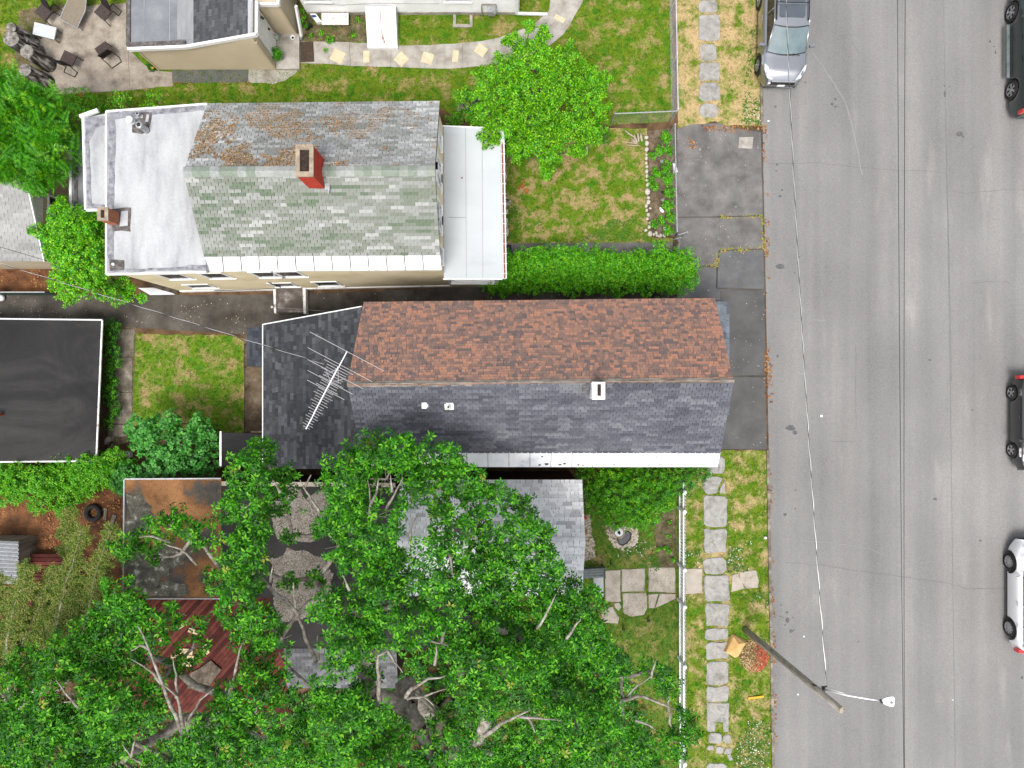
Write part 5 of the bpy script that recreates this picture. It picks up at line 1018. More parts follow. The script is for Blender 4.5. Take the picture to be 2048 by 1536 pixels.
GAPS = [(592,1035,34),(640,1005,14),(628,1115,24),(600,1225,22),(640,1285,26),(612,1335,22),(700,1345,18),(845,1040,14),(838,1085,20),(1115,1005,50),(1060,965,40),(1125,1085,24),(700,1150,20),(425,1005,22),(405,1130,32),(340,1125,36),(300,1170,26),(440,1270,26),(470,1335,18),(415,1340,30),(370,1310,20),(385,1225,22),(545,1420,22),(850,1415,18),(893,1372,14),(1262,1402,28),(1290,1450,18),(1030,1170,9),(930,1080,10),(285,1030,20),(1000,1245,8),(975,1470,14),(1090,1235,8),(880,1410,20),(1310,1400,14)]
LN2 = [[(368,1475,9.0),(350,1430,9.4),(325,1370,9.8),(302,1305,10),(275,1250,10)],[(372,1480,9.0),(362,1430,9.3),(355,1395,9.6),(326,1368,9.8)],[(354,1395,9.5),(352,1350,9.7),(346,1318,9.8)],[(162,1420,9.2),(140,1398,9.5),(112,1360,9.7)],[(150,1400,9.4),(128,1405,9.6)],[(322,1368,9.8),(300,1340,10),(262,1318,10)],[(300,1300,9.9),(280,1290,10),(262,1302,10)],[(375,1440,9.0),(400,1400,9.4),(428,1378,9.6)],[(300,1535,9.2),(262,1512,9.5),(245,1488,9.7)],[(262,1512,9.5),(270,1480,9.7)]]
LN1 = [[(457,1425,9),(462,1380,9.4),(472,1330,9.6),(485,1285,9.7)],[(458,1400,9.2),(460,1360,9.4)],[(452,1535,9),(478,1480,9.4),(512,1420,9.7),(530,1385,9.8)],[(650,1400,7.5),(610,1365,8),(575,1330,8.4),(558,1305,8.7)],[(632,1325,7.2),(612,1275,7.8),(592,1225,8.2),(587,1165,8.6)],[(636,1320,7.2),(635,1272,7.8)],[(739,1035,9.2),(741,1005,9.3),(735,960,9.3)],[(742,1005,9.3),(755,985,9.4),(757,955,9.4)],[(772,1020,9.2),(788,990,9.4),(806,955,9.4)],[(783,985,9.4),(781,950,9.4)],[(822,1085,8),(822,1055,8.3),(838,1025,8.6)],[(812,1395,9.5),(822,1378,10),(855,1358,10.3),(890,1352,10.4)],[(815,1398,9.6),(848,1393,10),(892,1378,10.2)],[(848,1393,10),(868,1412,10.2)],[(760,1400,9.4),(757,1350,9.8),(756,1310,10),(775,1302,10.2)],[(775,1302,10.2),(790,1325,10.3),(805,1345,10.2)],[(1235,1404,7.6),(1275,1391,7.8),(1320,1405,7.8),(1352,1420,7.6)],[(1250,1395,7.6),(1275,1370,7.9),(1303,1352,8)],[(1302,1355,7.9),(1312,1320,8)],[(970,1472,9.6),(1000,1448,9.8),(1035,1432,9.9),(1060,1420,10)],[(1035,1434,9.8),(1080,1437,9.9),(1122,1441,9.9)],[(1055,1436,9.8),(1070,1465,9.9)],[(1075,1258,9.2),(1095,1222,9.4),(1112,1188,9.5)],[(1135,1278,9),(1152,1250,9.2),(1162,1235,9.3)],[(1270,1440,7.8),(1298,1450,7.8),(1312,1460,7.7)],[(700,1180,9.8),(685,1150,9.9)],[(870,1330,10.4),(872,1290,10.6)],[(900,1110,10),(905,1150,10.2)],[(540,1165,8.8),(546,1130,9)],[(640,1030,8.3),(618,990,8.6),(600,960,8.8)],[(610,975,8.6),(622,950,8.7)],[(560,985,8.8),(545,960,8.9)],[(340,1085,8),(305,1072,8.3),(278,1075,8.4)],[(395,1130,8),(360,1098,8.3),(330,1088,8.4)]]
tb = W(868, 1430, 0); tk = [W(856, 1420, 1.6), W(845, 1412, 3.2), W(838, 1404, 4.6), W(815, 1370, 6.0)]
big = tree('shade_tree', 'tall spreading leafy tree overhanging the flat roofs and the central house', tb, tk, CL1, .3, 310, OAK, [L_OAK, L_DEEP, L_YEL], M['bark'], seed=5, pm=[.74, .252, .008], twigs=5, shrink=.87, gaps=GAPS, zvar=1.5, inner=.16, flat=.62, lines=LN1)
rt = MB()
for k in range(9):
    a = k * .7 + .2; d = Vector((math.cos(a), math.sin(a), 0)); rt.tube([tb + Vector((0, 0, .7)) + d * .25, tb + d * .7 + Vector((0, 0, .2)), tb + d * 1.3 + Vector((0, 0, -.03))], [.22, .15, .05], 7)
rt.build('root', M['bark_dark'], big, True)
CL2 = [(240,1188,44,8),(272,1222,54,8.5),(222,1262,56,8.5),(302,1258,50,9),(352,1232,26,8.5),(382,1300,34,8),(180,1292,56,8.5),(120,1322,56,8.5),(60,1335,46,8),(28,1390,56,8.5),(130,1392,66,9),(202,1352,56,9),(258,1322,44,9),(292,1395,54,9.5),(232,1422,56,9.5),(170,1452,66,9.5),(80,1462,66,9),(18,1472,56,8.5),(430,1482,66,9.5),(395,1520,50,9.5),(472,1440,46,9),(502,1392,56,9),(562,1372,44,9),(450,1395,36,8.5),(522,1482,56,9),(580,1502,46,8.5),(332,1525,56,9.5),(262,1490,40,9),(200,1535,66,9.5),(100,1545,66,9.5),(18,1545,56,9),(300,1600,60,9),(450,1590,60,9),(560,1590,55,8.5),(120,1620,60,9),(-40,1440,60,8.5),(-50,1540,60,8.5),(345,1335,22,8),(400,1250,20,7.8)]
tree('shade_tree', 'grey-limbed leafy tree in the bottom left corner above the red deck', W(420, 1500, 0), [W(410, 1490, 2), W(392, 1470, 4.2), W(372, 1440, 5.8)], CL2, .24, 310, OAK, [L_OAK, L_DEEP, L_YEL], M['bark'], seed=9, pm=[.74, .252, .008], twigs=5, shrink=.87, gaps=GAPS, zvar=1.5, inner=.16, flat=.62, lines=LN2)
# bright small tree behind the north fence
LIME = leaf_template(5, .12, .055, .25)
CL3 = [(1085,70,16,3.4),(1082,105,26,3.6),(1045,95,16,3.3),(1135,105,18,3.3),(1110,120,22,3.6),(1060,130,38,4),(1010,140,34,3.6),(975,165,28,3.2),(1000,190,42,3.8),(1060,185,55,4.6),(1120,160,45,4.2),(1165,150,30,3.5),(1190,175,22,3.2),(1180,215,34,3.4),(1130,220,48,4.2),(1065,240,50,4.2),(1005,235,36,3.4),(960,235,24,2.9),(975,275,20,3.6),(1035,285,32,3.2),(1090,280,40,3.6),(1150,265,36,3.2),(1190,262,20,2.8),(1100,320,20,2.8),(1098,345,11,2.5),(1045,305,18,2.7),(1155,300,12,2.5),(930,195,18,2.4),(1205,160,12,3.0),(1060,55,10,3.2),(1020,80,12,3.2),(968,295,12,3.7)]
tree('garden_tree', 'bright lime green small tree between the two garden fences', W(1078, 250, 0), [W(1080, 240, 1.2), W(1082, 215, 2.4)], CL3, .11, 480, LIME, [L_LIME, L_HEDGE], M['bark_dark'], seed=3, pm=[.75, .25], flat=.75, size=(.7, 1.4), twigs=9, shrink=.86, zvar=1.2, inner=.2, ragged=.55)
CL4 = [(128,432,26,3.4),(150,470,38,3.8),(110,480,22,3.2),(190,445,30,3.6),(205,480,30,3.7),(165,510,45,4),(120,515,24,3.2),(195,530,36,3.6),(155,560,36,3.5),(120,560,20,2.8),(205,580,24,2.6),(240,575,24,2.4),(255,590,16,2.2),(80,462,14,3),(62,463,9,2.9),(125,405,12,3.2),(138,590,18,2.4),(175,455,34,3.8),(285,595,10,2)]
tree('garden_tree', 'green small tree against the rear corner of the yellow house', W(185, 520, 0), [W(182, 518, 1.2), W(176, 512, 2.3)], CL4, .1, 700, LIME, [L_HEDGE, L_LIME], M['bark_dark'], seed=6, pm=[.6, .4], flat=.75, size=(.7, 1.3))
# tree with feathery compound leaves, upper left
def frond_template(n=9, L=.5, w=.042, l=.16):
    vs = []; fs = []
    for k in range(n):
        x = L * (k + 1) / (n + .5); zz = -.25 * x * x / L; ll = l * (1 - .5 * (k / n) ** 2)
        for s_ in (-1, 1):
            o = len(vs); vs += [(x, 0, zz), (x + .03, s_ * ll * .5 + 0, zz + .012), (x + .05, s_ * ll, zz - .02), (x + .03 - w, s_ * ll * .5, zz + .01)]; fs += [(o, o + 1, o + 2), (o, o + 2, o + 3)] if s_ > 0 else [(o, o + 2, o + 1), (o, o + 3, o + 2)]
    return np.array(vs), np.array(fs)
FROND = frond_template()
CL5 = [(20,185,36,4.2),(60,200,40,4.4),(20,240,46,4.6),(75,245,44,4.6),(115,225,34,3.8),(130,265,30,3.4),(40,290,46,4.6),(95,295,40,4.2),(20,335,34,4),(65,340,34,4),(105,335,26,3.4),(75,370,16,3.4),(-30,230,50,4.5),(-30,310,50,4.5)]
tree('feathery_tree', 'bright tree with feathery compound leaves at the upper left edge', W(40, 280, 0), [W(42, 278, 1.5), W(40, 272, 2.8)], CL5, .13, 260, FROND, [L_LOCUST, L_LIME], M['bark_dark'], seed=2, pm=[.75, .25], flat=.8, up=.45, size=(.75, 1.2))
def shrub(name, label, blobs, per, TVF, mats, pm=None, flat=.9, up=.5, size=(.7, 1.3), cat='shrub', group=None, inner=.12, stem=True, bark=None):
    cl = [(W(u, v, z), r * (H - z) / F, w) for (u, v, r, z, w) in blobs]; bx = sum(c.x for c, r, w in cl) / len(cl); by = sum(c.y for c, r, w in cl) / len(cl)
    t = thing(name, label, cat, (bx, by, 0), group)
    if stem:
        q = MB()
        for (c, r, w) in cl:
            b0 = Vector((c.x * .85 + bx * .15, c.y * .85 + by * .15, 0)); q.tube([b0, b0.lerp(c, .5) + Vector((.04, -.03, 0)), c], [.03, .02, .012], 5)
            for k in range(3): d = Vector((rng.gauss(0, 1), rng.gauss(0, 1), .3)).normalized(); q.tube([c, c + d * r * .8], [.01, .004], 4)
        q.build('stem', bark or M['bark_dark'], t)
    P, R, S = clump_leaves(cl, per, flat, up, size, inner); keep = P[:, 2] > .03; P, R, S = P[keep], R[keep], S[keep]
    mi = None if pm is None else NR.choice(len(mats), size=len(P), p=pm)
    scatter_mesh('foliage', TVF[0], TVF[1], P, R, S, mats, t, mi); return t
SMALL = leaf_template(4, .085, .05, .2)
r5 = random.Random(8); hb_ = []
for k in range(19):
    u = 990 + k * 20.7; 
    hb_ += [(u, 530 + r5.uniform(-6, 6), 30, .95 + r5.uniform(-.1, .15), 1.2), (u + 8, 560 + r5.uniform(-6, 6), 26, .85, 1.0), (u, 545, 24, .5, .6)]
hb_ += [(1370, 545, 16, .8, 1), (985, 570, 22, .6, 1), (1010, 582, 14, .5, 1), (1235, 590, 10, .5, 1)]
shrub('hedge', 'bright green clipped hedge between the front walk and the central house', hb_, 950, SMALL, [L_HEDGE, L_LIME], [.8, .2], flat=1.0, cat='hedge')
shrub('shrub', 'wide dark green shrub under the white eave beside the pond', [(1195,975,30,1.2,1),(1230,985,40,1.5,1),(1270,1000,42,1.5,1),(1240,1025,34,1.3,1),(1290,1030,30,1.1,1),(1205,1015,26,1,1),(1165,952,20,.8,1),(1310,985,34,1.3,1),(1180,995,22,.9,1),(1265,960,36,1.5,1),(1325,960,30,1.2,1),(1225,952,26,1.3,1),(1330,1000,22,.8,1)], 700, leaf_template(5, .1, .045, .25), [L_SHRUB, L_LIME, L_DEEP], [.6, .2, .2])
shrub('shrub', 'smaller dark shrub at the eave corner next to the flagstones', [(1365,955,26,1.0,1),(1395,950,24,.9,1),(1345,975,22,.8,1),(1370,980,18,.6,1),(1410,948,12,.7,1)], 700, SMALL, [L_DEEP, L_SHRUB], [.5, .5])
shrub('maple_sapling', 'young maple with broad bright green leaves by the black garage', [(270,855,20,2.2,1),(300,860,22,2.4,1),(335,845,22,2.5,1),(320,890,34,2.6,1),(285,880,22,2.3,1),(360,880,26,2.4,1),(400,860,28,2.4,1),(415,890,22,2.1,1),(330,925,34,2.4,1),(380,920,32,2.1,1),(300,960,24,2,1),(260,960,28,1.9,1),(275,985,18,1.7,1),(410,930,22,1.8,1),(245,975,14,1.6,1)], 330, leaf_template(5, .15, .12, .25), [L_MAPLE, L_DEEP], [.88, .12], flat=.7, up=.75, cat='sapling')
r6 = random.Random(4); iv = []
for k in range(30):
    t = k / 29; u = -20 + 270 * t; iv.append((u, 958 - 18 * t + r6.uniform(-26, 22) * (1 - .5 * t), 20 + r6.uniform(0, 14), .9 + r6.uniform(-.2, .5), 1))
for (u, v, r) in ((90, 1000, 22), (120, 992, 24), (150, 985, 24), (175, 980, 20), (130, 1020, 18), (70, 1012, 14), (165, 960, 28), (30, 990, 20)): iv.append((u, v, r, .6, 1))
shrub('vine_thicket', 'tangled green vine thicket along the black garage lower edge', iv, 620, leaf_template(4, .1, .07, .25), [L_IVY, L_SHRUB], [.8, .2], flat=.9, cat='thicket')
iv2 = [(225 + r6.uniform(-9, 9), 650 + k * 12.5, 15 + r6.uniform(-3, 4) - k * .35, .45, 1) for k in range(17)]
shrub('ivy', 'dark green ivy strip between the black garage and the path slabs', iv2, 800, SMALL, [L_DEEP, L_SHRUB], [.55, .45], cat='ivy')
shrub('shrub', 'leafy shoots along the north edge of the white flat roof', [(190,212,20,1.4,1),(240,198,16,2,1),(232,215,14,1.6,1),(310,200,15,1.9,1),(300,212,12,1.5,1),(205,222,12,1.2,1),(170,205,24,1.4,1),(145,195,20,1.4,1),(150,225,24,1.6,1)], 640, SMALL, [L_LIME, L_HEDGE], [.6, .4])
shrub('shrub', 'low green weeds behind the porch and the lime tree', [(905,243,14,.5,1),(925,232,14,.6,1),(950,225,18,.8,1),(915,247,10,.4,1),(985,248,16,.7,1)], 700, SMALL, [L_HEDGE, L_SHRUB], [.6, .4])
shrub('shrub', 'dark weeds under the lime tree by the porch gutter', [(1020,280,20,.7,1),(1040,300,18,.6,1),(1060,300,18,.6,1),(1180,262,18,.6,1),(1205,275,14,.5,1)], 700, SMALL, [L_DEEP, L_SHRUB], [.6, .4])
for k, (u, v, r, z) in enumerate([(1330, 275, 12, .3), (1338, 300, 9, .3), (1333, 330, 9, .35), (1335, 355, 13, .4), (1338, 385, 11, .35), (1334, 410, 11, .35), (1340, 435, 10, .3), (1336, 460, 10, .3), (1312, 345, 9, .3), (1306, 372, 8, .25), (1318, 300, 9, .3), (1322, 440, 8, .25), (1303, 312, 7, .2), (1307, 448, 7, .2), (1300, 360, 7, .2)]):
    q = shrub('border_plant', 'leafy green border plant in the bed, close against the low wire fence' if u >= 1322 else 'leafy green border plant in the bed, close to the edging stones', [(u, v, r, z * .5, 1.2), (u + 3, v + 4, r * .7, z * .5, 1)], 900, SMALL, [L_HEDGE, L_IVY, L_SHRUB], [.5, .3, .2], cat='plant', group='bed plants along the fence' if u >= 1322 else 'bed plants by the stones', stem=False)
# undergrowth in the shade of the big trees
up_ = [W2(*p) for p in [(-40, 1390), (230, 1400), (560, 1405), (1000, 1240), (1150, 1230), (1250, 1300), (1350, 1640), (-40, 1640)]]
pts = scatter_pts(up_, 42); n = len(pts)
tpl = leaf_template(5, .17, .08, .3); hz_ = np.array([.12 + .35 * max(0, mnoise.noise(Vector((p[0] * .8, p[1] * .8, 3)))) for p in pts])
stuff(scatter_mesh('ground_cover', tpl[0], tpl[1], np.column_stack([pts, hz_]), rot_to(np.column_stack([NR.normal(size=(n, 2)) * .3, np.ones(n)]), NR.random(n) * 6.3), .6 + .8 * NR.random(n), [L_DEEP, L_SHRUB], None, NR.choice(2, size=n, p=[.6, .4])))
# larch at the left edge: long shoots with feathery side sprays
lt = thing('larch', 'olive-brown larch with long feathery shoots at the left edge', 'tree', W(70, 1400, 0))
q = MB(); shoots = [([(60, 1400, 3), (105, 1290, 4.5), (130, 1180, 5.2), (165, 1050, 5.6)], 1), ([(90, 1380, 3), (165, 1270, 4.6), (190, 1160, 5.4), (225, 1045, 5.8)], 1), ([(20, 1400, 3), (10, 1300, 4.5), (30, 1210, 5.2), (60, 1130, 5.6)], 1), ([(80, 1390, 3), (130, 1330, 4.2), (140, 1240, 4.8), (160, 1150, 5.1)], .9), ([(30, 1380, 3), (45, 1290, 4.2), (75, 1220, 4.8), (110, 1130, 5.2)], .9), ([(100, 1390, 3), (190, 1320, 4.2), (205, 1230, 4.8), (215, 1130, 5.2)], .8), ([(20, 1420, 3), (-30, 1330, 4.4), (-20, 1230, 5), (5, 1150, 5.3)], 1), ([(70, 1390, 2.5), (90, 1330, 3.4), (85, 1250, 3.8), (80, 1180, 4)], .9), ([(60, 1390, 2.5), (110, 1310, 3.2), (150, 1240, 3.6), (180, 1200, 3.8)], .8), ([(60, 1400, 2.6), (140, 1130, 4.2), (130, 1060, 4.4), (138, 1020, 4.5)], .7)]
lb = W(70, 1400, 0); q.tube([lb, lb + Vector((0, .05, 1.6)), W(62, 1395, 3.1)], [.16, .13, .1], 8)
Pn = []; Nn = []; Sp = []
for pl, s_ in shoots:
    p_ = [W(*a) for a in pl]; L_ = []
    for i in range(3):
        for k in range(12):
            t = k / 12; a, c = p_[i], p_[i + 1]; L_.append(a.lerp(c, t) + Vector((mnoise.noise(a.lerp(c, t) * 1.5), mnoise.noise(a.lerp(c, t) * 1.5 + Vector((5, 5, 5))), 0)) * .1)
    q.tube(L_, [.05 * (1 - i / len(L_)) + .008 for i in range(len(L_))], 5)
    for i in range(7, len(L_)):
        f = i / len(L_); d = (L_[i] - L_[i - 1]).normalized(); sd2 = Vector((-d.y, d.x, 0))
        for sgn in (-1, 1):
            ln = rng.uniform(.35, .95) * (1.15 - f * .75) * s_; e = L_[i] + (sd2 * sgn * .75 + d * .5).normalized() * ln + Vector((0, 0, -.25 * ln)); q.tube([L_[i], e], [.008, .003], 3, cap=False)
            m_ = int(ln * 60)
            for k in range(m_):
                t = (k + rng.random()) / m_; Pn.append(tuple(L_[i].lerp(e, t) + Vector((rng.gauss(0, .03), rng.gauss(0, .03), rng.gauss(0, .03))))); Nn.append((rng.gauss(0, .5), rng.gauss(0, .5), 1)); 
q.build('trunk', M['bark'], lt, True); Pn = np.array(Pn); n = len(Pn)
scatter_mesh('crown', *leaf_template(5, .11, .028, .1), Pn, rot_to(np.array(Nn), NR.random(n) * 6.3), .7 + .8 * NR.random(n), [L_LARCH], lt)
# small potted and ground plants
shrub('potted_plant', 'bushy purple-tipped plant beside the white door', [(553, 108, 10, .55, 1.3), (556, 112, 9, .4, 1.2), (550, 100, 6, .7, 1)], 1500, SMALL, [L_SHRUB, L_DEEP], [.7, .3], cat='plant')
shrub('marigold', 'small green plant with a yellow flower at the beige wall corner', [(303, 135, 6, .15, 1.5)], 1500, SMALL, [L_DEEP], None, cat='plant', stem=False)
shrub('weed_clump', 'green clump of lily leaves by the downspout', [(606, 38, 8, .3, 1.3), (610, 48, 7, .25, 1.2), (604, 25, 6, .3, 1)], 1200, SMALL, [L_DEEP, L_HEDGE], [.5, .5], cat='plant', stem=False)
shrub('weed_clump', 'green weed on the log pile', [(63, 106, 7, .7, 1.2)], 1200, SMALL, [L_HEDGE, L_LIME], [.5, .5], cat='plant', stem=False)
for k, (u, v, r) in enumerate([(660, 80, 7), (643, 66, 4), (622, 73, 4), (706, 70, 5), (716, 40, 5), (651, 100, 3)]):
    shrub('weed_clump', 'low weed growing in the soil strip below the white house', [(u, v, r, .08, 1.3)], 1300, SMALL, [L_HEDGE, L_IVY], [.6, .4], cat='plant', group='weeds in the soil strip', stem=False)
for k, (u, v, r) in enumerate([(1315, 1042, 4), (1340, 1045, 3), (1337, 1072, 3), (1330, 1095, 4), (1338, 1103, 4), (1345, 1120, 4), (1318, 1098, 3)]):
    shrub('seedling', 'small green seedling in the bare soil by the picket fence', [(u, v, r, .07, 1.3)], 1400, SMALL, [L_HEDGE], None, cat='plant', group='seedlings by the picket fence', stem=False)
# clover blossom, fallen leaves, roof moss
def dots(name, polys, dens, size, m, z, zj=.02, flat=.35):
    pts = np.concatenate([scatter_pts(P2(p), dens) for p in polys]); n = len(pts)
    keep = np.array([mnoise.noise(Vector((p[0] * .9, p[1] * .9, 7.7))) + .5 * mnoise.noise(Vector((p[0] * 2.6, p[1] * 2.6, 2.7))) + rng.gauss(0, .16) for p in pts]) > .06; pts = pts[keep]; n = len(pts)
    TV = np.array([(-1, -.6, 0), (.4, -1, .1), (1, .3, 0), (-.2, 1, .15), (0, 0, flat)]); TF = np.array([(0, 1, 4), (1, 2, 4), (2, 3, 4), (3, 0, 4)])
    return stuff(scatter_mesh(name, TV * size, TF, np.column_stack([pts, z + zj * NR.random(n)]), rot_to(np.column_stack([NR.normal(size=(n, 2)) * .25, np.ones(n)]), NR.random(n) * 6.3), .5 + NR.random(n), [m]))
dots('clover_blossom', [[(1455, 1060), (1530, 1050), (1534, 1140), (1455, 1140)], [(1490, 1190), (1535, 1190), (1536, 1290), (1490, 1260)], [(1480, 1380), (1542, 1360), (1545, 1540), (1470, 1540)], [(1370, 1110), (1400, 1100), (1405, 1135), (1370, 1135)], [(1235, 1090), (1300, 1080), (1300, 1140), (1235, 1140)], [(1490, 180), (1522, 200), (1524, 255), (1490, 255)]], 55, .016, M['white'], .06)
dots('clover_patch', [[(1455, 1060), (1530, 1050), (1534, 1145), (1455, 1145)], [(1470, 1185), (1536, 1185), (1538, 1290), (1490, 1290)], [(1470, 1360), (1542, 1360), (1546, 1560), (1465, 1560)], [(1370, 1100), (1404, 1100), (1405, 1135), (1370, 1135)], [(1205, 1100), (1320, 1080), (1320, 1140), (1240, 1145)], [(1500, 60), (1520, 60), (1524, 255), (1480, 255)], [(1015, 400), (1080, 420), (1090, 485), (1015, 487)], [(1220, 440), (1290, 430), (1292, 482), (1160, 482)]], 300, .027, leafmat('leaf_clover', [(.03, .11, .01), (.05, .15, .012), (.08, .19, .02)], .6, .2, .2), .035, .03, .5)
dots('leaf_litter', [[(1524, 250), (1533, 250), (1548, 900), (1530, 900)], [(1534, 900), (1543, 900), (1556, 1600), (1544, 1600)], [(1344, 256), (1354, 256), (1356, 520), (1346, 520)], [(1395, 250), (1530, 252), (1530, 268), (1395, 262)], [(1365, 275), (1390, 270), (1395, 295), (1380, 298)]], 260, .03, L_DRY, .03, .03)
dots('leaf_litter', [[(1440, 496), (1526, 493), (1526, 503), (1440, 506)], [(1432, 506), (1440, 506), (1436, 536), (1395, 536), (1395, 530), (1428, 528)], [(1440, 430), (1524, 428), (1524, 437), (1440, 438)], [(1468, 548), (1478, 545), (1482, 565), (1470, 566)], [(1522, 430), (1530, 430), (1532, 560), (1524, 560)]], 420, .026, leafmat('joint_weed', [(.3, .16, .04), (.35, .26, .05), (.2, .24, .03), (.1, .2, .02)], .8, .1, .2), .025, .02)
dots('leaf_litter', [[(-40, 985), (250, 985), (250, 1140), (-40, 1180)], [(340, 165), (500, 164), (500, 172), (340, 175)], [(610, 55), (735, 50), (735, 84), (605, 84)], [(700, 380), (0, 545), (0, 575), (200, 575)]], 90, .03, L_DRY, .02, .03)
dots('leaf_litter', [[(600, 1420), (1100, 1280), (1300, 1400), (1350, 1600), (300, 1600)]], 60, .035, L_DRY, .02, .04)
dots('leaf_litter', [[(1354, 262), (1524, 266), (1527, 575), (1440, 580), (1360, 590)], [(1442, 580), (1530, 580), (1532, 895), (1442, 895)]], 9, .016, leafmat('crumbs', [(.5, .46, .4), (.4, .25, .12), (.6, .57, .52)], .9, .05, .1), .03, .01)
dots('leaf_litter', [[(-40, 592), (480, 596), (520, 700), (480, 668), (-40, 640)], [(620, 585), (1340, 580), (1340, 600), (620, 600)]], 14, .018, leafmat('crumbs_alley', [(.5, .42, .3), (.3, .18, .09), (.6, .57, .52)], .9, .05, .1), .015, .01)
# moss cushions on the north slope of the yellow house
P_ = []; nrm = (r1 - n1).cross(n0 - n1).normalized(); nrm = nrm if nrm.z > 0 else -nrm
for k in range(34000):
    a, t = rng.random(), rng.random(); p = n0.lerp(n1, a).lerp(r0.lerp(r1, a), t); d = mnoise.noise(p * 1.15) + .5 * mnoise.noise(p * 3.5) + .25 * mnoise.noise(p * 9)
    wgt = (1 - abs(a - .38) * 1.1) - abs(t - .48) * .5 - .6
    if d + wgt * .9 > .0: P_.append(p + nrm * .012)
P_ = np.array(P_); n = len(P_); print('moss', n)
TV = np.array([(-1, -.7, 0), (.5, -1, 0), (1, .4, 0), (-.3, 1, 0), (0, 0, .55)]) * .021; TF = np.array([(0, 1, 4), (1, 2, 4), (2, 3, 4), (3, 0, 4)])
ms_ = stuff(scatter_mesh('moss', TV, TF, P_, rot_to(np.tile([[nrm.x, nrm.y, nrm.z]], (n, 1)), NR.random(n) * 6.3), .35 + 1.0 * NR.random(n) ** 2, [leafmat('moss_orange', [(.06, .05, .035), (.13, .085, .04), (.24, .13, .04), (.38, .2, .055), (.34, .25, .17)], .95, 0.0, .1)], hy))
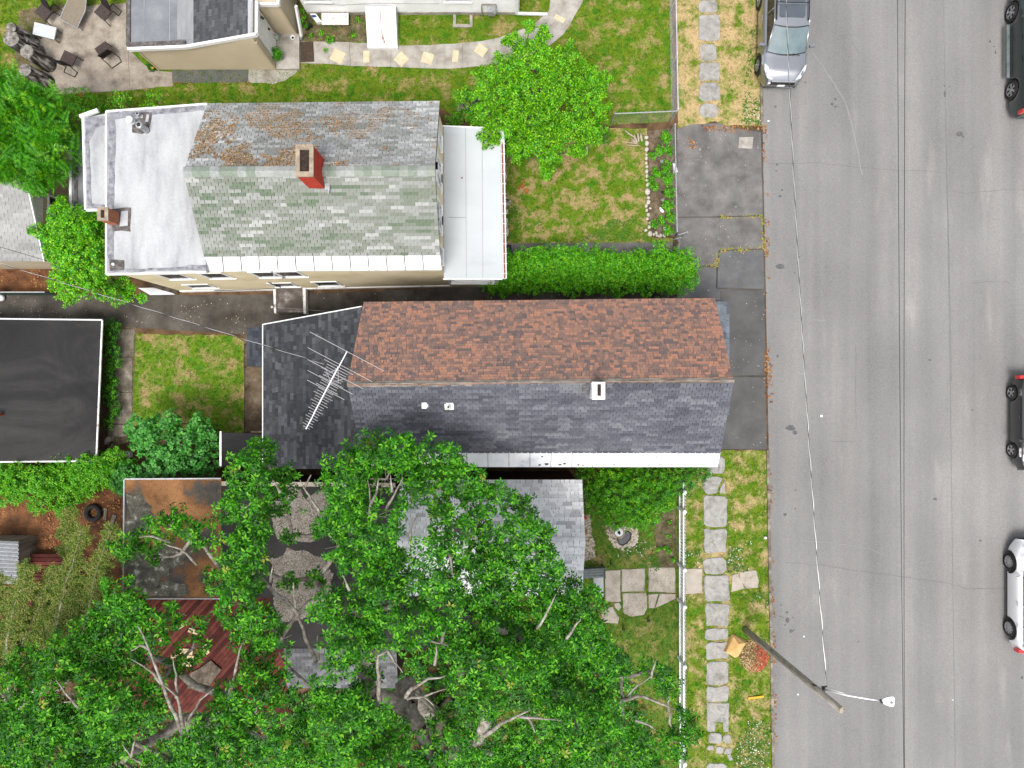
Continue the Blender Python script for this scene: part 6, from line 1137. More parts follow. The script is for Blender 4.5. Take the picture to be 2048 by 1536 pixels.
# ------------------------------------------------------------------ cars
def car(name, label, x, y, rz, L, Wd, Ht, paint, hood=1.15, wb=2.7, fo=.9, ws=(1.0, 1.75), rear=(.35, .75), rr_=.36, belt=.98, hoodz=.98, cladding=None, sunroof=False, rails=False, rimr=.24, running=False, spokes=7, tail=M['rust'], tumble=.13, plate=True):
    """built at the origin pointing to -Y (nose at y=-L/2), then placed"""
    t = thing(name, label, 'car', (0, 0, 0)); hw = Wd / 2; y0 = -L / 2; wy_ = [y0 + fo, y0 + fo + wb]
    n = int(L / .07); prof = []
    for i in range(n + 1):
        yy = y0 + L * i / n; df = yy - y0; dr = L - df
        def end(d, k, p): return 1 - k * max(0, 1 - d / .85) ** p
        h = hw * end(df, .3, 2.3) * end(dr, .2, 2.6)
        zt = hoodz - .3 * max(0, 1 - df / .5) ** 2.2 - .05 * max(0, 1 - df / 1.1)
        if df > ws[0] - .15: zt = min(belt, hoodz + (belt - hoodz) * min(1, (df - ws[0] + .15) / .5))
        zt -= .22 * max(0, 1 - dr / .3) ** 2
        zb = .24 + .12 * max(0, 1 - df / .4) + .14 * max(0, 1 - dr / .4)
        arch = 0
        for w_ in wy_:
            a = abs(yy - w_); R = rr_ + .06
            if a < R: arch = max(arch, math.sqrt(R * R - a * a) + rr_)
        prof.append((yy, h, zt, max(zb, arch)))
    q = MB(); rows = []
    for (yy, h, zt, zb) in prof:
        zm = min(zb + .05, zt - .2); P = [(0, zt + .015), (h * .5, zt + .01), (h * .8, zt - .015), (h * .93, zt - .06), (h * .985, zt - .15), (h, zt - .3 if zt - .3 > zm else (zt + zm) / 2), (h * .995, zm), (h * .97, zb), (h * .8, zb)]
        rows.append([(a, yy, z) for a, z in P] + [(-a, yy, z) for a, z in P[:0:-1]])
    o = 0; vs = [v for r in rows for v in r]; k = len(rows[0]); fs = [(i * k + j, (i + 1) * k + j, (i + 1) * k + (j + 1) % k, i * k + (j + 1) % k) for i in range(len(rows) - 1) for j in range(k)]
    fs += [tuple(reversed(range(k))), tuple((len(rows) - 1) * k + j for j in range(k))]
    q.add(vs, [tuple(reversed(f)) for f in fs]); body = q.build('body', paint, t, True)
    q = MB(); q.bb(-hw * .78, hw * .78, y0 + .25, -y0 - .25, .22, .62)
    for w_ in wy_:
        for s_ in (-1, 1): q.bb(s_ * hw * .6 - .17, s_ * hw * .6 + .17, w_ - rr_ - .05, w_ + rr_ + .05, .3, .8)
    q.build('underbody', M['black'], t)
    if cladding:
        q = MB()
        for s_ in (-1, 1):
            for w_ in wy_:
                ring = []
                for a in [math.pi * i / 14 for i in range(15)]:
                    ring.append((math.cos(a), math.sin(a)))
                for (c0_, s0_), (c1_, s1_) in zip(ring, ring[1:]):
                    R0, R1 = rr_ + .045, rr_ + .12; X = s_ * (hw + .006)
                    q.add([(X, w_ + c0_ * R0, rr_ + s0_ * R0), (X, w_ + c1_ * R0, rr_ + s1_ * R0), (X - s_ * .004, w_ + c1_ * R1, rr_ + s1_ * R1), (X - s_ * .004, w_ + c0_ * R1, rr_ + s0_ * R1), (X - s_ * .05, w_ + c0_ * R1, rr_ + s0_ * R1), (X - s_ * .05, w_ + c1_ * R1, rr_ + s1_ * R1)], [(0, 1, 2, 3), (3, 2, 5, 4)])
            q.bb(s_ * hw * .97 - .02, s_ * hw * .97 + .02, wy_[0] + rr_ + .1, wy_[1] - rr_ - .1, .24, .4)
        q.build('cladding', cladding, t)
    # cabin
    ya, yb_, yc, yd = y0 + ws[0], y0 + ws[1], -y0 - rear[1], -y0 - rear[0]; wB, wT = hw * .9, hw * .9 - tumble; zr = Ht
    def rowp(yy, z, w_, bulge=0): return [(w_ * s_, yy - bulge * (1 - s_ * s_), z + .03 * (1 - s_ * s_)) for s_ in (-1, -.6, -.2, .2, .6, 1)]
    cab = MB(); A_ = rowp(ya, belt - .02, wB * .96, .14); B_ = rowp(yb_, zr - .03, wT, .1); B2 = rowp(yb_ + .25, zr, wT, 0); C2 = rowp(yc - .25, zr, wT, 0); C_ = rowp(yc, zr - .04, wT * .98, -.04); D_ = rowp(yd, belt - .02, wB * .95, -.06)
    for a, c in ((B_, B2), (B2, C2), (C2, C_)): cab.add(a + c, [(i, i + 1, 7 + i, 6 + i) for i in range(5)])
    cab.build('roof', paint, t, True)
    sh_ = MB(); s1 = .97
    def shrink(R): return [(x_ * s1, y_, z_ - .02) for x_, y_, z_ in R]
    As, Bs, Cs, Ds = shrink(A_), shrink(B_), shrink(C_), shrink(D_)
    sh_.add(As + Bs + Cs + Ds, [(i, i + 1, 7 + i, 6 + i) for i in range(5)] + [(12 + i, 13 + i, 19 + i, 18 + i) for i in range(5)] + [(0, 6, 12, 18), (5, 23, 17, 11)])
    sh_.build('cabin', M['black'], t)
    def lerp3(a, c, f): return tuple(a[i] + (c[i] - a[i]) * f for i in range(3))
    q = MB(); w1 = [lerp3(a, c, .04) for a, c in zip(A_, B_)]; w2 = [lerp3(a, c, .96) for a, c in zip(A_, B_)]; q.add(w1 + w2, [(i, i + 1, 7 + i, 6 + i) for i in range(5)]); q.build('windscreen', GLASS_F, t, True)
    q = MB(); w1 = [lerp3(a, c, .08) for a, c in zip(C_, D_)]; w2 = [lerp3(a, c, .9) for a, c in zip(C_, D_)]; q.add(w1 + w2, [(i, i + 1, 7 + i, 6 + i) for i in range(5)]); q.build('rear_window', M['glass'], t, True)
    for s_, ix in ((-1, 0), (1, 5)):
        a, b_, c_, d_ = A_[ix], B_[ix], C_[ix], D_[ix]
        edge = lambda f: (lerp3(a, d_, f), ) 
        # upper and lower side lines sampled by y
        def lowp(yy): f = (yy - a[1]) / (d_[1] - a[1]); p = lerp3(a, d_, f); return (p[0] + s_ * .012, yy, p[2] + .02)
        def upp(yy):
            if yy < b_[1]: f = (yy - a[1]) / (b_[1] - a[1]); p = lerp3(a, b_, f)
            elif yy < c_[1]: f = (yy - b_[1]) / (c_[1] - b_[1]); p = lerp3(b_, c_, f)
            else: f = (yy - c_[1]) / (d_[1] - c_[1]); p = lerp3(c_, d_, f)
            return (p[0] + s_ * .008, yy, p[2] - .04)
        cuts = [ya + .22, (yb_ + yc) / 2 - .28, (yb_ + yc) / 2 - .2, (yb_ + yc) / 2 + .62, (yb_ + yc) / 2 + .7, yd - .2]
        for k_ in (0, 2, 4):
            c0_, c1_ = cuts[k_], cuts[k_ + 1]
            if c1_ - c0_ < .2: continue
            N_ = 6; lo = [lowp(c0_ + (c1_ - c0_) * i / N_) for i in range(N_ + 1)]; hi = [upp(c0_ + (c1_ - c0_) * i / N_) for i in range(N_ + 1)]
            q = MB(); q.add(lo + hi, [(i, i + 1, N_ + 2 + i, N_ + 1 + i) for i in range(N_)] if s_ > 0 else [(i, N_ + 1 + i, N_ + 2 + i, i + 1) for i in range(N_)]); q.build('side_window', M['glass'], t)
        q = MB(); q.tube([A_[ix], B_[ix]], .035, 6); q.tube([C_[ix], D_[ix]], .05, 6); q.tube([B_[ix], B2[ix], C2[ix], C_[ix]], .03, 6)
        for yy in (cuts[1] + .04, cuts[3] + .04): q.bar(lowp(yy), upp(yy), .05, .05)
        q.build('pillar', paint, t, True)
        q = MB(); mx_ = s_ * (hw + .1); q.box((mx_, ya + .25, belt + .05), (.2, .11, .13), s_ * .25); q.bar((s_ * hw * .93, ya + .25, belt - .02), (mx_, ya + .24, belt + .02), .05); q.build('mirror', paint, t)
        for yy in ((yb_ + yc) / 2 - .4, (yb_ + yc) / 2 + .5): q = MB(); q.bar((s_ * (hw + .012), yy, belt - .16), (s_ * (hw + .012), yy + .2, belt - .15), .03, .03); q.build('door_handle', M['rim'] if cladding else paint, t)
        q = MB(); q.add([(s_ * hw * .5, y0 + .13, hoodz - .22), (s_ * hw * .74, y0 + .2, hoodz - .2), (s_ * hw * .9, y0 + .5, hoodz - .1), (s_ * hw * .93, y0 + .72, hoodz - .04), (s_ * hw * .8, y0 + .6, hoodz - .015), (s_ * hw * .62, y0 + .3, hoodz - .09)], [(0, 1, 2, 3, 4, 5)] if s_ > 0 else [(5, 4, 3, 2, 1, 0)])
        for v_ in range(len(q.v)): q.v[v_] = (q.v[v_][0], q.v[v_][1] - .02, q.v[v_][2] + .035)
        q.build('headlight', HEADL, t)
        q = MB(); q.bb(s_ * hw * .86 - .12, s_ * hw * .86 + .12, -y0 - .16, -y0 - .02, belt - .42, belt - .12); q.build('tail_light', TAILL, t)
        if running: q = MB(); q.bar((s_ * (hw + .1), wy_[0] + rr_ + .12, .36), (s_ * (hw + .1), wy_[1] - rr_ - .12, .36), .12, .06); q.build('running_board', M['board_grey'], t)
        if rails: q = MB(); q.tube([(s_ * wT * .9, yb_ + .15, zr + .02), (s_ * wT * .92, yb_ + .3, zr + .07), (s_ * wT * .92, yc - .3, zr + .07), (s_ * wT * .9, yc - .15, zr + .02)], .022, 6); q.build('roof_rail', M['black'], t)
        for w_ in wy_:
            ty = MB(); pr = [(rr_ * .62, -.1), (rr_ * .93, -.11), (rr_, -.07), (rr_, .07), (rr_ * .93, .11), (rr_ * .64, .1)]; X = s_ * (hw - .1)
            N_ = 24; o = []
            for (r_, d_x) in pr:
                for k_ in range(N_): an = 2 * math.pi * k_ / N_; o.append((X + s_ * d_x, w_ + r_ * math.cos(an), rr_ + r_ * math.sin(an)))
            wh = MB(); 
            ty.add(o, [(i * N_ + k_, i * N_ + (k_ + 1) % N_, (i + 1) * N_ + (k_ + 1) % N_, (i + 1) * N_ + k_) for i in range(5) for k_ in range(N_)]); wheel = ty.build('wheel', M['rubber'], t, True)
            rm = MB(); X2 = X + s_ * .085
            for k_ in range(spokes):
                an = 2 * math.pi * k_ / spokes; c_, s2 = math.cos(an), math.sin(an)
                for off in (-.09, .09): rm.bar((X2, w_ + .04 * c_, rr_ + .04 * s2), (X2 - s_ * .005, w_ + rr_ * .66 * math.cos(an + off * 1.6), rr_ + rr_ * .66 * math.sin(an + off * 1.6)), .014, .035)
            ring = [(X2, w_ + rr_ * .66 * math.cos(a), rr_ + rr_ * .66 * math.sin(a)) for a in [2 * math.pi * i / 24 for i in range(25)]]; rm.tube(ring, .018, 5, cap=False); rm.tube([(X2 - s_ * .03, w_, rr_), (X2 + s_ * .012, w_, rr_)], .055, 10); rm.build('rim', M['rim'], wheel)
            dk_ = MB(); dk_.tube([(X2 - s_ * .06, w_, rr_), (X2 - s_ * .05, w_, rr_)], rr_ * .64, 20); dk_.build('brake_disc', M['black'], wheel)
    q = MB(); q.bb(-hw * .55, hw * .55, y0 - .0, y0 + .1, hoodz - .42, hoodz - .25); q.bb(-hw * .7, hw * .7, y0 + .0, y0 + .12, .32, .5); q.build('grille', M['black'], t)
    q = MB(); q.bb(-hw * .52, hw * .52, y0 + .03, y0 + .1, hoodz - .235, hoodz - .205); q.bb(-hw * .6, hw * .6, y0 + .005, y0 + .07, .28, .31); q.build('grille_trim', M['rim'], t)
    if plate: q = MB(); q.bb(-.17, .14, y0 - .03, y0 - .003, hoodz - .52, hoodz - .4); q.build('licence_plate', M['white'], t)
    for s_ in (-1, 1): q = MB(); q.bar((s_ * .1, ya - .04, belt + .03), (s_ * .1 + .5 * hw, ya - .13, belt + .03), .02); q.build('wiper', M['black'], t)
    if sunroof:
        for (a, c) in ((yb_ + .26, yb_ + .78), (yb_ + .86, yb_ + 1.7)):
            q = MB(); w_ = wT * .72; q.add([(x_, yy, zr + .042) for x_, yy in ((-w_ + .06, a), (w_ - .06, a), (w_, a + .06), (w_, c - .06), (w_ - .06, c), (-w_ + .06, c), (-w_, c - .06), (-w_, a + .06))], [tuple(range(8))]); q.build('sunroof', GLASS_R, t)
        q = MB(); q.tube([(-wT * .92, yb_ + .82, zr + .1), (0, yb_ + .8, zr + .11), (wT * .92, yb_ + .82, zr + .1)], .02, 6); q.build('cross_bar', M['black'], t)
    t.location = (x, y, ROAD_Z + .001); t.rotation_euler = (0, 0, rz); return t
def carpaint(name, c, metal=.0, rough=.3):
    m, n_, l_, b_ = newmat(name); b_.inputs['Base Color'].default_value = (*c, 1); b_.inputs['Metallic'].default_value = metal; b_.inputs['Roughness'].default_value = rough
    b_.inputs['Coat Weight'].default_value = 1.0; b_.inputs['Coat Roughness'].default_value = .06; return m
M['board_grey'] = mat('running_board_grey', [(.08, .1, .105), (.16, .18, .19)], 4, .5, .4)
GLASS_F = mat('windscreen_sky_glass', [(.085, .125, .135), (.14, .19, .2)], 1.5, .05, .7); GLASS_R = mat('sunroof_glass', [(.06, .075, .09), (.08, .095, .11)], 1, .08, .7)  # windscreen: pale blue-green sky reflection painted into its base colour
HEADL = carpaint('headlight_lens', (.62, .63, .66), .3, .12); TAILL = carpaint('tail_lens', (.55, .012, .012), 0, .15)
silver_p = carpaint('paint_silver', (.37, .38, .4), .9, .28); white_p = carpaint('paint_white', (.78, .78, .8)); black_p = carpaint('paint_black', (.012, .012, .014)); dkgreen_p = carpaint('paint_dark_green', (.012, .022, .022), .3, .35)
SV = car('parked_car', 'silver-roofed sport utility car with sunroof, parked by the dry verge', 11.17, 12.34 + 2.26, math.radians(-1.2), 4.52, 1.84, 1.66, silver_p, ws=(1.15, 2.0), rear=(.25, .7), fo=.92, wb=2.69, sunroof=True, rails=True, cladding=M['black'], hoodz=1.05, belt=1.08)
car('parked_car', 'white car at the right edge opposite the street lamp pole', 21.62, -8.72, math.radians(180), 4.6, 1.86, 1.68, white_p, fo=.98, wb=2.76, ws=(1.2, 1.95), rear=(.3, .8), hoodz=1.02, belt=1.06, cladding=M['black'], rr_=.36, spokes=9)
car('parked_car', 'small black car at the right edge opposite the central house', 21.68, -1.6, math.radians(0.0), 3.95, 1.72, 1.5, black_p, fo=.82, wb=2.4, ws=(1.0, 1.7), rear=(.2, .55), hoodz=.95, belt=.98, rr_=.31, spokes=5)
car('parked_truck', 'dark green pickup with running board at the top right corner', 21.72, 13.75, math.radians(180), 5.4, 1.92, 1.85, dkgreen_p, fo=.98, wb=3.23, ws=(1.35, 2.0), rear=(1.9, 2.2), hoodz=1.15, belt=1.2, rr_=.39, running=True, spokes=6)['category'] = 'truck'
for o_ in list(bpy.data.objects):
    if o_.name == 'parked_truck': pass

# ------------------------------------------------------------------ pole, lamp and wires
pb, pt = W(1490, 1259, 0), W(1683, 1420, 8.1)
M['pole_wood'] = mat('pole_wood', [(.2, .18, .145), (.34, .31, .26), (.44, .405, .35)], 4, .9, .15, .6, 40, stretch=(4, 4, .5))
pole = thing('utility_pole', 'weathered leaning utility pole beside the leaf pile', 'pole', pb)
q = MB(); q.tube([pb + Vector((0, 0, -.1)), pb.lerp(pt, .33), pb.lerp(pt, .66), pt], [.14, .128, .116, .105], 14); q.build('post', M['pole_wood'], pole, True)
q = MB(); q.tube([pt + Vector((-.02, 0, 0)), pt + Vector((0, 0, .03))], .1, 10); q.build('top', M['driftwood'], pole)
pa = pb.lerp(pt, 6.6 / 8.1)
q = MB(); q.bar(pa + Vector((-.1, .12, -.25)), pa + Vector((.16, .02, .1)), .05, .05); q.build('bracket', M['black'], pole)
q = MB(); q.tube([pa + Vector((.1, .13, .05)), pa + Vector((.24, .2, .1))], .03, 6); q.lathe([(.05, 0), (.06, .05), (.04, .1)], pa + Vector((.12, .14, .05)), 8); q.build('insulator', M['black'], pole)
lh = W(1775, 1402, 7.25)
lamp = thing('street_lamp', 'pale street lamp head on a long bracket arm over the road', 'street lamp', pa + Vector((.15, .08, 0)))
q = MB(); a_ = pa + Vector((.12, .07, .05)); q.tube([a_, a_.lerp(lh, .35) + Vector((0, 0, .14)), a_.lerp(lh, .7) + Vector((0, 0, .12)), lh + Vector((-.22, .02, .02))], [.035, .032, .03, .028], 8); q.tube([a_ + Vector((0, 0, -.25)), a_.lerp(lh, .4) + Vector((0, 0, .06))], .015, 6); q.build('arm', M['alu'], lamp, True)
hdir = (lh - a_); hdir.z = 0; hdir.normalize(); hs_ = Vector((-hdir.y, hdir.x, 0)); pts = [(-.22, .06), (-.1, .13), (.1, .19), (.2, .19), (.24, .13), (.24, -.13), (.2, -.19), (.1, -.19), (-.1, -.13), (-.22, -.06)]
q = MB(); q.prism([((lh + hdir * a * .85 + hs_ * c * .85).x, (lh + hdir * a * .85 + hs_ * c * .85).y) for a, c in pts], 7.2, 7.29); head = q.build('lamp_head', M['white'], lamp)
q = MB(); q.prism([((lh + hdir * a * .75 + hs_ * c * .7).x, (lh + hdir * a * .75 + hs_ * c * .7).y) for a, c in pts], 7.17, 7.199); q.build('lens', M['rim'], head)
q = MB(); q.lathe([(.045, 0), (.045, .05), (.03, .07)], Vector((lh.x + .1, lh.y - .04, 7.292)), 10); q.build('photocell', M['steel'], head)
q = MB(); q.bar(lh + Vector((-.26, .06, .05)), lh + Vector((-.2, -.04, .06)), .06); q.build('clamp', M['black'], lamp)
def twisted(label, pts, r=.0095, pitch=1.3, black=True):
    """service cable: a dark insulated strand and a bare strand wound round each other"""
    t = thing('service_cable', label, 'cable', pts[0]); A_ = MB(); B_ = MB(); P = []
    for i in range(len(pts) - 1):
        L_ = (pts[i + 1] - pts[i]).length; k = int(L_ / (pitch / 14)); P += [pts[i].lerp(pts[i + 1], j / k) for j in range(k)]
    P.append(pts[-1]); d = (P[-1] - P[0]).normalized(); x = d.cross(Vector((0, 0, 1))).normalized(); y = x.cross(d); s_ = 0; a1_, b1_ = [], []
    for i, p in enumerate(P):
        if i: s_ += (P[i] - P[i - 1]).length
        an = 2 * math.pi * s_ / pitch; o = (x * math.cos(an) + y * math.sin(an)) * r; a1_.append(p + o); b1_.append(p - o)
    A_.tube(a1_, r, 5); B_.tube(b1_, r * .95, 5); A_.build('insulated_strand', M['wire_black'], t); B_.build('bare_strand', M['wire_bare'], t)
def sag(a, b, s_, n=10): return [a.lerp(b, i / n) - Vector((0, 0, 4 * s_ * (i / n) * (1 - i / n))) for i in range(n + 1)]
twisted('twisted service cable running from the pole north above the parked car', sag(pa + Vector((.22, .22, .1)), W(1566, -160, 6.4), .35))
twisted('twisted service cable slanting over the back lawn to the antenna roof', sag(W(-60, 508, 5.4), W(648, 728, 4.3), .1))
tag(MB().tube(sag(Vector((11.95, 40, 8.0)), Vector((12.6, -40, 8.0)), .5, 24), .009, 5).build('overhead_wire', M['wire_black']), 'left one of two thin dark wires running above the road centre', 'wire', 'thin wires above the road')
tag(MB().tube(sag(Vector((12.5, 40, 7.9)), Vector((12.42, -40, 7.9)), .5, 24), .009, 5).build('overhead_wire', M['wire_black']), 'right one of two thin dark wires running above the road centre', 'wire', 'thin wires above the road')
tag(MB().tube(sag(W(-40, 482, 4.2), W(95, 522, 3.2), .05, 8), .008, 4).build('overhead_wire', M['wire_black']), 'thin dark wire over the pale garage roof', 'wire')
gp = thing('post', 'short grey post in the alley beside the stone stoop', 'post', W(544, 614, 0)); q = MB(); q.tube([W(544, 614, 0), W(544, 614, 1.15)], .05, 8); q.build('shaft', M['steel'], gp)
tag(MB().tube(sag(W(544, 614, 1.1) , Vector((-5.25, 2.7, 2.2)), .05, 6), .008, 4).build('wire', M['steel']), 'thin wire stretched from the alley post to the central house', 'wire')
# ------------------------------------------------------------------ television antenna
an = thing('antenna', 'white many-element television antenna above the dark west roof', 'antenna', (-5.3, .2, 6.2)); az = 8.05
q = MB(); mp_ = W(664, 768, 8.0); q.tube([(-5.36, .1, 3.6), (-5.36, .1, 6.9), (mp_.x, mp_.y, 8.05)], .02, 6); q.build('mast', M['steel'], an)
A0_, A1_ = W(694, 703, az), W(612, 858, az); bd = (A1_ - A0_).normalized(); pd = Vector((-bd.y, bd.x, 0))
q = MB(); q.bar(A0_, A1_, .028, .028); q.bar(A0_.lerp(A1_, .2) + Vector((0, 0, .08)), A0_.lerp(A1_, .8) + Vector((0, 0, .06)), .02, .02); q.build('boom', M['alu'], an)
Lb = (A1_ - A0_).length
els = [(.0, 84, 84, 0), (.17, 73, 73, 0), (.29, 62, 62, 0), (.4, 52, 50, 0), (.5, 44, 40, 0)]
for (f, a, c, _) in els:
    p = A0_.lerp(A1_, f); k = (H - az) / F; q = MB(); q.tube([p + pd * -a * k, p + pd * c * k], .0085, 5); q.build('element', M['alu'], an)
for i in range(26):
    f = .2 + .78 * i / 25; hl = 24 - 17 * (i / 25) if i % 3 else 32 - 22 * (i / 25); p = A0_.lerp(A1_, f); k = (H - az) / F; q = MB(); q.tube([p + pd * -hl * k + Vector((0, 0, .03)), p + pd * hl * k + Vector((0, 0, .03))], .0075, 5); q.build('element', M['alu'], an)
for s_ in (-1, 1):
    q = MB(); q.tube([A0_.lerp(A1_, .22), A0_.lerp(A1_, .36) + pd * s_ * .25 + Vector((0, 0, .12))], .008, 4); q.tube([A0_.lerp(A1_, .4), A0_.lerp(A1_, .28) + pd * s_ * .35], .008, 4); q.build('reflector_rod', M['alu'], an)

# ------------------------------------------------------------------ fences
def chain_link(label, a, c, h, posts, m=M['steel'], cell=.13, cap=False):
    a, c = Vector(a), Vector(c); t = thing('wire_fence', label, 'fence', a); d = (c - a); L_ = d.length; d.normalize(); n_ = Vector((-d.y, d.x, 0))
    for k in range(posts + 1): p = a + d * (L_ * k / posts); q = MB(); q.tube([p, p + Vector((0, 0, h + .04))], .035 if k in (0, posts) else .025, 7); q.build('post', m, t)
    q = MB(); q.tube([a + Vector((0, 0, h)), c + Vector((0, 0, h))], .025, 7); q.build('top_rail', m, t)
    q = MB(); k = -h; w_ = .004
    while k < L_:
        for s_ in (0, 1):
            x0, x1 = max(0, k), min(L_, k + h)
            z0, z1 = (x0 - k, x1 - k)
            if s_: z0, z1 = h - z0, h - z1
            p0_, p1_ = a + d * x0 + Vector((0, 0, z0)), a + d * x1 + Vector((0, 0, z1)); o = n_ * w_ * .5; u_ = Vector((0, 0, w_))
            q.add([p0_ - u_, p0_ + u_ + o, p1_ + u_ + o, p1_ - u_], [(0, 1, 2, 3)]); q.add([p0_ + o, p0_ - o, p1_ - o, p1_ + o], [(0, 1, 2, 3)])
        k += cell
    stuff(q.build('mesh', m, t)); return t
M['rail_white'] = mat('rail_pale', [(.5, .5, .52), (.66, .66, .68)], 4, .4, .5, metal=.4)
chain_link('pale-railed wire fence between the north lawn and the dry verge', W(1337, -80), W(1343, 240), 1.2, 3, M['rail_white'])
chain_link('wire fence running west from the corner post beside the lime tree', W(1341, 243), W(1222, 248) + Vector((0, 0, 0)), 1.15, 2, M['steel'])
chain_link('low wire fence along the garden bed and pavement', W(1342, 262), W(1346, 470), .75, 3, M['steel'])
chain_link('dark wire fence between the hedge end and the pavement', W(1347, 492), W(1344, 596), 1.0, 1, M['wood_grey'])
gt = thing('gate', 'open dark wire gate leaf at the end of the front walk', 'gate', W(1346, 478)); q = MB(); g_ = W(1346, 480); 
for s_ in (0, .34): q.tube([g_ + Vector((s_, s_ * .3, 0)), g_ + Vector((s_, s_ * .3, 1.1))], .025, 6)
for z in (.08, 1.08): q.tube([g_ + Vector((0, 0, z)), g_ + Vector((.34, .1, z))], .02, 6)
q.build('frame', M['steel'], gt); q = MB(); 
for k in range(5): q.tube([g_ + Vector((.06 * k, .02 * k, .1)), g_ + Vector((.06 * k, .02 * k, 1.06))], .005, 4)
q.build('mesh', M['steel'], gt)
lf = thing('wire_fence', 'low dark wire fence on the right side of the back lawn', 'fence', W(489, 690)); 
for v in (690, 735, 780, 825, 866): q = MB(); q.tube([W(489, v), W(489, v, .5)], .02, 6); q.build('post', M['black'], lf)
for z in (.1, .3, .5): q = MB(); q.tube([W(489, 688, z), W(488.5, 866, z)], .01, 5); q.build('wire', M['black'], lf)
# green slatted fence in the alley
gf = thing('slat_fence', 'low dark green slatted fence beside the alley', 'fence', W(60, 588))
fy = W(0, 590).y; x = W(-60, 590).x
q = MB(); q.bb(x, W(118, 590).x, fy - .02, fy + .02, .9, .95); q.build('top_rail', M['steel'], gf)
while x < W(118, 590).x - .05:
    q = MB(); q.box((x + .045, fy, .46), (.075, .02, .86), .1); q.build('slat', M['green_slat'], gf); x += .095
# picket fence
pk = thing('picket_fence', 'white picket fence between the garden and the south verge', 'fence', W(1357, 1200))
fx0, fx1 = W(1356, 960).x, W(1357, 1640).x; va, vb = W(0, 958).y, W(0, 1640).y
def fx(y): return fx0 + (fx1 - fx0) * (va - y) / (va - vb)
me = bpy.data.meshes.new('picket'); m_ = MB(); m_.add([(-.04, -.01, 0), (.04, -.01, 0), (.04, -.01, 1.02), (0, -.01, 1.1), (-.04, -.01, 1.02), (-.04, .01, 0), (.04, .01, 0), (.04, .01, 1.02), (0, .01, 1.1), (-.04, .01, 1.02)], [(0, 1, 2, 3, 4), (9, 8, 7, 6, 5), (0, 5, 6, 1), (1, 6, 7, 2), (2, 7, 8, 3), (3, 8, 9, 4), (4, 9, 5, 0)]); me.from_pydata(m_.v, [], m_.f); me.materials.append(M['white']); me.update()
y = va - .1
while y > vb:
    Mx = Matrix.Rotation(math.pi / 2 + rng.uniform(-.02, .02), 4, 'Z') @ Matrix.Rotation(rng.uniform(-.012, .012), 4, 'Y'); Mx.translation = Vector((fx(y) + .045, y, .05 + rng.uniform(-.01, .01))); inst('picket', me, Mx, pk); y -= .135
for z in (.25, .9): q = MB(); q.bar((fx(va) + .005, va, z), (fx(vb) + .005, vb, z), .05, .09); q.build('rail', M['white'], pk)
for v in (985, 1024, 1141, 1215, 1335, 1447, 1530):
    y = W(0, v, 1.2).y; q = MB(); q.bb(fx(y) - .05, fx(y) + .05, y - .05, y + .05, 0, 1.16); po = q.build('post', M['white'], pk); q = MB(); q.lathe([(.085, 0), (.085, .03), (.05, .06), (.01, .08)], (fx(y), y, 1.162), 8); q.build('post_cap', M['white'], po)
# ------------------------------------------------------------------ garden bits
for k, (u, v, r) in enumerate([(1292, 276, 5), (1293, 287, 4.5), (1293, 299, 4), (1292, 310, 3), (1292, 317, 3.5), (1292, 326, 3), (1293, 334, 3.5), (1293, 343, 3.5), (1294, 352, 3.5), (1293, 361, 3), (1295, 370, 4), (1294, 384, 6), (1296, 396, 4), (1296, 404, 4.5), (1292, 412, 3.5), (1300, 417, 3), (1293, 421, 3), (1296, 430, 3.5), (1294, 438, 3.5), (1299, 446, 3), (1298, 454, 3.5), (1291, 461, 4), (1299, 468, 5), (1307, 469, 3), (1314, 472, 3.5), (1321, 471, 3.5), (1328, 470, 4), (1336, 468, 4), (1343, 467, 3), (1312, 466, 3), (1318, 474, 3)]):
    p = W(u, v); rr3 = r * .0211; q = MB(); pr = [(rr3 * .8, 0), (rr3, rr3 * .5), (rr3 * .75, rr3 * .95), (rr3 * .2, rr3 * 1.1)]; q.lathe(pr, p, 8)
    for i in range(len(q.v)): x_, y_, z_ = q.v[i]; nn_ = 1 + .3 * mnoise.noise(Vector((x_ * 9, y_ * 9, z_ * 9 + k))); q.v[i] = (p.x + (x_ - p.x) * nn_, p.y + (y_ - p.y) * nn_ * (1.2 if k % 3 else .85), z_ + .01)
    tag(q.build('edging_stone', M['stone'], None, True), 'rounded pale stone in the edging row of the garden bed', 'stone', 'edging stones of the garden bed')
for k, (u, v, a, b_, r) in enumerate([(1010.5, 354, 3, 6, 0), (1010, 369, 2.5, 3, 0), (1012, 398, 2, 3, 0), (1014, 424, 2.5, 5, .1), (1013, 442, 3, 5, 0), (1013, 452, 2.5, 4, 0), (1015, 465, 2.5, 8, .1)]):
    p = W(u, v); k_ = H / F; q = MB(); q.prism([(p.x + a * k_ * math.cos(t_) * (1 + .2 * math.sin(3 * t_ + k)), p.y + b_ * k_ * math.sin(t_)) for t_ in [i * .7 for i in range(9)]], 0, .09); tag(q.build('stepping_stone', M['stone']), 'flat pale stone in the row under the porch gutter', 'stone', 'flat stones under the gutter')
def sticks(items, label, grp, m):
    for k, (u0_, v0_, u1_, v1_, w_, z) in enumerate(items):
        a, c = W(u0_, v0_, z), W(u1_, v1_, z + .02); mid = a.lerp(c, .5) + Vector((rng.uniform(-.03, .03), rng.uniform(-.03, .03), .01)); q = MB(); q.tube([a, mid, c], [w_ * .7, w_, w_ * .5], 6); tag(q.build('branch', m, None, True), label, 'branch', grp)
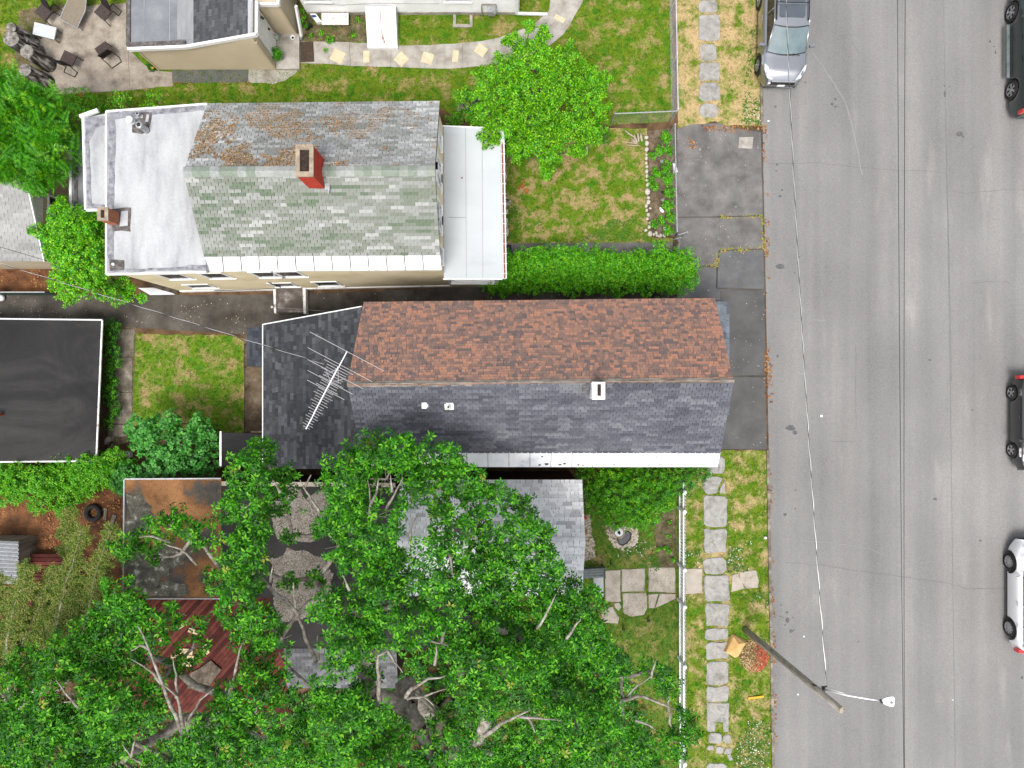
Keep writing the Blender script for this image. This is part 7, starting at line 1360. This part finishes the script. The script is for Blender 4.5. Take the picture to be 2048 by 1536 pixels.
sticks([(1250, 260, 1268, 274, .035, .08), (1268, 270, 1274, 286, .06, .08), (1262, 281, 1272, 287, .03, .08), (1250, 285, 1276, 288, .025, .06), (1254, 290, 1279, 291, .025, .06), (1277, 284, 1275, 266, .05, .1), (1284, 283, 1281, 266, .06, .09), (1262, 276, 1270, 284, .03, .13)], 'bare driftwood branch in the pile by the garden bed', 'driftwood pile by the garden bed', M['driftwood'])
sticks([(1010, 320, 1011, 346, .025, .05), (1005, 338, 1010, 331, .02, .05)], 'pale stick lying under the porch gutter', 'sticks under the gutter', M['driftwood'])
# small lantern stand / plant holder
lhld = thing('plant_stand', 'small wooden plant stand with purple flowers by the porch', 'plant stand', W(1024, 318)); c = W(1024, 318)
for dx, dy in ((-.14, -.14), (.14, -.14), (.14, .14), (-.14, .14)): q = MB(); q.bar((c.x + dx * 1.3, c.y + dy * 1.3, 0), (c.x + dx * .8, c.y + dy * .8, .5), .03); q.build('leg', M['wood_grey'], lhld)
q = MB(); q.lathe([(.12, .42), (.15, .5), (.15, .6), (.11, .6)], c, 10); q.build('pot', M['wood_grey'], lhld)
L_PURP = leafmat('petal_purple', [(.08, .03, .12), (.2, .1, .3), (.6, .5, .65)], .6, .2, .3); L_RED = leafmat('petal_red', [(.5, .015, .01), (.7, .04, .02)], .6, .2, .3); L_WHITE = leafmat('petal_white', [(.55, .5, .55), (.75, .73, .75)], .6, .2, .3)
def flower(name, label, u, v, z, r, n, m, par=None, cat='flowers', grp=None):
    P = np.array(W(u, v, z)) + NR.normal(size=(n, 3)) * r * np.array([1, 1, .4]); T = leaf_template(5, .035, .03, .1)
    o = scatter_mesh(name, T[0], T[1], P, rot_to(np.column_stack([NR.normal(size=(n, 2)) * .3, np.ones(n)]), NR.random(n) * 6), .7 + .6 * NR.random(n), m, par)
    if par is None: tag(o, label, cat, grp)
    return o
flower('flowers', '', 1024, 306, .66, .07, 40, [L_PURP], lhld)
flower('flower_clump', 'red flowers by the corner of the pale shingle roof', 1169, 1034, .2, .06, 40, [L_RED]); flower('flower_clump', 'small red flower dots in the pebble bed', 1169, 1066, .1, .05, 14, [L_RED])
pot = thing('flower_pot', 'hanging pot of white and purple flowers at the porch gutter', 'flower pot', W(1011, 408)); c = W(1011, 408); q = MB(); q.lathe([(.1, 0), (.15, .22), (.17, .24), (.12, .24)], c, 10); q.build('pot', M['black'], pot); flower('flowers', '', 1011, 406, .32, .09, 60, [L_WHITE], pot)
flower('flower_clump', 'yellow marigold bloom at the foot of the beige wall', 304, 136, .3, .02, 12, [leafmat('petal_yellow', [(.6, .35, .01), (.75, .5, .02)], .6, .2, .3)])
for k, (u, v) in enumerate([(1321, 326), (1323, 403), (1327, 460)]):
    t = thing('garden_light', 'small square solar garden light in the bed, pale top', 'garden light', W(u, v), 'solar lights in the bed'); c = W(u, v); q = MB(); q.bb(c.x - .05, c.x + .05, c.y - .05, c.y + .05, .22, .26); q.build('cap', M['steel'], t); q = MB(); q.bb(c.x - .025, c.x + .025, c.y - .025, c.y + .025, .262, .268); q.build('cell', M['black'], t); q = MB(); q.tube([c, c + Vector((0, 0, .22))], .015, 6); q.build('stake', M['black'], t)
for k, (u, v, lb_) in enumerate([(1323, 349, 'round dark solar light in the middle of the garden bed'), (1323, 387, 'round dark solar light near the yellow plants of the bed'), (1221, 1125, 'dark path light at the corner of the warm flagstones'), (1295, 1238, 'dark path light on the lawn nearest the picket fence'), (1245, 1255, 'dark path light on the lawn under the tree edge'), (1213, 1211, 'dark path light beside the broken flagstone')]):
    t = thing('garden_light', lb_, 'garden light', W(u, v)); c = W(u, v); q = MB(); q.lathe([(.06, .2), (.065, .24), (.03, .27)], c, 10); q.build('cap', M['black'], t); q = MB(); q.tube([c, c + Vector((0, 0, .2))], .014, 6); q.build('stake', M['black'], t)
tag(MB().prism(P2([(1318, 416), (1321, 414), (1328, 423), (1326, 426), (1321, 424)]), .02, .05).build('plant_label', M['white']), 'white slip of plastic lying in the garden bed', 'litter')
wp = thing('board', 'white board leaning on the wire fence by the pavement', 'board', W(1350, 340)); q = MB(); q.bar(W(1346, 328, .1) , W(1348, 348, .1), .03, .02); q.prism(P2([(1346, 326), (1352, 326), (1356, 343), (1351, 345)], .5), .42, .45); q.build('panel', M['white'], wp)
tag(MB().prism(P2([(1165, 308), (1175, 290), (1175, 311), (1164, 312)]), .02, .12).build('stone_marker', M['concrete_pale'], None), 'grey stone slab lying under the lime tree', 'stone')
q = MB(); 
for k, (u, v, r) in enumerate([(1045, 372, 5), (1053, 381, 5), (1047, 362, 3), (1037, 376, 3)]): c = W(u, v, .02); q.lathe([(r * .021, 0), (r * .02, .04), (r * .008, .06)], c, 8)
tag(q.build('leaf_heap', mat('leaf_heap', [(.22, .08, .02), (.36, .15, .04)], 9, .9, .1, .8, 30)), 'little heap of orange leaves on the front lawn', 'leaves')
# ------------------------------------------------------------------ pond
pd_ = thing('pond', 'small dark pond basin ringed by pale pebbles', 'pond', W(1245, 1076)); c = W(1245, 1076); 
pol = P2([(1234, 1078), (1238, 1072), (1248, 1066), (1257, 1062), (1262, 1068), (1261, 1076), (1254, 1085), (1246, 1090), (1238, 1088)])
q = MB(); q.prism(pol, .0, .05); q.build('water', M['water'], pd_); q = MB(); q.tube([(x_, y_, .07) for x_, y_ in wobble(pol, .06, .004, 1)] + [(pol[0][0], pol[0][1], .07)], .022, 6); q.build('liner_rim', M['black'], pd_)
fn = thing('fountain', 'round stone fountain bowl at the edge of the small pond', 'fountain', W(1236, 1061)); c = W(1235, 1061)
q = MB(); q.lathe([(.13, 0), (.1, .12), (.1, .28), (.2, .36), (.235, .44), (.235, .47), (.19, .47), (.17, .4)], c, 20); q.build('bowl', M['cap'], fn, True); q = MB(); q.lathe([(.17, .43), (.02, .431)], c, 20); q.build('water', M['steel'], fn); q = MB(); q.lathe([(.07, .4), (.05, .5), (.03, .56), (.045, .6), (.01, .63)], c, 10); q.build('finial', M['black'], fn, True)
pts = scatter_pts(wobble(P2([(1210, 1052), (1228, 1048), (1240, 1050), (1262, 1055), (1276, 1058), (1276, 1075), (1270, 1090), (1255, 1101), (1240, 1100), (1225, 1090), (1215, 1072)]), .1, .06, 2), 520); pts = pts[~inpoly(pts, pol)]
pts = np.concatenate([pts, scatter_pts(wobble(P2([(1168, 1030), (1182, 1028), (1182, 1062), (1190, 1090), (1188, 1115), (1168, 1120)]), .1, .05, 3), 480), scatter_pts(wobble(P2([(1165, 950), (1178, 948), (1176, 1010), (1166, 1015)]), .1, .05, 4), 250)]); n = len(pts)
TV = np.array([(-1, -.8, 0), (.9, -1, 0), (1, .7, 0), (-.7, 1, 0), (0, -.1, .8)]) * .045; TF = np.array([(0, 1, 4), (1, 2, 4), (2, 3, 4), (3, 0, 4)])
stuff(scatter_mesh('pebbles', TV, TF, np.column_stack([pts, np.full(n, .012)]), rot_to(np.tile([[0, 0, 1.]], (n, 1)), NR.random(n) * 6.3), .5 + .9 * NR.random(n), [leafmat('pebble_mix', [(.2, .15, .1), (.42, .36, .28), (.55, .5, .44), (.35, .3, .24)], .85, 0, .2)]))
# dark bench by the south house front
M['bench_grey'] = mat('bench_grey', [(.07, .085, .09), (.13, .15, .155)], 5, .6, .3)
bn = thing('bench', 'dark grey garden bench in front of the pale shingle gable', 'bench', W(1185, 1135)); c = W(1184, 1137)
for k in range(4): q = MB(); q.box((c.x, c.y + .1 - k * .11, .45), (.95, .095, .03), .05); q.build('seat_board', M['bench_grey'], bn)
q = MB(); q.box((c.x, c.y + .2, .72), (.95, .035, .3), .05); q.build('backrest', M['bench_grey'], bn)
for dx in (-.42, .42):
    for dy in (-.22, .16): q = MB(); q.bar((c.x + dx, c.y + dy, 0), (c.x + dx, c.y + dy, .43), .05); q.build('leg', M['black'], bn)
for dx in (-.46, .46): q = MB(); q.box((c.x + dx, c.y - .04, .62), (.05, .42, .04), .05); q.build('armrest', M['black'], bn)
tag(MB().prism(P2([(1186, 1152), (1206, 1148), (1206, 1192), (1188, 1185)]), 0, .16).build('doorstep', M['membrane'], None), 'pale step between the bench and the warm flagstones', 'step')
# leaf bag, leaf pile, yellow stick
lbag = tag(MB().add([(-.34, -.4, 0), (.3, -.42, 0), (.36, .4, 0), (-.3, .42, 0), (-.3, -.34, .24), (.1, -.4, .3), (.26, -.3, .2), (.3, .32, .22), (0, .2, .34), (-.24, .36, .18), (-.05, -.1, .36)], [(3, 2, 1, 0), (0, 1, 6, 5, 4), (1, 2, 7, 6), (2, 3, 9, 8, 7), (3, 0, 4, 9), (4, 5, 10), (5, 6, 10), (6, 7, 10), (7, 8, 10), (8, 9, 10), (9, 4, 10)]).build('leaf_bag', M['kraft']), 'brown kraft paper leaf bag lying by the leaf pile', 'bag')
lbag.location = W(1469, 1291, .03); lbag.rotation_euler = (0, 0, math.radians(-24))
n = 900; ang = NR.random(n) * 6.28; rad = np.sqrt(NR.random(n)) * .62; pc = W(1508, 1310); pts = np.column_stack([pc.x + rad * np.cos(ang) * .95, pc.y + rad * np.sin(ang) * 1.1, .05 + .32 * np.clip(1 - rad / .62, 0, 1) * NR.random(n) ** .4])
L_PILE = leafmat('leaf_pile_dry', [(.05, .03, .02), (.28, .17, .07), (.48, .34, .16), (.6, .5, .3)], .8, .1, .2); L_PILE2 = leafmat('leaf_pile_red', [(.2, .05, .03), (.45, .12, .06), (.6, .22, .12)], .8, .1, .2)
T = leaf_template(4, .075, .045, .2); mi = np.where(pts[:, 0] + NR.normal(size=n) * .14 > pc.x + .02, 1, 0); lp = scatter_mesh('leaf_pile', T[0], T[1], pts, rot_to(np.column_stack([NR.normal(size=(n, 2)) * .5, np.ones(n)]), NR.random(n) * 6.3), .7 + .7 * NR.random(n), [L_PILE, L_PILE2], None, mi); tag(lp, 'heap of dry tan and red leaves at the foot of the utility pole', 'leaf pile')
tag(MB().bar(W(1496, 1397, .06), W(1527, 1393, .06), .09, .03).build('marker_stake', mat('yellow_plastic', [(.55, .28, .01), (.65, .36, .02)], 4, .5, .3)), 'yellow stake lying on the verge below the pole', 'stake')
tag(MB().lathe([(.05, 0), (.07, .05), (.05, .1), (.02, .12)], W(1530, 1075, .03), 8).build('litter', M['white']), 'crumpled white litter on the verge edge above the flagstone cross', 'litter')
# ------------------------------------------------------------------ patio furniture and logs
def chair_proto():
    t = thing('patio_chair', 'dark brown wicker patio chair nearest the top left corner', 'chair', (0, 0, 0), 'wicker chairs on the patio')
    q = MB(); q.box((0, 0, .44), (.56, .54, .05)); 
    for k in range(9): q.bar((-.25, -.22 + k * .055, .468), (.25, -.22 + k * .055, .468), .03, .012)
    q.build('seat', M['wicker'], t)
    q = MB(); q.add([(-.24, .2, .46), (.24, .2, .46), (.24, .4, .98), (-.24, .4, .98), (-.24, .24, .46), (.24, .24, .46), (.24, .44, .98), (-.24, .44, .98)], [(0, 1, 2, 3), (7, 6, 5, 4), (0, 4, 5, 1), (1, 5, 6, 2), (2, 6, 7, 3), (3, 7, 4, 0)]); q.build('backrest', M['wicker_dark'], t)
    for s_ in (-1, 1):
        for yy in (-.26, .3): q = MB(); q.tube([(s_ * .26, yy * .9, .42), (s_ * .27, yy, 0)], .018, 6); q.build('leg', M['black'], t)
    q = MB(); q.tube([(-.27, .3, .02), (-.25, .52, .03), (.25, .52, .03), (.27, .3, .02)], .018, 6); q.build('base_rail', M['black'], t)
    return t
M['wicker'] = mat('wicker', [(.045, .032, .03), (.085, .065, .06)], 20, .8, .2, .6, 60); M['wicker_dark'] = mat('wicker_dark', [(.012, .01, .01), (.03, .025, .024)], 20, .8, .2)
pc_ = chair_proto(); spots = [(88, 22, -35 + 90, None), (207, 24, -38 + 90, 'dark brown wicker patio chair nearest the beige addition roof'), (208, 100, 180 - 40, 'dark brown wicker patio chair seen from behind below the folding seat row'), (137, 118, -25, 'dark brown wicker patio chair beside the log pile')]
c_ = [W(88, 24, .45), W(207, 24, .45), W(208, 101, .45), W(137, 118, .45)]; rzs = [math.radians(-40), math.radians(-40), math.radians(215 + 0), math.radians(155)]
for k in range(4):
    if k == 0: o = pc_; o.location = (c_[0].x, c_[0].y, .02); o.rotation_euler = (0, 0, rzs[0])
    else: dup(pc_, (c_[k].x, c_[k].y, .02), rzs[k], spots[k][3])
t = thing('lounge_chair', 'tan sling lounge chair between two wicker chairs', 'lounge chair', (0, 0, 0)); c = W(146, 18, .4)
M['sling'] = mat('tan_sling', [(.17, .14, .105), (.22, .185, .14)], 15, .8, .2, .3, 80)
q = MB(); q.add([(-.38, -.45, .34), (.38, -.45, .34), (.4, .3, .4), (-.4, .3, .4), (.4, .85, .72), (-.4, .85, .72), (-.38, -.45, .31), (.38, -.45, .31), (.4, .3, .37), (-.4, .3, .37), (.4, .88, .7), (-.4, .88, .7)], [(0, 1, 2, 3), (3, 2, 4, 5), (7, 6, 9, 8), (8, 9, 11, 10), (0, 6, 7, 1)]); q.build('sling', M['sling'], t)
for s_ in (-1, 1): q = MB(); q.tube([(s_ * .41, -.48, .33), (s_ * .42, .3, .39), (s_ * .42, .88, .72)], .022, 6); q.tube([(s_ * .4, -.4, .33), (s_ * .42, -.42, 0)], .02, 6); q.tube([(s_ * .42, .35, .4), (s_ * .42, .5, 0)], .02, 6); q.build('frame', M['steel'], t)
q = MB(); q.tube([(-.41, -.48, .33), (.41, -.48, .33)], .022, 6); q.build('front_rail', M['steel'], t); t.location = (c.x, c.y - .15, .02); t.rotation_euler = (0, 0, math.radians(-28))
tb_ = thing('side_table', 'weathered white low table next to the logs', 'table', W(88, 63)); zt = .45; q = MB(); q.prism([(p.x, p.y) for p in (W(69, 44, zt), W(113, 55, zt), W(108, 79, zt), W(65, 68, zt))], .41, zt); q.build('table_top', mat('weathered_white', [(.42, .45, .47), (.55, .58, .6)], 3, .8, .2, .3, 40, stretch=(1, 6, 1)), tb_)
for (u, v) in ((71, 47), (111, 57), (106, 76), (68, 67)): p = W(u, v, zt); q = MB(); q.bar((p.x, p.y, 0), (p.x, p.y, .408), .05); q.build('leg', M['wood_grey'], tb_)
M['log_bark'] = mat('log_bark', [(.012, .01, .01), (.04, .035, .032), (.16, .145, .13), (.42, .4, .37)], 1.6, .9, .15, 1.0, 6, stretch=(5, 5, .5), lo=.36, hi=.66); M['log_end'] = mat('log_end', [(.07, .062, .055), (.19, .175, .155), (.34, .32, .29)], 7, .9, .15, .6, 25)
def log(label, u, v, r, h, lean, grp='upright logs beside the patio'):
    c = W(u, v, 0); t = thing('log', label, 'log', c, grp); n_ = 22; q = MB(); rows = 5; vs = []
    for i in range(rows + 1):
        f = i / rows
        for k in range(n_): a = 2 * math.pi * k / n_; rr4 = r * (1.06 - .1 * f) * (1 + .07 * mnoise.noise(Vector((math.cos(a) * 2.4 + u, math.sin(a) * 2.4, f * .7))) + .05 * math.sin(9 * a + u)); vs.append((c.x + lean[0] * f + rr4 * math.cos(a), c.y + lean[1] * f + rr4 * math.sin(a), h * f))
    q.add(vs, [(i * n_ + k, i * n_ + (k + 1) % n_, (i + 1) * n_ + (k + 1) % n_, (i + 1) * n_ + k) for i in range(rows) for k in range(n_)]); q.build('trunk_wood', M['log_bark'], t)
    q = MB(); top = vs[-n_:]; ct = Vector((c.x + lean[0], c.y + lean[1], h)); q.add([tuple(ct.lerp(Vector(p), s_) + Vector((0, 0, z))) for s_, z in ((.99, -.0), (.9, .012), (.6, .004)) for p in top] + [tuple(ct + Vector((0, 0, .008)))], [(i * n_ + k, i * n_ + (k + 1) % n_, (i + 1) * n_ + (k + 1) % n_, (i + 1) * n_ + k) for i in range(2) for k in range(n_)] + [(2 * n_ + k, 2 * n_ + (k + 1) % n_, 3 * n_) for k in range(n_)]); q.build('cut_end', M['log_end'], t)
log('upright grey log nearest the white table', 70, 85, .22, 1.05, (-.28, .1)); log('widest upright grey log in the middle of the pile', 76, 108, .33, 1.25, (-.26, .05)); log('upright split log touching the wicker chair', 100, 131, .29, 1.15, (-.2, .06)); log('lowest upright grey log of the pile by the shrubs', 98, 166, .27, 1.0, (-.33, .1)); log('small log squeezed between the big ones', 84, 105, .17, .9, (-.16, .1))
tag(MB().lathe([(.05, 0), (.12, .06), (.13, .16), (.06, .24)], W(166, 193), 12).build('ball', mat('red_plastic', [(.35, .02, .025), (.45, .04, .04)], 3, .4, .4), None, True), 'red plastic ball on the grass below the patio', 'ball')
# things by the white house
tag(MB().prism(P2([(601, 85), (627, 84), (629, 124), (602, 125)]), .03, .05).build('doormat', mat('brown_mat', [(.05, .035, .025), (.085, .06, .045)], 8, .95, .1, .6, 60)), 'brown doormat at the foot of the step', 'doormat')
wc = thing('watering_can', 'pale green watering can by the inner wall corner', 'watering can', W(554, 76)); c = W(554, 77, .16); q = MB(); q.lathe([(.11, 0), (.13, .08), (.11, .26), (.08, .27)], c, 12); q.build('tank', mat('pale_green', [(.3, .38, .28), (.38, .46, .36)], 5, .5, .3), wc, True); q = MB(); q.tube([c + Vector((.1, 0, .08)), c + Vector((.22, .06, .26))], [.025, .018], 6); q.build('spout', M['steel'], wc); q = MB(); q.tube([c + Vector((-.1, 0, .22)), c + Vector((-.03, 0, .36)), c + Vector((.08, 0, .26))], .012, 6); q.build('handle', M['black'], wc)
bl = thing('dog_bowl', 'white bowl on the concrete step', 'bowl', W(586, 76)); q = MB(); q.lathe([(.08, 0), (.1, .05), (.09, .06), (.06, .02)], W(586, 76, .16), 14); q.build('bowl', M['white'], bl, True); q = MB(); q.lathe([(.055, .03), (.01, .031)], W(586, 76, .16), 12); q.build('water', M['glass'], bl)
br = thing('broom', 'orange-handled broom leaning beside the downspout', 'broom', W(615, 52)); q = MB(); q.tube([W(591, 12, 1.1), W(614, 48, .2)], .015, 6); q.build('handle', M['brick'], br); q = MB(); q.box(W(617, 53, .12), (.3, .12, .2), .6); q.build('bristles', M['black'], br)
dp = thing('downspout', 'white downspout and gutter pipe between the beige and white houses', 'downspout', W(598, 50)); q = MB(); q.bar(W(592, 12, 1.9), W(603, 72, .45), .09, .1); q.build('pipe', M['white'], dp); q = MB(); q.bar(W(602, 66, .4), W(603, 79, .05), .1, .1); q.build('elbow', M['steel'], dp)
wd = thing('board', 'peeling white slatted panel lying against the white house', 'panel', W(670, 38)); u = 643; k = 0
while u < 696: q = MB(); q.prism(P2([(u, 26), (u + 5.1, 26), (u + 5.1 + .3, 49), (u + .3, 49)], .25), .2 + .004 * (k % 2), .25 + .004 * (k % 2)); q.build('board', M['white_old'], wd); u += 5.4; k += 1
q = MB(); q.bar(W(644, 30, .15), W(695, 30, .15), .08, .1); q.bar(W(645, 45, .1), W(695, 45, .1), .08, .18); q.build('frame', M['wood_grey'], wd)
bx = thing('box', 'open white box with blue print beside the slatted panel', 'box', W(630, 36)); q = MB(); q.prism(P2([(619, 27), (632, 27), (643, 43), (633, 45)], .2), .0, .2); q.build('carton', M['white'], bx); q = MB(); q.prism(P2([(622, 30), (631, 30), (634, 34), (625, 35)], .2), .201, .206); q.build('print', mat('blue_print', (.03, .06, .25), 1, .6, .2), bx)
# alley: stone stoop, leaning panel, garage bits
sp = thing('stoop', 'weathered grey stoop with white side rims against the yellow wall', 'stoop', W(585, 600)); q = MB(); q.prism(P2([(556, 577), (610, 577), (611, 626), (556, 627)]), 0, .32); q.build('slab', mat('w_stoop', [(.09, .075, .065), (.15, .13, .115), (.36, .34, .32)], 2.5, .9, .2, .4, 60, lo=.4, hi=.7), sp)
for (u0_, u1_, v1_) in ((552, 557, 628), (610, 616, 629)): q = MB(); q.prism(P2([(u0_, 576), (u1_, 576), (u1_ + 1, v1_), (u0_ + 2, v1_)]), 0, .36); q.build('rim', M['white_old'], sp)
pn = thing('panel', 'white sheet panel lying beside the rear corner of the yellow house', 'panel', W(312, 580)); q = MB(); q.prism(P2([(276, 576), (325, 575), (350, 589), (300, 590)], .05), .02, .05); q.build('sheet', M['white_metal'], pn); q = MB(); q.bar(W(302, 569, .6), W(355, 584, .1), .2, .1); q.build('edge_beam', M['bark_dark'], pn)
tag(MB().lathe([(.1, 0), (.16, .08), (.12, .18), (.03, .24)], W(6, 596), 9).build('bag', M['white'], None, True), 'white plastic bag by the green slatted fence', 'bag')
tr = thing('planter', 'weathered white concrete trough below the black garage corner', 'planter', W(236, 909)); q = MB(); q.bb(W(204, 0).x, W(266, 0).x, W(0, 914).y, W(0, 903).y, 0, .25); q.build('trough', M['white_old'], tr)
bk = thing('block', 'pale concrete blocks beside the black garage', 'block', W(215, 881)); q = MB(); q.box(W(212, 883, .1), (.2, .24, .2), .1); q.build('block', M['concrete_pale'], bk); q = MB(); q.box(W(220, 878, .15), (.16, .2, .3), .05); q.build('block', M['concrete_pale'], bk)
ty = thing('tyre', 'old black tyre on the bare soil below the vine thicket', 'tyre', W(186, 1026)); q = MB(); ring = [W(186, 1026, .12) + Vector((.28 * math.cos(a), .28 * math.sin(a), 0)) for a in [2 * math.pi * i / 24 for i in range(25)]]; q.tube(ring, .1, 10, cap=False); q.build('tread', M['rubber'], ty, True)
tag(MB().bar(W(222, 1050, .04), W(230, 1030, .04), .16, .05).build('plank', M['wood_grey']), 'short grey plank right of the old tyre', 'plank')
tag(MB().bar(W(210, 1040, .04), W(212, 1016, .04), .12, .05).build('plank', M['concrete_grimy']), 'narrow weathered plank between the tyre and the flat roof', 'plank')
tag(MB().bar(W(93, 1122, .05), W(101, 1128, .05), .12, .05).build('brick', M['mortar']), 'loose pale brick on the bare soil beside the larch', 'brick')
cm = thing('metal_shed', 'grey corrugated metal shed roof at the left edge', 'shed', W(10, 1120)); x0_, x1_ = W(-60, 0, 1.2).x, W(37, 0, 1.2).x; v = 1079; k = 0
q = MB(); q.prism([(x0_, W(0, 1080, 1.2).y - .06), (x1_ - .06, W(0, 1080, 1.2).y - .06), (x1_ - .06, W(0, 1158, 1.2).y + .06), (x0_, W(0, 1158, 1.2).y + .06)], 0, 1.15); q.build('wall', M['wood_grey'], cm)
while v < 1158:
    a = W(0, v, 1.2).y; c2_ = W(0, v + 7.4, 1.2).y; q = MB(); q.add([(x0_, a, 1.16), (x1_, a - .1, 1.16), (x1_, (a + c2_) / 2 - .1, 1.24), (x0_, (a + c2_) / 2, 1.24), (x1_, c2_ - .1, 1.17), (x0_, c2_, 1.17)], [(3, 2, 1, 0), (5, 4, 2, 3)]); q.build('sheet', M['steel'], cm); v += 7.8
jk = thing('tarpaulin', 'crumpled pale grey tarpaulin on the red landing under the larch', 'tarpaulin', W(105, 1240)); vs = []; fs = []
for i in range(9):
    for j in range(7):
        p = W(118 - 4 * j + i * -2.2 + 8 * (j > 3), 1216 + i * 7.5, .45); vs.append((p.x, p.y, .43 + .28 * abs(mnoise.noise(Vector((i * .9, j * .9, 2)))) * 1.6))
for i in range(8):
    for j in range(6): fs.append((i * 7 + j, (i + 1) * 7 + j, (i + 1) * 7 + j + 1, i * 7 + j + 1))
q = MB(); q.add(vs, fs); q.build('cloth', M['membrane'], jk)
for k, (u, v, a, b_, r, z) in enumerate([(370, 1303, 30, 11, .1, .62), (378, 1315, 28, 8, .05, .62), (374, 1327, 18, 10, .1, .62), (350, 1313, 16, 6, -.2, .62), (358, 1254, 20, 8, -.5, .62), (386, 1262, 18, 9, .3, .62), (410, 1292, 14, 10, 1.2, .62), (325, 1281, 14, 8, .6, .62), (414, 1303, 10, 8, .9, .62), (342, 1324, 12, 5, 0, .62)]):
    c = W(u, v, z); q = MB(); q.box((c.x, c.y, z - .015 + .012 * (k % 3)), (a * .0207, b_ * .0207, .03), -r); tag(q.build('timber_offcut', M['wood_pale']), 'yellow timber offcut lying on the red deck', 'timber', 'timber offcuts on the deck')
bs = tag(MB().prism(wobble(P2([(385, 1345), (425, 1320), (442, 1340), (420, 1370), (375, 1378)], .6), .1, .08, 3), .575, .66).build('bark_mulch', M['bark_dark']), 'grey-brown heap of twigs on the red deck', 'twigs')
# stump by the lime tree
sp_ = thing('stump', 'jagged grey brown rock pile left of the lime tree', 'rocks', W(940, 215))
for k, (u, v, r) in enumerate([(934, 195, 7), (945, 205, 9), (925, 213, 7), (938, 218, 9), (952, 200, 7), (918, 222, 5)]):
    p = W(u, v); rr3 = r * .0211; q = MB(); q.lathe([(rr3, -.03), (rr3 * 1.1, rr3 * .6), (rr3 * .7, rr3 * 1.5), (rr3 * .2, rr3 * 1.8)], p, 7)
    for i in range(len(q.v)): x_, y_, z_ = q.v[i]; nn_ = 1 + .7 * mnoise.noise(Vector((x_ * 6, y_ * 6, z_ * 6 + k))); q.v[i] = (p.x + (x_ - p.x) * nn_, p.y + (y_ - p.y) * nn_, z_)
    q.build('rock', mat('rock_purple', [(.1, .075, .07), (.2, .16, .15), (.3, .25, .23)], 5, .9, .15, .6, 20) if k == 0 else bpy.data.materials['rock_purple'], sp_)
print('objects', len(bpy.data.objects), 'tris~', sum(sum(len(p.vertices) - 2 for p in o.data.polygons) if len(o.data.polygons) < 2000 else len(o.data.polygons) for o in bpy.data.objects if o.type == 'MESH'))
